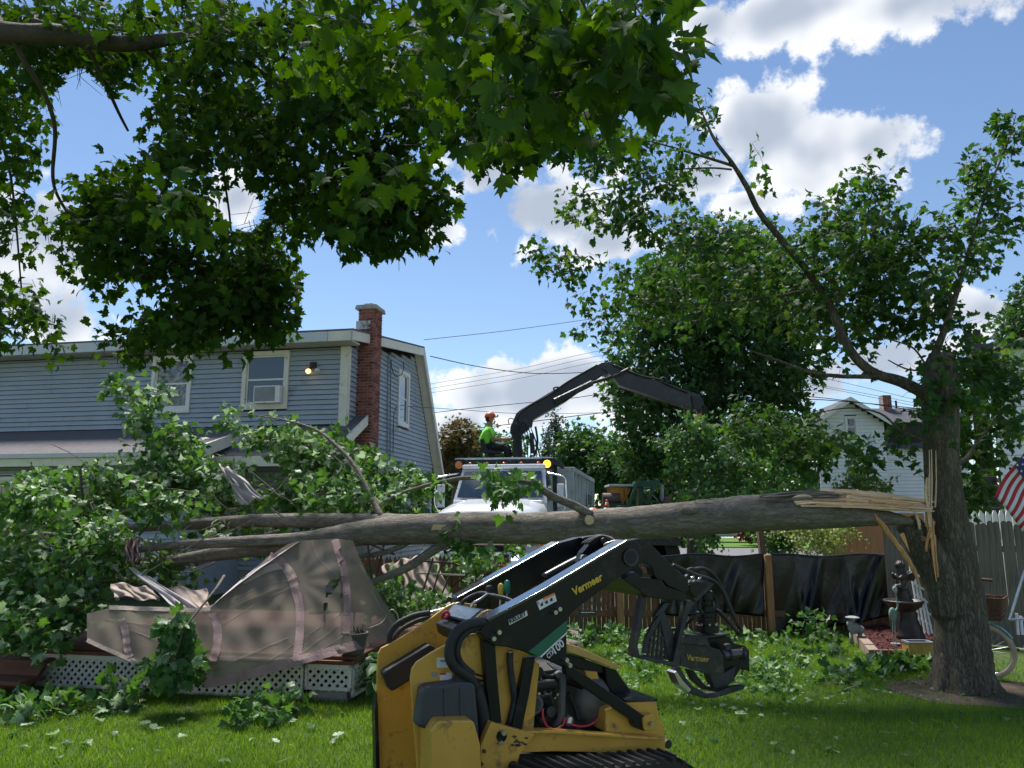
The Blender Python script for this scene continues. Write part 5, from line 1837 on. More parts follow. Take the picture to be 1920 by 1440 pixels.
# ================================================================== MINI SKID STEER LOADER WITH GRAPPLE
K = Plane(at(1040, 1373, 4.3), R(24))
K.P0.z = 0
kb = K.w(0.0, .35, 0)
sk = thing('mini_skid_steer', 'yellow and black tracked mini loader with raised arms and log grapple on the lawn', 'mini loader', kb)
NW = -K.L            # normal of plates towards the viewer


def kp(name, pts, off, thick, m, parent=sk, bev=0.004):
    q = MB()
    K.plate(q, pts, off, thick)
    return q.build(name, m, parent, bevel=bev)


def kt(name, pts, r, m, parent=sk, seg=10, n=5):
    q = MB()
    K.tube(q, pts, r, seg, n)
    return q.build(name, m, parent, smooth=True)


def bolt(px, py, off, r=.012, L=.03, m=steel, parent=sk):
    q = MB()
    K.pin(q, px, py, off, off - L, r, 10)
    return q.build('bolt', m, parent)


# ---- chassis
kp('frame_rail', [(960, 1376), (1003, 1372), (1040, 1373), (1247, 1387), (1248, 1414), (1040, 1409), (960, 1412)], -.06, .10, yellow)
kp('frame_ledge', [(985, 1371), (1040, 1370), (1247, 1384), (1248, 1389), (1040, 1376), (985, 1376)], -.10, .06, yellow)
kp('front_housing', [(1136, 1331), (1178, 1317), (1231, 1315), (1238, 1352), (1246, 1360), (1248, 1384), (1136, 1374)], -.03, .72, yellow, bev=.008)
kp('front_top_plate', [(1172, 1312), (1190, 1306), (1233, 1310), (1233, 1315), (1178, 1316)], -.035, .72, steel_dk)
kp('belly_pan', [(940, 1412), (1247, 1418), (1240, 1470), (940, 1470)], .06, .55, steel_dk)
kp('side_plate', [(921, 1354), (1003, 1377), (992, 1392), (975, 1415), (968, 1440), (962, 1476), (903, 1476), (901, 1400)], -.12, .05, yellow)
for x, y in ((941, 1372), (936, 1391)):
    bolt(x, y, -.12, .013)
q = MB()
K.pin(q, 940, 1380, -.12, -.128, .028, 16)
q.build('boss_ring', blackp, sk)
for x, y in ((961, 1436),):
    q = MB()
    K.pin(q, x, y, -.12, -.13, .024, 16)
    q.build('boss_ring', blackp, sk)
    bolt(x, y, -.13, .013)
for x, y in ((907, 1408), (902, 1432)):
    bolt(x, y, -.12, .009, .012, steel_dk)

# ---- rear tower: side wings, tank, guard
wing_n = kp('side_wing', [(786, 1480), (780, 1400), (775, 1345), (772, 1300), (770, 1272), (773, 1254), (782, 1241), (812, 1222), (842, 1206), (868, 1191), (905, 1186), (990, 1228), (1012, 1245), (1000, 1372), (935, 1385), (900, 1480)], .0, .022, yellow)
kp('side_wing', [(708, 1480), (706, 1340), (707, 1262), (709, 1226), (715, 1215), (745, 1200), (790, 1172), (838, 1137), (852, 1130), (885, 1130), (885, 1200), (860, 1215), (815, 1245), (798, 1300), (790, 1480)], .70, .022, yellow)
kp('wing_foot', [(703, 1335), (707, 1300), (709, 1330), (714, 1480), (706, 1480)], .66, .08, blackp)
kp('rear_wall', [(790, 1300), (815, 1246), (856, 1215), (900, 1200), (900, 1300), (880, 1480), (792, 1480)], .34, .05, yellow)
pad = kp('hip_pad', [(718, 1262), (724, 1257), (805, 1208), (818, 1214), (812, 1250), (742, 1294), (733, 1297)], .60, .09, mat('black_foam_pad', (0.02, 0.021, 0.024), 0.6, var=.2), bev=.014)
kp('fuel_tank', [(792, 1300), (796, 1290), (808, 1286), (850, 1281), (866, 1277), (889, 1279), (892, 1290), (897, 1340), (901, 1396), (855, 1390), (809, 1370), (782, 1363), (788, 1330)], -.10, .10, plastic, bev=.016)
for px in (832, 862):
    kp('tank_rib', [(px, 1292), (px + 5, 1292), (px + 7, 1350), (px + 2, 1350)], -.108, .012, plastic, bev=.003)
q = MB()
K.pin(q, 874, 1279, -.085, -.02, .055, 18)
q.build('tank_cap', rubber, sk, bevel=.006)
kp('rear_guard', [(809, 1371), (818, 1356), (825, 1352), (884, 1350), (890, 1356), (901, 1397), (905, 1480), (809, 1480)], -.19, .19, yellow, bev=.008)
# tower slots
for k in range(4):
    kp('vent_slot', [(891, 1262 + 9 * k), (906, 1266 + 9 * k), (906, 1270 + 9 * k), (891, 1266 + 9 * k)], -.004, .006, gap_fill, bev=0)
for x, y in ((785, 1282), (780, 1337), (914, 1152), (1010, 1300)):
    bolt(x, y, -.001, .008, .01)
for x, y in ((720, 1309),):
    bolt(x, y, .70, .009, .012)

# ---- console between the wings
kp('console', [(862, 1186), (884, 1176), (912, 1152), (915, 1200), (878, 1214), (866, 1206)], .14, .42, blackp, bev=.008)
dash = MB()
dq = [K.hit(836, 1158, .56), K.hit(884, 1171, .12), K.hit(913, 1146, .12), K.hit(854, 1134, .56)]
up = (dq[1] - dq[0]).cross(dq[3] - dq[0]).normalized()
dash.prism(dq, up * .018)
dash_o = dash.build('dash_panel', blackp, sk, bevel=.004)
ins = [dq[0] * (1 - a) * (1 - b) + dq[1] * a * (1 - b) + dq[2] * a * b + dq[3] * (1 - a) * b + up * .0185 for a, b in ((.07, .1), (.93, .1), (.93, .9), (.07, .9))]
q = MB()
q.prism(ins, up * .003)
q.build('dash_print', lcd, dash_o)
kp('tower_tab', [(884, 1168), (905, 1148), (916, 1143), (942, 1146), (938, 1160), (910, 1178)], .05, .025, yellow)
kp('tower_lip', [(848, 1134), (860, 1129), (895, 1134), (893, 1139), (852, 1140)], .57, .03, yellow)
kt('key_strap', [(829, 1158, .5), (832, 1150, .48), (838, 1147, .47), (842, 1152, .47), (836, 1158, .48), (829, 1158, .5)], .009, redw)
kt('hand_rail', [(866, 1140, .5), (868, 1128, .5), (888, 1116, .5), (905, 1112, .45), (918, 1116, .35), (945, 1121, .22), (966, 1130, .15)], .012, steel_dk)
kt('hand_rail', [(884, 1143, .3), (886, 1132, .3), (900, 1124, .3), (914, 1114, .35)], .008, steel)
for (px, py, m_, off) in ((939, 1110, mat('yellow_knob', (0.6, 0.42, 0.06), 0.4), .3), (951, 1104, mat('green_knob', (0.01, 0.2, 0.14), 0.35), .26)):
    p = K.hit(px, py, off)
    lv = kt('control_lever', [(px - 2, py + 34, off), (px - 1, py + 20, off), (px, py + 6, off)], .006, steel)
    q = MB()
    q.lathe(p - Vector((0, 0, .03)), [(.008, 0), (.013, .01), (.017, .035), (.019, .055), (.015, .072), (.006, .08)], 12)
    q.build('knob', m_, lv, smooth=True)
p = K.hit(917, 1112, .42)
q = MB()
q.lathe(p - Vector((0, 0, .08)), [(.012, 0), (.014, .06), (.02, .08), (.022, .11), (.014, .125)], 12)
q.build('joystick', rubber, sk, smooth=True)
kt('crossbar', [(912, 1112, .45), (930, 1118, .34), (952, 1124, .24), (965, 1130, .18)], .013, blackp)

# ---- lift arms and linkage
gloss_b = mat('clean_gloss_black', (0.03, 0.032, 0.038), 0.16, var=.2, coat=1.0, spec=1.0)
arm_pts = [(899, 1186), (916, 1160), (1020, 1106), (1119, 1047), (1176, 1014), (1190, 1012), (1204, 1026), (1203, 1056), (1148, 1092), (1080, 1142), (1068, 1153), (1063, 1166), (1063, 1234), (1067, 1250), (1060, 1253), (1009, 1230), (951, 1213), (929, 1211), (908, 1200)]
arm = kp('lift_arm', arm_pts, -.09, .085, blackp, bev=.006)
kp('arm_top_flange', [(914, 1161), (1020, 1104), (1119, 1045), (1176, 1012), (1177, 1016), (1120, 1050), (1021, 1109), (916, 1166)], -.102, .11, gloss_b, arm, bev=.003)
kp('gooseneck', [(1186, 1012), (1200, 1010), (1214, 1014), (1228, 1027), (1256, 1056), (1291, 1086), (1292, 1108), (1285, 1113), (1252, 1099), (1244, 1089), (1232, 1087), (1226, 1078), (1222, 1064), (1210, 1055), (1192, 1050)], -.03, .07, blackp, bev=.006)
kp('coupler_bracket', [(1168, 1086), (1192, 1072), (1203, 1083), (1240, 1087), (1248, 1099), (1286, 1112), (1287, 1128), (1212, 1120), (1202, 1110)], -.06, .82, blackp, bev=.005)
q = MB()
K.pin(q, 1184, 1045, -.105, -.088, .050, 20)
ring = q.build('pivot_ring', steel_dk, arm)
q = MB()
K.pin(q, 1184, 1045, -.108, -.10, .036, 20)
q.build('pivot_hole', gap_fill, arm)
far_arm = kp('lift_arm', [(846, 1146), (857, 1122), (960, 1066), (1048, 1018), (1085, 1008), (1120, 1004), (1146, 1012), (1146, 1036), (1108, 1060), (1060, 1076), (1000, 1100), (965, 1124), (905, 1160), (880, 1172)], .70, .085, blackp, bev=.006)
kp('arm_top_flange', [(857, 1120), (960, 1064), (1048, 1016), (1049, 1020), (961, 1068), (858, 1125)], .688, .11, gloss_b, far_arm, bev=.003)
kp('gooseneck', [(1092, 1008), (1124, 1003), (1150, 1012), (1176, 1040), (1205, 1068), (1208, 1090), (1180, 1085), (1150, 1060), (1110, 1040)], .64, .06, blackp, bev=.005)
q = MB()
p0, p1 = K.hit(1172, 1036, -.02), K.hit(1110, 1028, .72)
q.cyl(p0, p1, .055, 18)
q.build('cross_tube', blackp, sk, smooth=False)
tilt = kp('tilt_link', [(1084, 1055), (1092, 1036), (1112, 1012), (1124, 1002), (1136, 1004), (1142, 1018), (1128, 1036), (1108, 1052), (1094, 1064)], .30, .06, blackp)
bolt(1130, 1014, .30, .022, .03, steel_dk)
bolt(1094, 1048, .30, .028, .02, steel)
kt('tilt_cylinder', [(1020, 1085, .38), (1060, 1063, .38), (1094, 1046, .38)], .032, blackp)
kt('cylinder_rod', [(1094, 1046, .38), (1128, 1014, .38)], .018, chrome)
for k in range(3):
    kt('hydraulic_hose', [(1090 + 6 * k, 1020, .4 - .1 * k), (1120 + 4 * k, 1005, .35 - .1 * k), (1148 + 3 * k, 1010 + 3 * k, .25 - .08 * k), (1160 + 2 * k, 1028, .16 - .04 * k)], .008, rubber)
for k in range(2):
    kt('steel_pipe', [(1136 + 5 * k, 1030 - 2 * k, .1), (1133 + 5 * k, 1022, .1), (1140 + 5 * k, 1018 - k, .08), (1158 + 5 * k, 1014, .06), (1150 + 6 * k, 1030, .05)], .006, mat('zinc_pipe', (.6, .6, .58), .35, metal=.8))
kp('rear_link', [(905, 1200), (928, 1196), (933, 1270), (941, 1356), (920, 1354), (912, 1280)], -.055, .05, blackp)
kp('front_link', [(987, 1234), (1004, 1232), (993, 1300), (979, 1368), (960, 1363), (974, 1300)], -.05, .05, blackp)
lk = kp('long_link', [(1060, 1254), (1068, 1245), (1110, 1274), (1211, 1344), (1213, 1362), (1209, 1371), (1190, 1364), (1186, 1352), (1120, 1306), (1062, 1266)], -.085, .05, blackp)
kp('link_bracket', [(1212, 1341), (1224, 1339), (1231, 1350), (1229, 1368), (1213, 1371), (1208, 1368), (1206, 1348)], -.10, .06, yellow)
bolt(1219, 1356, -.10, .013, .025)
for (x, y) in ((922, 1196), (932, 1184), (1064, 1246), (1058, 1236), (1037, 1147), (1045, 1141)):
    bolt(x, y, -.09, .012, .035)
kp('pin_keeper', [(918, 1190), (928, 1179), (935, 1182), (926, 1198)], -.095, .008, blackp, arm)
q = MB()
K.pin(q, 1017, 1152, -.0915, -.0895, .014, 12)
q.build('grease_hole', gap_fill, arm)
K_gr = [((1105, 1062), (1148, 1034))]
# hydraulic hoses at the tower
kt('hydraulic_hose', [(908, 1166, -.07), (895, 1167, -.09), (872, 1173, -.10), (853, 1189, -.11), (843, 1214, -.11), (844, 1236, -.11), (856, 1254, -.10), (880, 1270, -.08), (892, 1290, -.06)], .026, rubber, seg=12)
kt('hydraulic_hose', [(915, 1170, -.06), (895, 1176, -.07), (876, 1184, -.08), (862, 1200, -.09), (857, 1222, -.09), (864, 1244, -.08), (886, 1264, -.06)], .018, rubber, seg=10)
kt('hose_bundle', [(888, 1280, -.03), (898, 1310, -.035), (906, 1345, -.035), (908, 1380, -.03)], .036, rubber, seg=10)
kt('hydraulic_hose', [(956, 1224, -.02), (957, 1250, -.03), (962, 1290, -.03), (964, 1315, -.02), (958, 1345, -.02), (953, 1366, -.01)], .018, rubber)
kt('hose_fitting', [(954, 1231, -.022), (957, 1222, -.024), (961, 1229, -.022)], .009, steel)
kt('hydraulic_hose', [(731, 1215, .74), (731, 1190, .74), (745, 1170, .74), (775, 1155, .74), (806, 1149, .74)], .018, rubber)
kt('hose_fitting', [(806, 1149, .74), (822, 1145, .74), (845, 1139, .74)], .011, steel)
kt('hydraulic_hose', [(738, 1215, .78), (740, 1196, .78), (756, 1178, .78), (785, 1163, .78), (815, 1155, .78)], .014, rubber)

# ---- engine seen under the arms
eng = kp('engine_block', [(985, 1262), (1060, 1252), (1135, 1300), (1135, 1372), (985, 1372)], .12, .42, mat('engine_black', (0.02, 0.02, 0.021), 0.55, var=.5, scale=25, dirt=(.08, .07, .06), dirt_amt=.25, dirt_scale=20), bev=.01)
kp('engine_bay_back', [(975, 1232), (1066, 1232), (1180, 1300), (1240, 1330), (1136, 1374), (975, 1374)], .60, .02, gap_fill)
for (pts, r, m_, nm) in (([(1003, 1286, .03), (1022, 1283, .03), (1042, 1282, .03)], .026, rubber, 'air_hose'), ([(1042, 1268, .02), (1050, 1264, .02), (1055, 1280, .02), (1054, 1310, .02), (1052, 1345, .02), (1040, 1362, .05)], .020, mat('grey_hose', (.09, .09, .088), .6), 'coolant_pipe'),
                         ([(1056, 1272, .04), (1072, 1276, .05), (1092, 1284, .06)], .028, blackp, 'exhaust_pipe'), ([(1012, 1260, .06), (1030, 1270, .06), (1050, 1262, .08)], .014, steel_dk, 'fuel_line'), ([(990, 1300, .08), (1008, 1310, .06), (1030, 1304, .06), (1040, 1330, .05)], .010, rubber, 'fuel_line'),
                         ([(1026, 1240, .08), (1040, 1252, .06), (1058, 1258, .05)], .010, steel, 'fuel_line'), ([(1066, 1300, .08), (1078, 1326, .08), (1084, 1350, .08)], .012, rubber, 'fuel_line')):
    kt(nm, pts, r, m_, eng, 9)
for (px, py, r, a, b, m_) in ((1004, 1322, .050, .02, .11, mat('alternator_grey', (.12, .12, .12), .5, metal=.4)), (1004, 1322, .035, .005, .02, steel_dk), (1034, 1335, .030, .03, .1, steel_dk), (1068, 1352, .028, .03, .1, mat('olive_filter', (.14, .14, .10), .6)), (1020, 1352, .026, .03, .1, blackp), (1010, 1262, .034, .05, .12, steel_dk)):
    q = MB()
    K.pin(q, px, py, a, b, r, 16)
    q.build('pulley', m_, eng, bevel=.004)
for k in range(14):
    px, py = random.uniform(992, 1060), random.uniform(1268, 1365)
    bolt(px, py, .11, random.uniform(.006, .013), .02, random.choice([steel, steel_dk, steel_dk]), eng)
kt('red_cable', [(1018, 1328, .0), (1018, 1345, -.01), (1026, 1362, -.015), (1042, 1367, -.015), (1056, 1358, -.01), (1058, 1346, .0)], .006, redw, eng, 7)
kt('red_cable', [(1058, 1346, .0), (1072, 1358, -.01), (1092, 1362, -.01), (1112, 1356, -.005), (1122, 1346, .01)], .006, redw, eng, 7)
q = MB()
K.plate(q, [(1068, 1347), (1073, 1346), (1071, 1356), (1065, 1356)], -.02, .01)
q.build('cable_tag', whitep, eng)
cw = MB()
cp = K.hit(1104, 1312, .16)
cw.sphere(cp, (.13, .12, .145), 20, 12)
cw.build('engine_cowl', mat('worn_grey_cowl', (0.14, 0.135, 0.125), 0.5, metal=.3, var=.3, scale=10), eng, smooth=True)
kp('yellow_bracket', [(1097, 1258), (1120, 1260), (1124, 1278), (1104, 1284)], .1, .1, yellow)
hood = kp('hood', [(1064, 1206), (1085, 1213), (1130, 1233), (1158, 1246), (1164, 1252), (1158, 1256), (1110, 1238), (1064, 1222)], .10, .50, mat('toplit_hood_yellow', (0.62, 0.40, 0.12), 0.5, var=.15, scale=6, dirt=(.25, .15, .06), dirt_amt=.15), bev=.006)  # paler yellow: light falling on the hood top is put into the colour
kp('hood_frame', [(1064, 1226), (1110, 1241), (1136, 1252), (1136, 1262), (1104, 1262), (1066, 1246)], .12, .03, blackp)
kp('radiator_shroud', [(1134, 1250), (1157, 1257), (1170, 1276), (1192, 1306), (1190, 1314), (1146, 1300), (1138, 1284)], .10, .46, blackp, bev=.008)

# ---- decals
o0 = -.0925
kp('green_stripe', [(991, 1222), (1063, 1163), (1063, 1183), (1011, 1231)], -.0925, .002, greenp, arm, bev=0)
kp('white_stripe', [(1012, 1231.5), (1063, 1184.5), (1063, 1188), (1015, 1233)], -.0927, .002, whitep, arm, bev=0)
letter('lettering', 'CTX', whitep, arm, K.hit(1028, 1235, o0), K.hit(1040, 1223.5, o0), .026, NW, bold=.0006, shear=.1)
letter('lettering', '100', whitep, arm, K.hit(1041, 1226, o0), K.hit(1059, 1209, o0), .040, NW, bold=.001, shear=.1)
letter('lettering', 'Vermeer', yellowd, arm, K.hit(1076, 1117, o0), K.hit(1131, 1086, o0), .042, NW, bold=.0018, shear=.1)
wl = kp('warning_label', [(1005.5, 1128), (1040, 1111), (1044, 1127), (1012, 1144)], -.0925, .002, whitep, arm, bev=0)
kp('warning_band', [(1018, 1121), (1040, 1111), (1041, 1114.5), (1019, 1125)], -.0945, .002, orange_d, arm, bev=0)
for k in range(3):
    x, y = 1013 + 9 * k, 1134 - 4.5 * k
    kp('warning_pictogram', [(x, y), (x + 4, y - 5), (x + 6, y + 1), (x + 2, y + 3)], -.0945, .002, black_d, arm, bev=0)
kp('name_sticker', [(953, 1162), (987.5, 1144.5), (989.5, 1154), (955.5, 1172)], -.0925, .002, whitep, arm, bev=0)
letter('lettering', 'KELLEY', black_d, arm, K.hit(956, 1169, -.0947), K.hit(987, 1152.5, -.0947), .021, NW, bold=.001)
kp('serial_label', [(819, 1233), (841, 1233), (841, 1252), (819, 1252)], -.003, .004, whitep, sk, bev=0)
letter('lettering', 'Vermeer', black_d, sk, K.hit(825, 1241, -.005), K.hit(841, 1240, -.005), .010, NW)
kp('small_label', [(809, 1261), (820, 1261), (820, 1269), (809, 1269)], -.003, .004, mat('grey_label', (.3, .3, .3), .5), sk, bev=0)
kp('small_label', [(825, 1262), (847, 1261), (847, 1274), (825, 1276)], -.003, .004, whitep, sk, bev=0)
kp('small_label_band', [(825, 1262), (836, 1261.5), (836, 1265), (825, 1265.5)], -.006, .003, mat('red_label', (.5, .05, .03), .5), sk, bev=0)
# paint chips on the yellow side plate
for k in range(16):
    x, y = random.gauss(972, 10), random.gauss(1394, 7)
    if 948 < x < 990 and y < 1404:
        r = random.uniform(1, 3.2)
        kp('paint_chip', [(x - r * 1.6, y), (x, y - r), (x + r * 1.8, y - r * .3), (x + r * .6, y + r)], -.1215, .002, mat('rust_chip', (.09, .05, .03), .8), sk, bev=0)

# ---- tracks
def track(off, width, name='track'):
    c0 = K.loc(K.hit(1030, 1440, off))
    f0, f1 = K.loc(K.hit(1012, 1440, off))[0], K.loc(K.hit(1258, 1440, off))[0]
    ztop = K.hit(1120, 1409, off + width).z
    r0, r1 = ztop / 2, ztop / 2 - .02
    path = []
    for k in range(15):
        a = math.pi / 2 + math.pi * k / 14
        path.append((f0 + r0 * math.cos(a), r0 + r0 * math.sin(a)))
    for k in range(15):
        a = -math.pi / 2 + math.pi * k / 14
        path.append((f1 + r1 * math.cos(a), r1 + r1 * math.sin(a)))
    q = MB()
    n = len(path)
    th = .028
    for (f, z) in path:
        cx, cz = min(max(f, f0), f1), (r0 if f < (f0 + f1) / 2 else r1)
        dx, dz = f - cx, z - cz
        L_ = math.hypot(dx, dz) or 1
        for (e, l) in ((0, 0), (0, width), (-th, width), (-th, 0)):
            q.v.append(K.w(f + dx / L_ * e, off + l, max(.004, z + dz / L_ * e)))
    for i in range(n):
        j = (i + 1) % n
        for k in range(4):
            q.f.append((i * 4 + k, j * 4 + k, j * 4 + (k + 1) % 4, i * 4 + (k + 1) % 4))
    t = q.build(name, rubber, sk)
    # lugs spaced along the belt
    seg, tot = [], 0
    for i in range(n):
        a, b = path[i], path[(i + 1) % n]
        d = math.hypot(b[0] - a[0], b[1] - a[1])
        seg.append((tot, d, a, b))
        tot += d
    lug = MB()
    lug.prism([(-.016, 0, 0), (.016, 0, 0), (.009, 0, .022), (-.009, 0, .022)], (0, width * .96, 0))
    lm = lug.mesh('tread_lug', rubber)
    m = int(tot / .062)
    for k in range(m):
        s = k * tot / m
        for (t0, d, a, b) in seg:
            if t0 <= s < t0 + d and d > 1e-6:
                u = (s - t0) / d
                f, z = a[0] + (b[0] - a[0]) * u, a[1] + (b[1] - a[1]) * u
                tx, tz = (b[0] - a[0]) / d, (b[1] - a[1]) / d
                if z < .02:
                    break
                X = K.F * tx + Vector((0, 0, tz))
                Z = X.cross(K.L)
                Z = -Z if (K.F * (f - (f0 + f1) / 2) + Vector((0, 0, z - r0))).dot(Z) < 0 else Z
                Y = Z.cross(X)
                o = K.w(f, off + (0 if Y.dot(K.L) > 0 else width) + .004 * (1 if Y.dot(K.L) > 0 else -1), z)
                sk_ = Matrix.Identity(4)
                sk_[0][1] = .35 if Y.dot(K.L) > 0 else -.35
                piece('tread_lug', lm, t, Matrix.Translation(o) @ Matrix((X, Y, Z)).transposed().to_4x4() @ sk_)
                break
    for f, r in ((f0, r0 - .06), (f1, r1 - .05), ((f0 * 2 + f1) / 3, .09), ((f0 + 2 * f1) / 3, .09)):
        q = MB()
        zz = r0 if r > .1 else .12
        q.cyl(K.w(f, off + .02, zz), K.w(f, off + width - .02, zz), r, 18)
        q.build('wheel', steel_dk, t)
    return t


track(-.33, .20)
track(.78, .20)

# ---- attachment: carriage frame and rotating grapple
cf = kp('carriage_frame', [(1205, 1112), (1213, 1114), (1196, 1212), (1200, 1229), (1262, 1242), (1276, 1178), (1288, 1126), (1297, 1126), (1281, 1190), (1274, 1249), (1264, 1251), (1185, 1231), (1185, 1222)], -.03, .05, steel_dk)
kp('frame_brace', [(1236, 1152), (1246, 1147), (1264, 1188), (1263, 1240), (1254, 1238)], .0, .03, steel_dk, cf)
kp('frame_gusset', [(1206, 1225), (1212, 1195), (1224, 1170), (1238, 1150), (1243, 1158), (1230, 1178), (1218, 1200), (1213, 1226)], .0, .025, steel_dk, cf)
kp('frame_strut', [(1246, 1130), (1258, 1130), (1244, 1150), (1226, 1158)], -.01, .04, steel_dk, cf)
for k in range(5):
    x = 1212 + k * 8.2
    kp('grate_bar', [(x + 10 - k * .6, 1166 + max(0, 16 - k * 7)), (x + 12.5 - k * .6, 1166 + max(0, 16 - k * 7)), (x + 6, 1236), (x + 2.5, 1235)], .004, .02, steel_dk, cf, bev=0)
for k in range(5):
    y = 1176 + k * 13
    kp('grate_bar', [(1224 - k * 4, y), (1256, y + 6), (1256, y + 10), (1223 - k * 4, y + 4)], .007, .018, steel_dk, cf, bev=0)
cf2 = kp('carriage_frame', [(1205, 1112), (1213, 1114), (1196, 1212), (1200, 1229), (1262, 1242), (1276, 1178), (1288, 1126), (1297, 1126), (1281, 1190), (1274, 1249), (1264, 1251), (1185, 1231), (1185, 1222)], .66, .05, steel_dk)
GO = .24
kp('grapple_yoke', [(1288, 1094), (1294, 1089), (1328, 1091), (1340, 1094), (1334, 1104), (1306, 1130), (1294, 1118)], GO - .08, .16, steel_dk, bev=.006)
kp('yoke_cheek', [(1293, 1096), (1312, 1094), (1330, 1096), (1304, 1122), (1296, 1112)], GO - .10, .03, blackp, bev=.004)
p = K.hit(1326, 1185, GO)
rot = MB()
s = 4.45 / 1400
rot.lathe(p, [(.0, 0), (.074, 0), (.074, .045), (.060, .05), (.060, .095), (.066, .10), (.066, .125), (.052, .13), (.052, .165), (.035, .17), (.035, .20), (.045, .205), (.045, .25), (.028, .26), (.028, .31), (.0, .31)], 22)
rot.build('rotator', blackp, sk)
for k in range(8):
    a = k * math.pi / 4
    q = MB()
    c = p + Vector((.063 * math.cos(a), .063 * math.sin(a), .045))
    q.cyl(c, c + Vector((0, 0, .014)), .008, 6)
    q.build('bolt', steel, sk)
gb = kp('grapple_body', [(1281, 1194), (1326, 1196), (1332, 1213), (1350, 1219), (1357, 1230), (1358, 1262), (1340, 1268), (1300, 1256), (1276, 1248), (1276, 1214)], GO - .13, .05, mat('scraped_green_black', (0.03, 0.034, 0.032), 0.5, metal=.3, var=.4, scale=14, dirt=(.11, .10, .085), dirt_amt=.3, dirt_scale=14), bev=.005)
kp('grapple_upper_cheek', [(1282, 1193), (1325, 1195), (1331, 1212), (1280, 1206)], GO - .145, .02, steel_dk, gb, bev=.003)
letter('lettering', 'Vermeer', mat('worn_yellow_print', (0.5, .33, .05), .6, var=.3, scale=40, dirt=(.05, .045, .04), dirt_amt=.55, dirt_scale=60), gb, K.hit(1286, 1237, GO - .132), K.hit(1329, 1241, GO - .132), .032, NW, bold=.002)
tp_ = MB()
tpts = [K.hit(1281, 1192, GO - .14), K.hit(1326, 1196.5, GO - .14), K.hit(1369, 1191, GO + .12), K.hit(1329, 1186, GO + .12)]
tp_.prism(tpts, Vector((0, 0, .012)))
tp_.build('grapple_top_plate', steel_dk, gb)
kp('grapple_housing', [(1327, 1197), (1368, 1193), (1377, 1206), (1398, 1211), (1405, 1219), (1406, 1259), (1388, 1255), (1376, 1276), (1354, 1293), (1342, 1295), (1330, 1264), (1336, 1220)], GO + .05, .07, blackp, gb, bev=.005)
kt('grapple_cylinder', [(1352, 1229, GO - .03), (1392, 1225, GO - .02)], .030, mat('gun_metal', (.10, .09, .10), .3, metal=.7), gb, 14)
kt('cylinder_rod', [(1338, 1230, GO - .03), (1352, 1229, GO - .03)], .02, chrome, gb, 12)
for px in (1352, 1366, 1391):
    kt('cylinder_collar', [(px, 1228, GO - .03), (px + 3, 1227.6, GO - .03)], .036, steel_dk, gb, 14, 1)
kp('cylinder_block', [(1360, 1209), (1370, 1207), (1373, 1219), (1361, 1221)], GO - .04, .05, steel_dk, gb)
for (pts, off) in (([(1267, 1249), (1276, 1251), (1286, 1270), (1300, 1287), (1325, 1300), (1345, 1298), (1372, 1288), (1397, 1285), (1396, 1292), (1372, 1300), (1345, 1308), (1322, 1310), (1296, 1301), (1276, 1284), (1264, 1262)], GO - .11),
                   ([(1290, 1254), (1300, 1256), (1312, 1272), (1324, 1286), (1334, 1288), (1354, 1272), (1372, 1258), (1378, 1276), (1356, 1293), (1338, 1297), (1318, 1292), (1300, 1276)], GO + .0),
                   ([(1330, 1262), (1358, 1262), (1380, 1250), (1376, 1272), (1350, 1292), (1340, 1292)], GO - .06)):
    kp('grapple_tine', pts, off, .045, steel_dk, gb, bev=.005)
kp('tine_blade', [(1264, 1262), (1268, 1258), (1280, 1276), (1296, 1293), (1292, 1299), (1274, 1284)], GO - .13, .08, steel, gb, bev=.002)
for pts, r in (([(1262, 1060, .08), (1285, 1070, .1), (1310, 1080, .14), (1335, 1088, .18), (1352, 1104, .2), (1366, 1135, .2), (1380, 1165, .2), (1390, 1182, .2), (1384, 1186, .2), (1368, 1168, .18), (1352, 1150, .18), (1344, 1144, .2)], .013),
               ([(1258, 1066, .14), (1290, 1070, .18), (1318, 1066, .2), (1340, 1080, .22), (1358, 1110, .24), (1372, 1145, .24), (1386, 1178, .24)], .012),
               ([(1300, 1075, .2), (1312, 1066, .22), (1326, 1070, .24), (1338, 1086, .24)], .011), ([(1285, 1072, .16), (1296, 1066, .18), (1306, 1068, .2)], .01),
               ([(1310, 1152, .2), (1296, 1162, .22), (1276, 1176, .3), (1258, 1180, .36)], .010), ([(1384, 1255, .2), (1392, 1235, .2), (1400, 1222, .2), (1392, 1215, .2)], .006),
               ([(1332, 1110, .25), (1342, 1125, .26), (1340, 1148, .25)], .014), ([(1314, 1120, .2), (1310, 1138, .2), (1318, 1150, .2)], .012)):
    kt('hydraulic_hose', pts, r, rubber)
for px, py in ((1284, 1080), (1296, 1084), (1298, 1090), (1309, 1086)):
    kt('hose_fitting', [(px, py, .06), (px + 5, py - 3, .08)], .008, chrome, n=1)
# ================================================================== LOG TRUCK WITH LOADER
T0 = at(903, 960, 15.0)
T0.z = 0
TP = Plane(T0, HH)
truck = thing('log_truck', 'white log truck with black knuckle-boom loader and grey body facing the yard', 'truck', T0)


def tx(f, l, z):
    return TP.w(f, l, z)


def tbox(name, f0, f1, l0, l1, z0, z1, m, parent=truck, bev=0.01):
    q = MB()
    q.hexa([tx(f0, l0, z0), tx(f1, l0, z0), tx(f1, l1, z0), tx(f0, l1, z0)], [tx(f0, l0, z1), tx(f1, l0, z1), tx(f1, l1, z1), tx(f0, l1, z1)])
    return q.build(name, m, parent, bevel=bev)


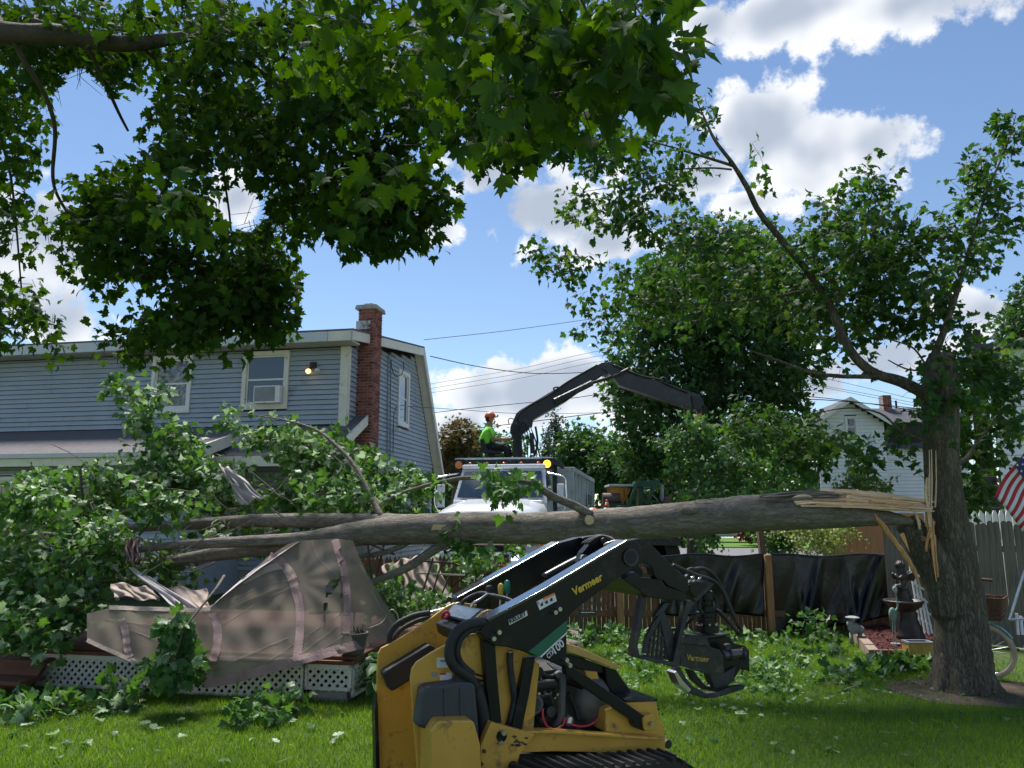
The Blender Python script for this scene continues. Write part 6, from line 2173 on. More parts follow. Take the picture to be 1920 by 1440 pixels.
def loft(name, secs, m, parent=truck, bev=0.0, smooth=False):
    """sections: list of lists of (f,l,z), same count; joined and capped"""
    q = MB()
    n = len(secs[0])
    for s in secs:
        for p in s:
            q.v.append(tx(*p))
    for i in range(len(secs) - 1):
        for k in range(n):
            a, b = i * n + k, i * n + (k + 1) % n
            q.f.append((a, b, b + n, a + n))
    q.f.append(tuple(range(n))[::-1])
    q.f.append(tuple((len(secs) - 1) * n + k for k in range(n)))
    return q.build(name, m, parent, bevel=bev, smooth=smooth)


# hood: cross sections from nose to windscreen
def hood_sec(l, hw, zt, zb, crown):
    return [(-hw, l, zb), (hw, l, zb), (hw, l, zt - .22), (hw * .93, l, zt - .07), (hw * .6, l, zt + crown * .7), (0, l, zt + crown), (-hw * .6, l, zt + crown * .7), (-hw * .93, l, zt - .07), (-hw, l, zt - .22)]


loft('hood', [hood_sec(.06, .92, 1.66, 1.1, .03), hood_sec(.10, .96, 1.73, 1.1, .04), hood_sec(.22, 1.02, 1.80, 1.1, .04), hood_sec(.8, 1.08, 1.88, 1.1, .05), hood_sec(1.55, 1.10, 1.99, 1.1, .05)], truck_w, smooth=True)
tbox('cowl', -1.0, 1.0, 1.5, 1.78, .9, 2.0, truck_w, bev=.03)
tbox('hood_badge', -.30, .02, .20, .215, 1.705, 1.735, chrome)
# fenders with arches and lamps
for s in (-1, 1):
    fq = MB()
    prof = [(.10, .62), (.08, 1.42), (.22, 1.5), (.9, 1.52), (1.55, 1.45), (1.6, 1.0)]
    arch = [(1.45 - .42 + .0, .62)]
    pts = [(.10, .66), (.07, 1.36), (.20, 1.48), (.9, 1.52), (1.55, 1.46), (1.58, .7), (1.52, .7)]
    for k in range(9):
        a = math.pi * k / 8
        pts.append((1.0 + .50 * math.cos(a), .62 + .52 * math.sin(a)))
    pts.append((.5, .66))
    fq.prism([tx(s * .80, l, z) for l, z in pts], HF * (s * .42))
    fq.build('fender', truck_w, truck, bevel=.03)
    cx = s * 1.0
    hl = tbox('headlight', cx - .20, cx + .14, .035, .08, 1.10, 1.38, lamp_gl)
    tbox('headlight_surround', cx - .23, cx + .24, .05, .09, 1.07, 1.41, chrome)
    tbox('turn_signal', cx + .15 if s > 0 else cx - .30, cx + .22 if s > 0 else cx - .22, .03, .085, 1.10, 1.38, amber)
    for wl_ in (1.0, 6.6, 7.8):
        w = MB()
        w.cyl(tx(s * .92, wl_, .5), tx(s * 1.2, wl_, .5), .5, 28)
        wo2 = w.build('wheel', rubber, truck, bevel=.04)
        w = MB()
        w.cyl(tx(s * 1.19, wl_, .5), tx(s * 1.215, wl_, .5), .3, 20)
        w.build('rim', chrome, wo2)
# grille and bumper
tbox('grille_back', -.68, .68, .05, .09, 1.05, 1.62, gap_fill)
for k in range(4):
    tbox('grille_bar', -.70, .70, .02, .07, 1.10 + .14 * k, 1.15 + .14 * k, chrome)
tbox('grille_surround', -.74, -.68, .015, .09, 1.04, 1.64, chrome)
tbox('grille_surround', .68, .74, .015, .09, 1.04, 1.64, chrome)
tbox('grille_surround', -.74, .74, .012, .09, 1.62, 1.68, chrome)
bg_ = MB()
c = tx(0, -.005, 1.66)
for k in range(20):
    a = 2 * math.pi * k / 20
    bg_.v.append(c + HF * .17 * math.cos(a) + Vector((0, 0, .075 * math.sin(a))))
bg_.f.append(tuple(range(20)))
bgm = MB()
bgm.prism(bg_.v, HL * .03)
bgo = bgm.build('grille_badge', chrome, truck)
bgm = MB()
bgm.prism([c + (v - c) * .8 - HL * .004 for v in bg_.v], HL * .006)
bgm.build('badge_face', mat('badge_dark', (.03, .035, .05), .3), bgo)
bmp = tbox('bumper', -1.22, 1.22, -.14, .05, .52, .98, truck_w, bev=.04)
tbox('bumper_slot', -.58, .58, -.146, -.12, .86, .94, gap_fill, bmp)
for s in (-1, 1):
    tbox('tow_hook', s * .68 - .03, s * .68 + .03, -.2, -.1, .8, 1.02, blackp, bmp)
# cab
loft('cab', [[(-1.02, 1.75, .95), (1.02, 1.75, .95), (1.06, 1.75, 1.95), (-1.06, 1.75, 1.95)],
             [(-1.02, 1.76, .95), (1.02, 1.76, .95), (1.06, 1.78, 2.0), (-1.06, 1.78, 2.0)],
             [(-1.02, 2.25, .95), (1.02, 2.25, .95), (.97, 2.22, 2.72), (-.97, 2.22, 2.72)],
             [(-1.02, 3.3, .95), (1.02, 3.3, .95), (.97, 3.3, 2.76), (-.97, 3.3, 2.76)]], truck_w, bev=.03)
rfq = tbox('cab_roof', -.98, .98, 2.16, 3.3, 2.72, 2.83, truck_w, bev=.05)
ws = MB()
ws.prism([tx(-.97, 1.765, 2.06), tx(.97, 1.765, 2.06), tx(.89, 2.16, 2.66), tx(-.89, 2.16, 2.66)], (HL * -.022 + Vector((0, 0, .014))))
wso = ws.build('windscreen', glass_mat('windscreen_glass', (0.02, 0.035, 0.05), .05), truck, bevel=.01)
for s in (-1, 1):
    q = MB()
    q.bar(tx(s * .5, 1.74, 2.06), tx(s * .05, 1.76, 2.10), .025, .015)
    q.build('wiper', blackp, wso)
    sg = MB()
    sg.prism([tx(s * 1.05, 1.95, 2.0), tx(s * 1.05, 2.75, 2.0), tx(s * .995, 2.75, 2.6), tx(s * .995, 2.3, 2.6)], HF * (s * .012))
    sg.build('side_window', glass, truck)
    q = MB()
    q.bar(tx(s * 1.066, 2.85, 1.72), tx(s * 1.066, 3.02, 1.72), .03, .04)
    q.build('door_handle', blackp, truck)
    q = MB()
    curve_tube(q, [tx(s * 1.0, 2.0, 2.62), tx(s * 1.28, 1.82, 2.56), tx(s * 1.46, 1.75, 2.5), tx(s * 1.48, 1.75, 2.3), tx(s * 1.48, 1.75, 1.9), tx(s * 1.3, 1.85, 1.68), tx(s * 1.04, 2.0, 1.6)], .018, 7, 4)
    mr = q.build('mirror_bracket', chrome, truck, smooth=True)
    q = MB()
    q.hexa([tx(s * 1.28, 1.78, 1.85), tx(s * 1.44, 1.74, 1.85), tx(s * 1.44, 1.84, 1.85), tx(s * 1.28, 1.88, 1.85)], [tx(s * 1.28, 1.78, 2.36), tx(s * 1.44, 1.74, 2.36), tx(s * 1.44, 1.84, 2.36), tx(s * 1.28, 1.88, 2.36)])
    q.build('mirror', box_g, mr, bevel=.02)
    q = MB()
    q.cyl(tx(s * 1.1, 2.2, .55), tx(s * 1.1, 3.2, .55), .28, 16)
    q.build('fuel_tank', chrome, truck)
for k in range(5):
    c = tx(-.8 + .4 * k, 2.28, 2.85)
    q = MB()
    q.sphere(c, (.05, .07, .045), 10, 6)
    q.build('marker_light', amber, truck, smooth=True)
for s in (.12, .28):
    q = MB()
    q.cyl(tx(s, 2.3, 2.88), tx(s, 2.7, 2.88), .05, 12, .03)
    q.build('air_horn', chrome, truck)
# work platform above the cab
zp = 2.97
PF = tx(0, 2.35, 0)
pl_ = tbox('platform', -1.16, 1.12, 2.3, 4.7, zp - .03, zp + .015, truck_b, bev=.006)
tbox('platform_beam', -1.16, 1.12, 2.3, 2.36, zp - .16, zp - .03, truck_b)
tbox('platform_beam', 1.06, 1.12, 2.37, 4.7, zp - .12, zp - .03, truck_b)
tbox('platform_edge', -1.17, 1.13, 2.285, 2.3, zp - .02, zp + .02, box_g, bev=.002)
for s in (-1.08, 1.04):
    tbox('platform_post', s - .04, s + .04, 3.42, 3.5, .9, zp - .03, truck_b)
for k in range(12):
    f = .98 - k * .17
    tbox('headache_bar', f - .012, f + .012, 3.44, 3.47, 1.6, zp - .03, truck_b, bev=0)
for (f, m_) in ((-1.07, amber), (1.0, amber_on)):
    hb = tbox('lamp_housing', f - .13, f + .13, 2.27, 2.35, zp - .27, zp - .01, blackp)
    q = MB()
    q.cyl(tx(f, 2.27, zp - .14), tx(f, 2.24, zp - .14), .088, 20)
    q.build('beacon_lens', m_, hb, bevel=.01)
# chassis and grey body
tbox('chassis', -.45, .45, .3, 12.0, .62, .9, blackp)
BX = 1.32
by0, by1 = 5.0, 12.0
zb0, zb1 = 1.0, 2.92
body = tbox('cargo_body', -1.2, BX - .1, by0, by1, zb0, zb1 - .05, box_g)
tbox('body_top_rail', BX - .12, BX + .02, by0, by1, zb1 - .12, zb1, box_g, body)
tbox('body_top_rail', -1.22, BX - .12, by0 - .02, by0 + .1, zb1 - .12, zb1, box_g, body)
tbox('body_bottom_rail', BX - .12, BX + .02, by0, by1, zb0, zb0 + .16, box_g, body)
nr = 9
for k in range(nr):
    l = by0 + .05 + k * (by1 - by0 - .15) / (nr - 1)
    tbox('body_rib', BX - .1, BX, l - .05, l + .05, zb0 + .16, zb1 - .12, box_g, body)
tbox('body_ladder_post', BX + .0, BX + .04, by0 + .25, by0 + .31, zb0 - .2, zb1 - .7, box_g, body)
sg = tbox('sign_panel', BX - .02, BX + .012, by1 - 2.9, by1 - 1.3, 1.35, 2.35, box_g, body)
letter('lettering', 'KELLEY', black_d, sg, tx(BX + .014, by1 - 2.85, 2.02), tx(BX + .014, by1 - 1.35, 2.02), .3, HF, bold=.01)
letter('lettering', 'TREE', black_d, sg, tx(BX + .014, by1 - 2.8, 1.4), tx(BX + .014, by1 - 1.4, 1.4), .26, HF, bold=.01)
q = MB()
q.sphere(tx(BX + .02, by1 - 2.1, 1.88), (.012, .22, .09), 12, 8)
q.build('sign_emblem', mat('emblem_green', (.12, .14, .05), .7), sg)
tbox('toolbox', -.2, 1.2, 3.7, 4.7, .9, 1.35, box_g)
# loader crane: all in a plane facing the camera
LP = Plane(at(985, 850, 18.6), 0.0)
LP.P0.z = 0


def lp(name, pts, off, thick, m=truck_b, parent=truck, bev=.01):
    q = MB()
    LP.plate(q, pts, off, thick)
    return q.build(name, m, parent, bevel=bev)


lp('loader_mast', [(962, 858), (962, 826), (958, 812), (966, 790), (990, 770), (998, 795), (990, 806), (978, 815), (980, 858)], -.1, .35)
boom = lp('loader_boom', [(956, 812), (957, 800), (968, 775), (976, 768), (1050, 724), (1128, 680), (1146, 678), (1160, 686), (1152, 700), (1130, 702), (1060, 752), (1000, 787), (998, 800), (990, 802), (980, 790), (970, 808)], -.15, .32)
armq = lp('loader_arm', [(1128, 690), (1140, 678), (1158, 684), (1196, 702), (1312, 740), (1318, 750), (1310, 766), (1296, 766), (1180, 728), (1162, 722), (1150, 706)], -.2, .3)
lp('arm_extension', [(1296, 742), (1318, 746), (1320, 758), (1312, 770), (1300, 766)], -.25, .4, blackp, armq)
LPt = MB()
LP.tube(LPt, [(1040, 752, -.3), (1090, 728, -.3), (1110, 718, -.3)], .075, 12, 1)
LPt.build('hydraulic_cylinder', truck_b, boom, smooth=False)
LPt = MB()
LP.tube(LPt, [(1110, 718, -.3), (1150, 706, -.3), (1178, 692, -.3)], .04, 10, 1)
LPt.build('cylinder_rod', steel_dk, boom)
for pts in ([(976, 800, -.2), (972, 780, -.2), (990, 762, -.2), (1030, 740, -.2), (1064, 716, -.2), (1120, 684, -.2)], [(1150, 684, -.25), (1200, 704, -.25), (1240, 712, -.25), (1246, 718, -.25), (1290, 736, -.25)], [(1236, 714, -.2), (1242, 708, -.2), (1250, 712, -.2), (1252, 722, -.2)], [(1042, 736, -.3), (1038, 728, -.3), (1046, 726, -.3), (1050, 732, -.3)]):
    q = MB()
    LP.tube(q, pts, .022, 6)
    q.build('hydraulic_hose', rubber, boom, smooth=True)
for k in range(7):
    x = 958 + k * 5.6
    q = MB()
    LP.tube(q, [(x + 4, 792 + 2 * k, -.28), (x + 10, 812 + k, -.32), (x + 14, 836, -.34), (x + 15, 860, -.3)], .013, 6)
    q.build('mast_hose', rubber, truck, smooth=True)
q = MB()
LP.tube(q, [(1004, 800, -.2), (1008, 830, -.25), (1002, 856, -.25)], .03, 6)
LP.tube(q, [(996, 812, -.3), (1000, 850, -.3)], .05, 8)
q.build('swing_cylinder', steel_dk, truck)
q = MB()
LP.tube(q, [(955, 796, -.2), (953, 788, -.2), (958, 784, -.2), (964, 788, -.2), (961, 798, -.2)], .012, 5)
q.build('guard_loop', steel_dk, truck)
q = MB()
LP.tube(q, [(1000, 815, -.15), (1008, 838, -.15), (1012, 856, -.15)], .02, 6)
q.build('brace', truck_b, truck)
gp_ = lp('grapple_hanger', [(1306, 762), (1316, 760), (1318, 776), (1308, 778)], -.2, .15, blackp)
lp('grapple_claw', [(1306, 776), (1316, 775), (1317, 785), (1326, 798), (1322, 802), (1310, 796), (1306, 800), (1303, 796)], -.25, .2, hopper, gp_)
lp('grapple_claw', [(1310, 780), (1315, 780), (1312, 798), (1306, 804), (1304, 798)], -.05, .1, hopper, gp_)
for pts in ([(1310, 756, -.1), (1324, 766, -.15), (1325, 780, -.15), (1316, 790, -.1)], [(1304, 758, -.1), (1296, 772, -.15), (1298, 784, -.1)], [(1316, 758, -.1), (1322, 775, -.2), (1318, 786, -.2)]):
    q = MB()
    LP.tube(q, pts, .018, 6)
    q.build('grapple_hose', rubber, gp_, smooth=True)
# operator seat
seat = lp('operator_seat', [(900, 823), (906, 821), (914, 842), (938, 846), (938, 852), (908, 850), (902, 840)], -.25, .45, rubber, bev=.02)
lp('seat_post', [(916, 851), (926, 851), (928, 862), (914, 862)], -.1, .12, steel_dk)
q = MB()
LP.tube(q, [(922, 838, -.3), (936, 836, -.3), (950, 832, -.3)], .02, 6)
q.build('armrest', steel_dk, seat)


# ================================================================== PEOPLE
def skin_body(name, pts, edges, radii, m, parent, sub=2, root=0):
    me = bpy.data.meshes.new(name)
    me.from_pydata([tuple(Vector(p) - BASE[parent]) for p in pts], edges, [])
    me.materials.append(m)
    o = bpy.data.objects.new(name, me)
    link(o, parent)
    md = o.modifiers.new('skin', 'SKIN')
    for i, v in enumerate(me.skin_vertices[0].data):
        r = radii[i]
        v.radius = r if hasattr(r, '__len__') else (r, r)
        v.use_root = (i == root)
    md.use_smooth_shade = True
    s = o.modifiers.new('sub', 'SUBSURF')
    s.levels = sub
    s.render_levels = sub
    return o


def hand(mb, wrist, fwd, up, s=1.0):
    """palm and five bent fingers"""
    f, u = Vector(fwd).normalized(), Vector(up).normalized()
    sd = f.cross(u).normalized()
    w = Vector(wrist)
    mb.tube([w - f * .02, w + f * .03 * s, w + f * .09 * s], [.03 * s, .042 * s, .036 * s], 8)
    for k, (o_, ln) in enumerate(((-.03, .065), (-.01, .078), (.01, .074), (.03, .058))):
        b = w + f * .085 * s + sd * o_ * s
        mb.tube([b, b + f * ln * .45 * s - u * .008, b + f * ln * .75 * s - u * .035 * s, b + f * ln * .7 * s - u * .06 * s], [.0105 * s, .01 * s, .009 * s, .007 * s], 6)
    b = w + f * .03 * s - sd * .035 * s
    mb.tube([b, b + f * .03 * s - sd * .03 * s - u * .01, b + f * .06 * s - sd * .025 * s - u * .03 * s], [.013 * s, .011 * s, .008 * s], 6)


def person(label, base, hips, chest, neck, head, lsh, lel, lwr, rsh, rel, rwr, lkn, lan, lto, rkn, ran, rto, look, helmet=True):
    t = thing('person', label, 'person', base)
    V = [Vector(x) for x in (hips, chest, neck, head, lsh, lel, lwr, rsh, rel, rwr, lkn, lan, lto, rkn, ran, rto)]
    hips, chest, neck, head, lsh, lel, lwr, rsh, rel, rwr, lkn, lan, lto, rkn, ran, rto = V
    look = Vector(look).normalized()
    crown = head + Vector((0, 0, .10))
    # continuous body
    pts = [hips, (hips + chest) / 2, chest, neck, head - Vector((0, 0, .03)), head + Vector((0, 0, .07)), lsh, lel, lwr, rsh, rel, rwr,
           hips + (lkn - hips) * .15, lkn, lan, lto, hips + (rkn - hips) * .15, rkn, ran, rto]
    ed = [(0, 1), (1, 2), (2, 3), (3, 4), (4, 5), (2, 6), (6, 7), (7, 8), (2, 9), (9, 10), (10, 11), (0, 12), (12, 13), (13, 14), (14, 15), (0, 16), (16, 17), (17, 18), (18, 19)]
    rd = [.14, .13, .15, .06, .085, .085, .06, .045, .032, .06, .045, .032, .09, .065, .045, .035, .09, .065, .045, .035]
    body_ = skin_body('body', pts, ed, rd, skin_m, t)
    # face
    q = MB()
    sdv = look.cross(Vector((0, 0, 1))).normalized()
    q.sphere(head + look * .10 + Vector((0, 0, -.005)), (.018, .018, .024), 8, 6)
    q.build('nose', skin_m, body_, smooth=True)
    for s in (-1, 1):
        q = MB()
        q.sphere(head + look * .085 + sdv * .035 * s + Vector((0, 0, .03)), .013, 8, 6)
        q.build('eye', mat('eye_dark', (.05, .04, .04), .3), body_, smooth=True)
        q = MB()
        q.sphere(head + sdv * .092 * s - look * .005, (.02, .022, .032), 8, 6)
        q.build('ear', skin_m, body_, smooth=True)
    q = MB()
    q.tube([head + look * .088 + sdv * -.025 + Vector((0, 0, -.045)), head + look * .095 + Vector((0, 0, -.047)), head + look * .088 + sdv * .025 + Vector((0, 0, -.045))], [.004, .007, .004], 6)
    q.build('mouth', mat('lips', (.32, .12, .1), .5), body_)
    # hands
    for wr, el in ((lwr, lel), (rwr, rel)):
        q = MB()
        hand(q, wr, (wr - el), (0, 0, 1), 1.0)
        q.build('hand', skin_m, body_, smooth=True)
    # clothes
    sl, sr = lsh + (lel - lsh) * .75, rsh + (rel - rsh) * .75
    skin_body('shirt', [hips + Vector((0, 0, .03)), (hips + chest) / 2, chest, neck - Vector((0, 0, .03)), lsh, sl, rsh, sr], [(0, 1), (1, 2), (2, 3), (2, 4), (4, 5), (2, 6), (6, 7)],
              [.205, .20, .215, .10, .105, .09, .105, .09], shirt_m, t, root=2)
    skin_body('trousers', [hips, hips + (lkn - hips) * .2, lkn, lan + (lkn - lan) * .05, hips + (rkn - hips) * .2, rkn, ran + (rkn - ran) * .05], [(0, 1), (1, 2), (2, 3), (0, 4), (4, 5), (5, 6)],
              [.19, .135, .10, .08, .135, .10, .08], pants_m, t)
    for an, to in ((lan, lto), (ran, rto)):
        skin_body('boot', [an + Vector((0, 0, .05)), an - Vector((0, 0, .03)), to], [(0, 1), (1, 2)], [.06, .06, .045], rubber, t)
    q = MB()
    q.sphere(head - look * .02 + Vector((0, 0, .03)), (.102, .102, .105), 14, 9)
    q.build('hair', hair_m, body_, smooth=True)
    if helmet:
        q = MB()
        hc = head + Vector((0, 0, .055))
        prof = [(.145, 0), (.142, .03), (.13, .075), (.10, .115), (.055, .138), (.012, .146)]
        q.lathe(hc, prof, 20)
        br = hc + look * .12
        q.box(br + Vector((0, 0, .005)), (.16, .12, .012), math.atan2(look.y, look.x) - math.pi / 2)
        ho = q.build('helmet', helmet_m, t, smooth=True)
        for s in (-1, 1):
            q = MB()
            c_ = head + sdv * .105 * s + Vector((0, 0, .005))
            q.cyl(c_, c_ + sdv * s * .045, .048, 14)
            q.build('ear_muff', helmet_m, ho, bevel=.01)
        q = MB()
        q.box(hc + look * .19 + Vector((0, 0, .02)), (.2, .012, .05), math.atan2(look.y, look.x) - math.pi / 2)
        q.build('visor', steel_dk, ho)
    return t


def L_(px, py, off=0.0):
    return LP.hit(px, py, off)


hd_ = L_(919, 787, 0)
person('worker in hi-vis green shirt and orange helmet seated at the loader controls', L_(915, 862),
       L_(909, 838), L_(914, 814), L_(918, 799), hd_, L_(912, 808, .22), L_(924, 826, .3), L_(948, 822, .2), L_(920, 808, -.22), L_(928, 824, -.28), L_(954, 823, -.16),
       L_(950, 836, .12), L_(955, 858, .12), L_(968, 860, .12), L_(948, 838, -.12), L_(953, 860, -.12), L_(966, 862, -.12), (.9, .15, .12))
by = 14.6
wb = at(1119, 960, by)
wb.z = 0
sx_ = wb.x
person('second worker in orange helmet and green shirt standing behind the fallen trunk', wb,
       (sx_, by, .95), (sx_ + .05, by, 1.31), (sx_ - .02, by, 1.50), (sx_ - .08, by - .02, 1.63), (sx_ + .02, by + .2, 1.38), (sx_ + .1, by + .27, 1.12), (sx_ + .3, by + .1, 1.0),
       (sx_ + .1, by - .2, 1.38), (sx_ + .3, by - .26, 1.16), (sx_ + .42, by - .2, .95), (sx_ - .03, by + .1, .5), (sx_, by + .12, .09), (sx_ - .14, by + .1, .03), (sx_ + .06, by - .1, .5), (sx_ + .12, by - .1, .09), (sx_ - .04, by - .12, .03), (-.9, -.3, -.1))

# ================================================================== THINGS ON THE STREET
# green crane with orange hopper behind
CP = Plane(at(1200, 960, 24.0), 0.0)
CP.P0.z = 0


def cpp(name, pts, off, thick, m, parent, bev=.01):
    q = MB()
    CP.plate(q, pts, off, thick)
    return q.build(name, m, parent, bevel=bev)


gc = thing('green_crane_trailer', 'dark green knuckle crane on a flat trailer under the branch heap', 'crane', CP.hit(1215, 1050))
gc.location.z = 0
BASE[gc] = Vector(gc.location)
cpp('bed', [(1160, 948), (1300, 952), (1300, 968), (1160, 968)], -.6, 2.0, green_m, gc)
cpp('mast', [(1199, 910), (1207, 905), (1208, 948), (1198, 948)], .2, .5, green_m, gc)
cpp('boom', [(1186, 912), (1192, 902), (1236, 900), (1240, 910), (1228, 914), (1206, 913)], .1, .5, green_m, gc)
cpp('stay', [(1193, 905), (1198, 906), (1178, 960), (1170, 962)], .0, .2, green_m, gc)
cpp('stay', [(1224, 912), (1230, 914), (1216, 946), (1210, 946)], .0, .2, green_m, gc)
cpp('stay', [(1222, 926), (1226, 926), (1246, 944), (1243, 947)], .3, .15, blackp, gc)
cpp('upright', [(1239, 910), (1244, 910), (1246, 948), (1240, 950)], .3, .2, mat('grey_pole', (.4, .4, .38), .6), gc)
cpp('ramp', [(1250, 932), (1262, 926), (1256, 952), (1240, 955)], -.2, .4, post_m, gc)
cpp('rear_deck', [(1200, 1006), (1283, 1012), (1286, 1024), (1200, 1022)], -1.2, 2.0, steel_dk, gc)
cpp('rear_deck_side', [(1205, 990), (1265, 994), (1284, 1012), (1205, 1012)], -1.0, 1.2, blackp, gc)
for (px, w_) in ((1245, .5), (1220, .5)):
    p = CP.hit(px, 1030, -1.0)
    q = MB()
    zc = .5
    q.cyl(Vector((p.x, p.y, zc)), Vector((p.x, p.y + .35, zc)), .5, 24)
    q.build('wheel', rubber, gc, bevel=.03)
cpp('trailer_post', [(1279, 994), (1284, 994), (1286, 1028), (1280, 1028)], -1.3, .2, steel_dk, gc)
hp = thing('hopper_spreader', 'orange hopper spreader standing behind the traffic cone', 'spreader', CP.hit(1165, 1000, .4))
hp.location.z = 0
BASE[hp] = Vector(hp.location)
cpp('hopper', [(1143, 911), (1183, 911), (1181, 922), (1172, 940), (1162, 940), (1146, 922)], .4, 1.0, hopper, hp)
cpp('hopper_rim', [(1142, 908), (1184, 908), (1184, 912), (1142, 912)], .3, 1.2, mat('pale_tarp', (.5, .5, .48), .8), hp)
cpp('leg', [(1147, 922), (1150, 922), (1164, 944), (1161, 945)], .3, .12, hopper, hp)
cpp('leg', [(1172, 914), (1175, 914), (1178, 945), (1174, 945)], .3, .12, hopper, hp)
cpp('leg', [(1180, 916), (1183, 916), (1168, 945), (1165, 945)], .3, .12, hopper, hp)
cpp('base_frame', [(1135, 944), (1186, 944), (1186, 975), (1135, 975)], .2, 1.3, green_m, hp)
q = MB()
p = CP.hit(1146, 936, .4)
q.cyl(p - Vector((.28, 0, 0)), p + Vector((.28, 0, 0)), .2, 16)
q.build('engine_drum', mat('brown_drum', (.10, .06, .05), .6), hp)
# traffic cone
cb = at(1138, 962, 21)
cn = thing('traffic_cone', 'orange traffic cone with white band on the trailer bed beside the hopper', 'traffic cone', cb - Vector((0, 0, .12)))
for (z0, z1, r0, r1, m_, nm) in ((-.12, .05, .13, .10, helmet_m, 'cone_base'), (.05, .15, .10, .075, fwhite, 'reflective_band'), (.15, .26, .075, .05, helmet_m, 'cone_body'), (.26, .3, .05, .042, fwhite, 'reflective_band'), (.3, .37, .042, .02, helmet_m, 'cone_tip')):
    q = MB()
    q.lathe(cb, [(r0, z0), (r1, z1)], 16)
    q.build(nm, m_, cn, smooth=True)
q = MB()
q.box(cb + Vector((0, 0, -.13)), (.32, .32, .03))
q.build('foot', helmet_m, cn, bevel=.01)


# parked cars across the street
def car(label, px, py, Y, heading, m):
    b = at(px, py, Y)
    b.z = .06
    t = thing('parked_car', label, 'car', b, 'cars parked across the street')
    P = Plane(b, heading)
    prof = [(-2.2, .35), (-2.25, .75), (-1.6, .92), (-1.0, 1.38), (.5, 1.42), (1.2, .98), (2.1, .85), (2.25, .55), (2.2, .35)]
    q = MB()
    q.prism([P.w(f, -.85, b.z + z) for f, z in prof], P.L * 1.7)
    q.build('body', m, t, bevel=.08)
    q = MB()
    q.prism([P.w(f, -.86, b.z + z) for f, z in ((-1.35, .95), (-.95, 1.3), (.42, 1.34), (.95, .97))], P.L * .005)
    q.build('side_window', glass, t)
    for f in (-1.4, 1.4):
        q = MB()
        q.cyl(P.w(f, -.87, b.z + .33), P.w(f, -.65, b.z + .33), .33, 20)
        q.build('wheel', rubber, t, bevel=.03)
    q = MB()
    q.cyl(P.w(2.2, -.6, b.z + .7), P.w(2.27, -.6, b.z + .7), .12, 12)
    q.build('headlight', lamp_gl, t)
    return t


car('silver car parked across the street left of the red shrub', 1375, 985, 46, R(-12), carw)
car('white car glimpsed across the street beyond the green crane', 1230, 955, 44, R(-12), truck_w)

# ================================================================== OTHER HOUSES
WH = Plane(at(1560, 900, 33.0), R(-4))
WH.P0.z = 0
wh = thing('white_gabled_house', 'white clapboard house with dark roof and small brick chimney behind the maple', 'house', WH.P0)


def wl(px, py, off=0):
    return WH.loc(WH.hit(px, py, off))


fa_, _, _ = wl(1538, 900)
fb_, _, _ = wl(1655, 900)
fap, _, zap = wl(1590, 750)
_, _, zev = wl(1545, 790)
fb_ = fap + (fap - fa_)
gwq = MB()
gprof = [(fa_, 0), (fb_, 0), (fb_, zev), (fap, zap), (fa_, zev)]
gwq.prism([WH.w(f, 0.03, z) for f, z in gprof], WH.L * .2)
gwo = gwq.build('gable_wall', gap_fill, wh)


def wclip(z, zt):
    if zt <= zev:
        return [(fa_, fb_)]
    k = (zap - zt) / (zap - zev)
    return [(fap - (fap - fa_) * k, fap + (fap - fa_) * k)] if k > 0.02 else []


hw1 = rect_on(WH, 1586, 780, 1606, 821)
hw2 = rect_on(WH, 1590, 858, 1612, 888)
hw3 = rect_on(WH, 1674, 912, 1686, 940)
siding_rows(WH, gwo, fa_, fb_, .3, zap, [hw1, hw2], pitch=.16, m=wside, clip=wclip, tilt=.02, name='clapboard')
fwg = wl(1830, 900)[0]
wq = MB()
wq.hexa([WH.w(fb_, .6, 0), WH.w(fwg, .6, 0), WH.w(fwg, .8, 0), WH.w(fb_, .8, 0)], [WH.w(fb_, .6, zev), WH.w(fwg, .6, zev), WH.w(fwg, .8, zev), WH.w(fb_, .8, zev)])
wwo = wq.build('wing_wall', gap_fill, wh)
zwing = wl(1740, 838, .6)[2]
siding_rows(WH, wwo, fb_, fwg, .3, zwing, [hw3], pitch=.16, m=wside, off=.57, tilt=.02, name='clapboard')
for rc, o_ in ((hw1, 0), (hw2, 0), (hw3, .57)):
    window(WH, rc, wh, deep=.05, off=o_, w=.09)
rq = MB()
for s in (-1, 1):
    e = fap + s * (fap - fa_ + .35)
    ez = zev - .35 * (zap - zev) / (fap - fa_)
    slab(rq, [WH.w(e, -.35, ez + .1), WH.w(fap, -.35, zap + .1), WH.w(fap, 8, zap + .1), WH.w(e, 8, ez + .1)], .09)
rq.build('gable_roof', roof_d, wh)
for s in (-1, 1):
    e = fap + s * (fap - fa_ + .35)
    ez = zev - .35 * (zap - zev) / (fap - fa_)
    q = MB()
    q.prism([WH.w(e, -.40, ez - .12), WH.w(fap, -.40, zap - .12), WH.w(fap, -.40, zap + .07), WH.w(e, -.40, ez + .07)], WH.L * .05)
    q.build('rake_board', white_trim, wh)
rq = MB()
zr2 = wl(1740, 765, 4)[2]
slab(rq, [WH.w(fb_ - 1.4, .3, zwing + .0), WH.w(fwg + .3, .3, zwing + .0), WH.w(fwg + .3, 4.0, zr2), WH.w(fb_ - 1.4, 4.0, zr2)], .09)
slab(rq, [WH.w(fa_ - 1.0, 5.0, zev + .6), WH.w(fap, 5.0, zev + .6), WH.w(fap, 7.0, zr2), WH.w(fa_ - 1.0, 7.0, zr2)], .09)
rq.build('wing_roof', roof_d, wh)
q = MB()
pch = WH.hit(1660, 757, 4.0)
q.box(pch + Vector((0, 0, -.1)), (.42, .42, 1.0))
hch = q.build('chimney', mortar, wh)
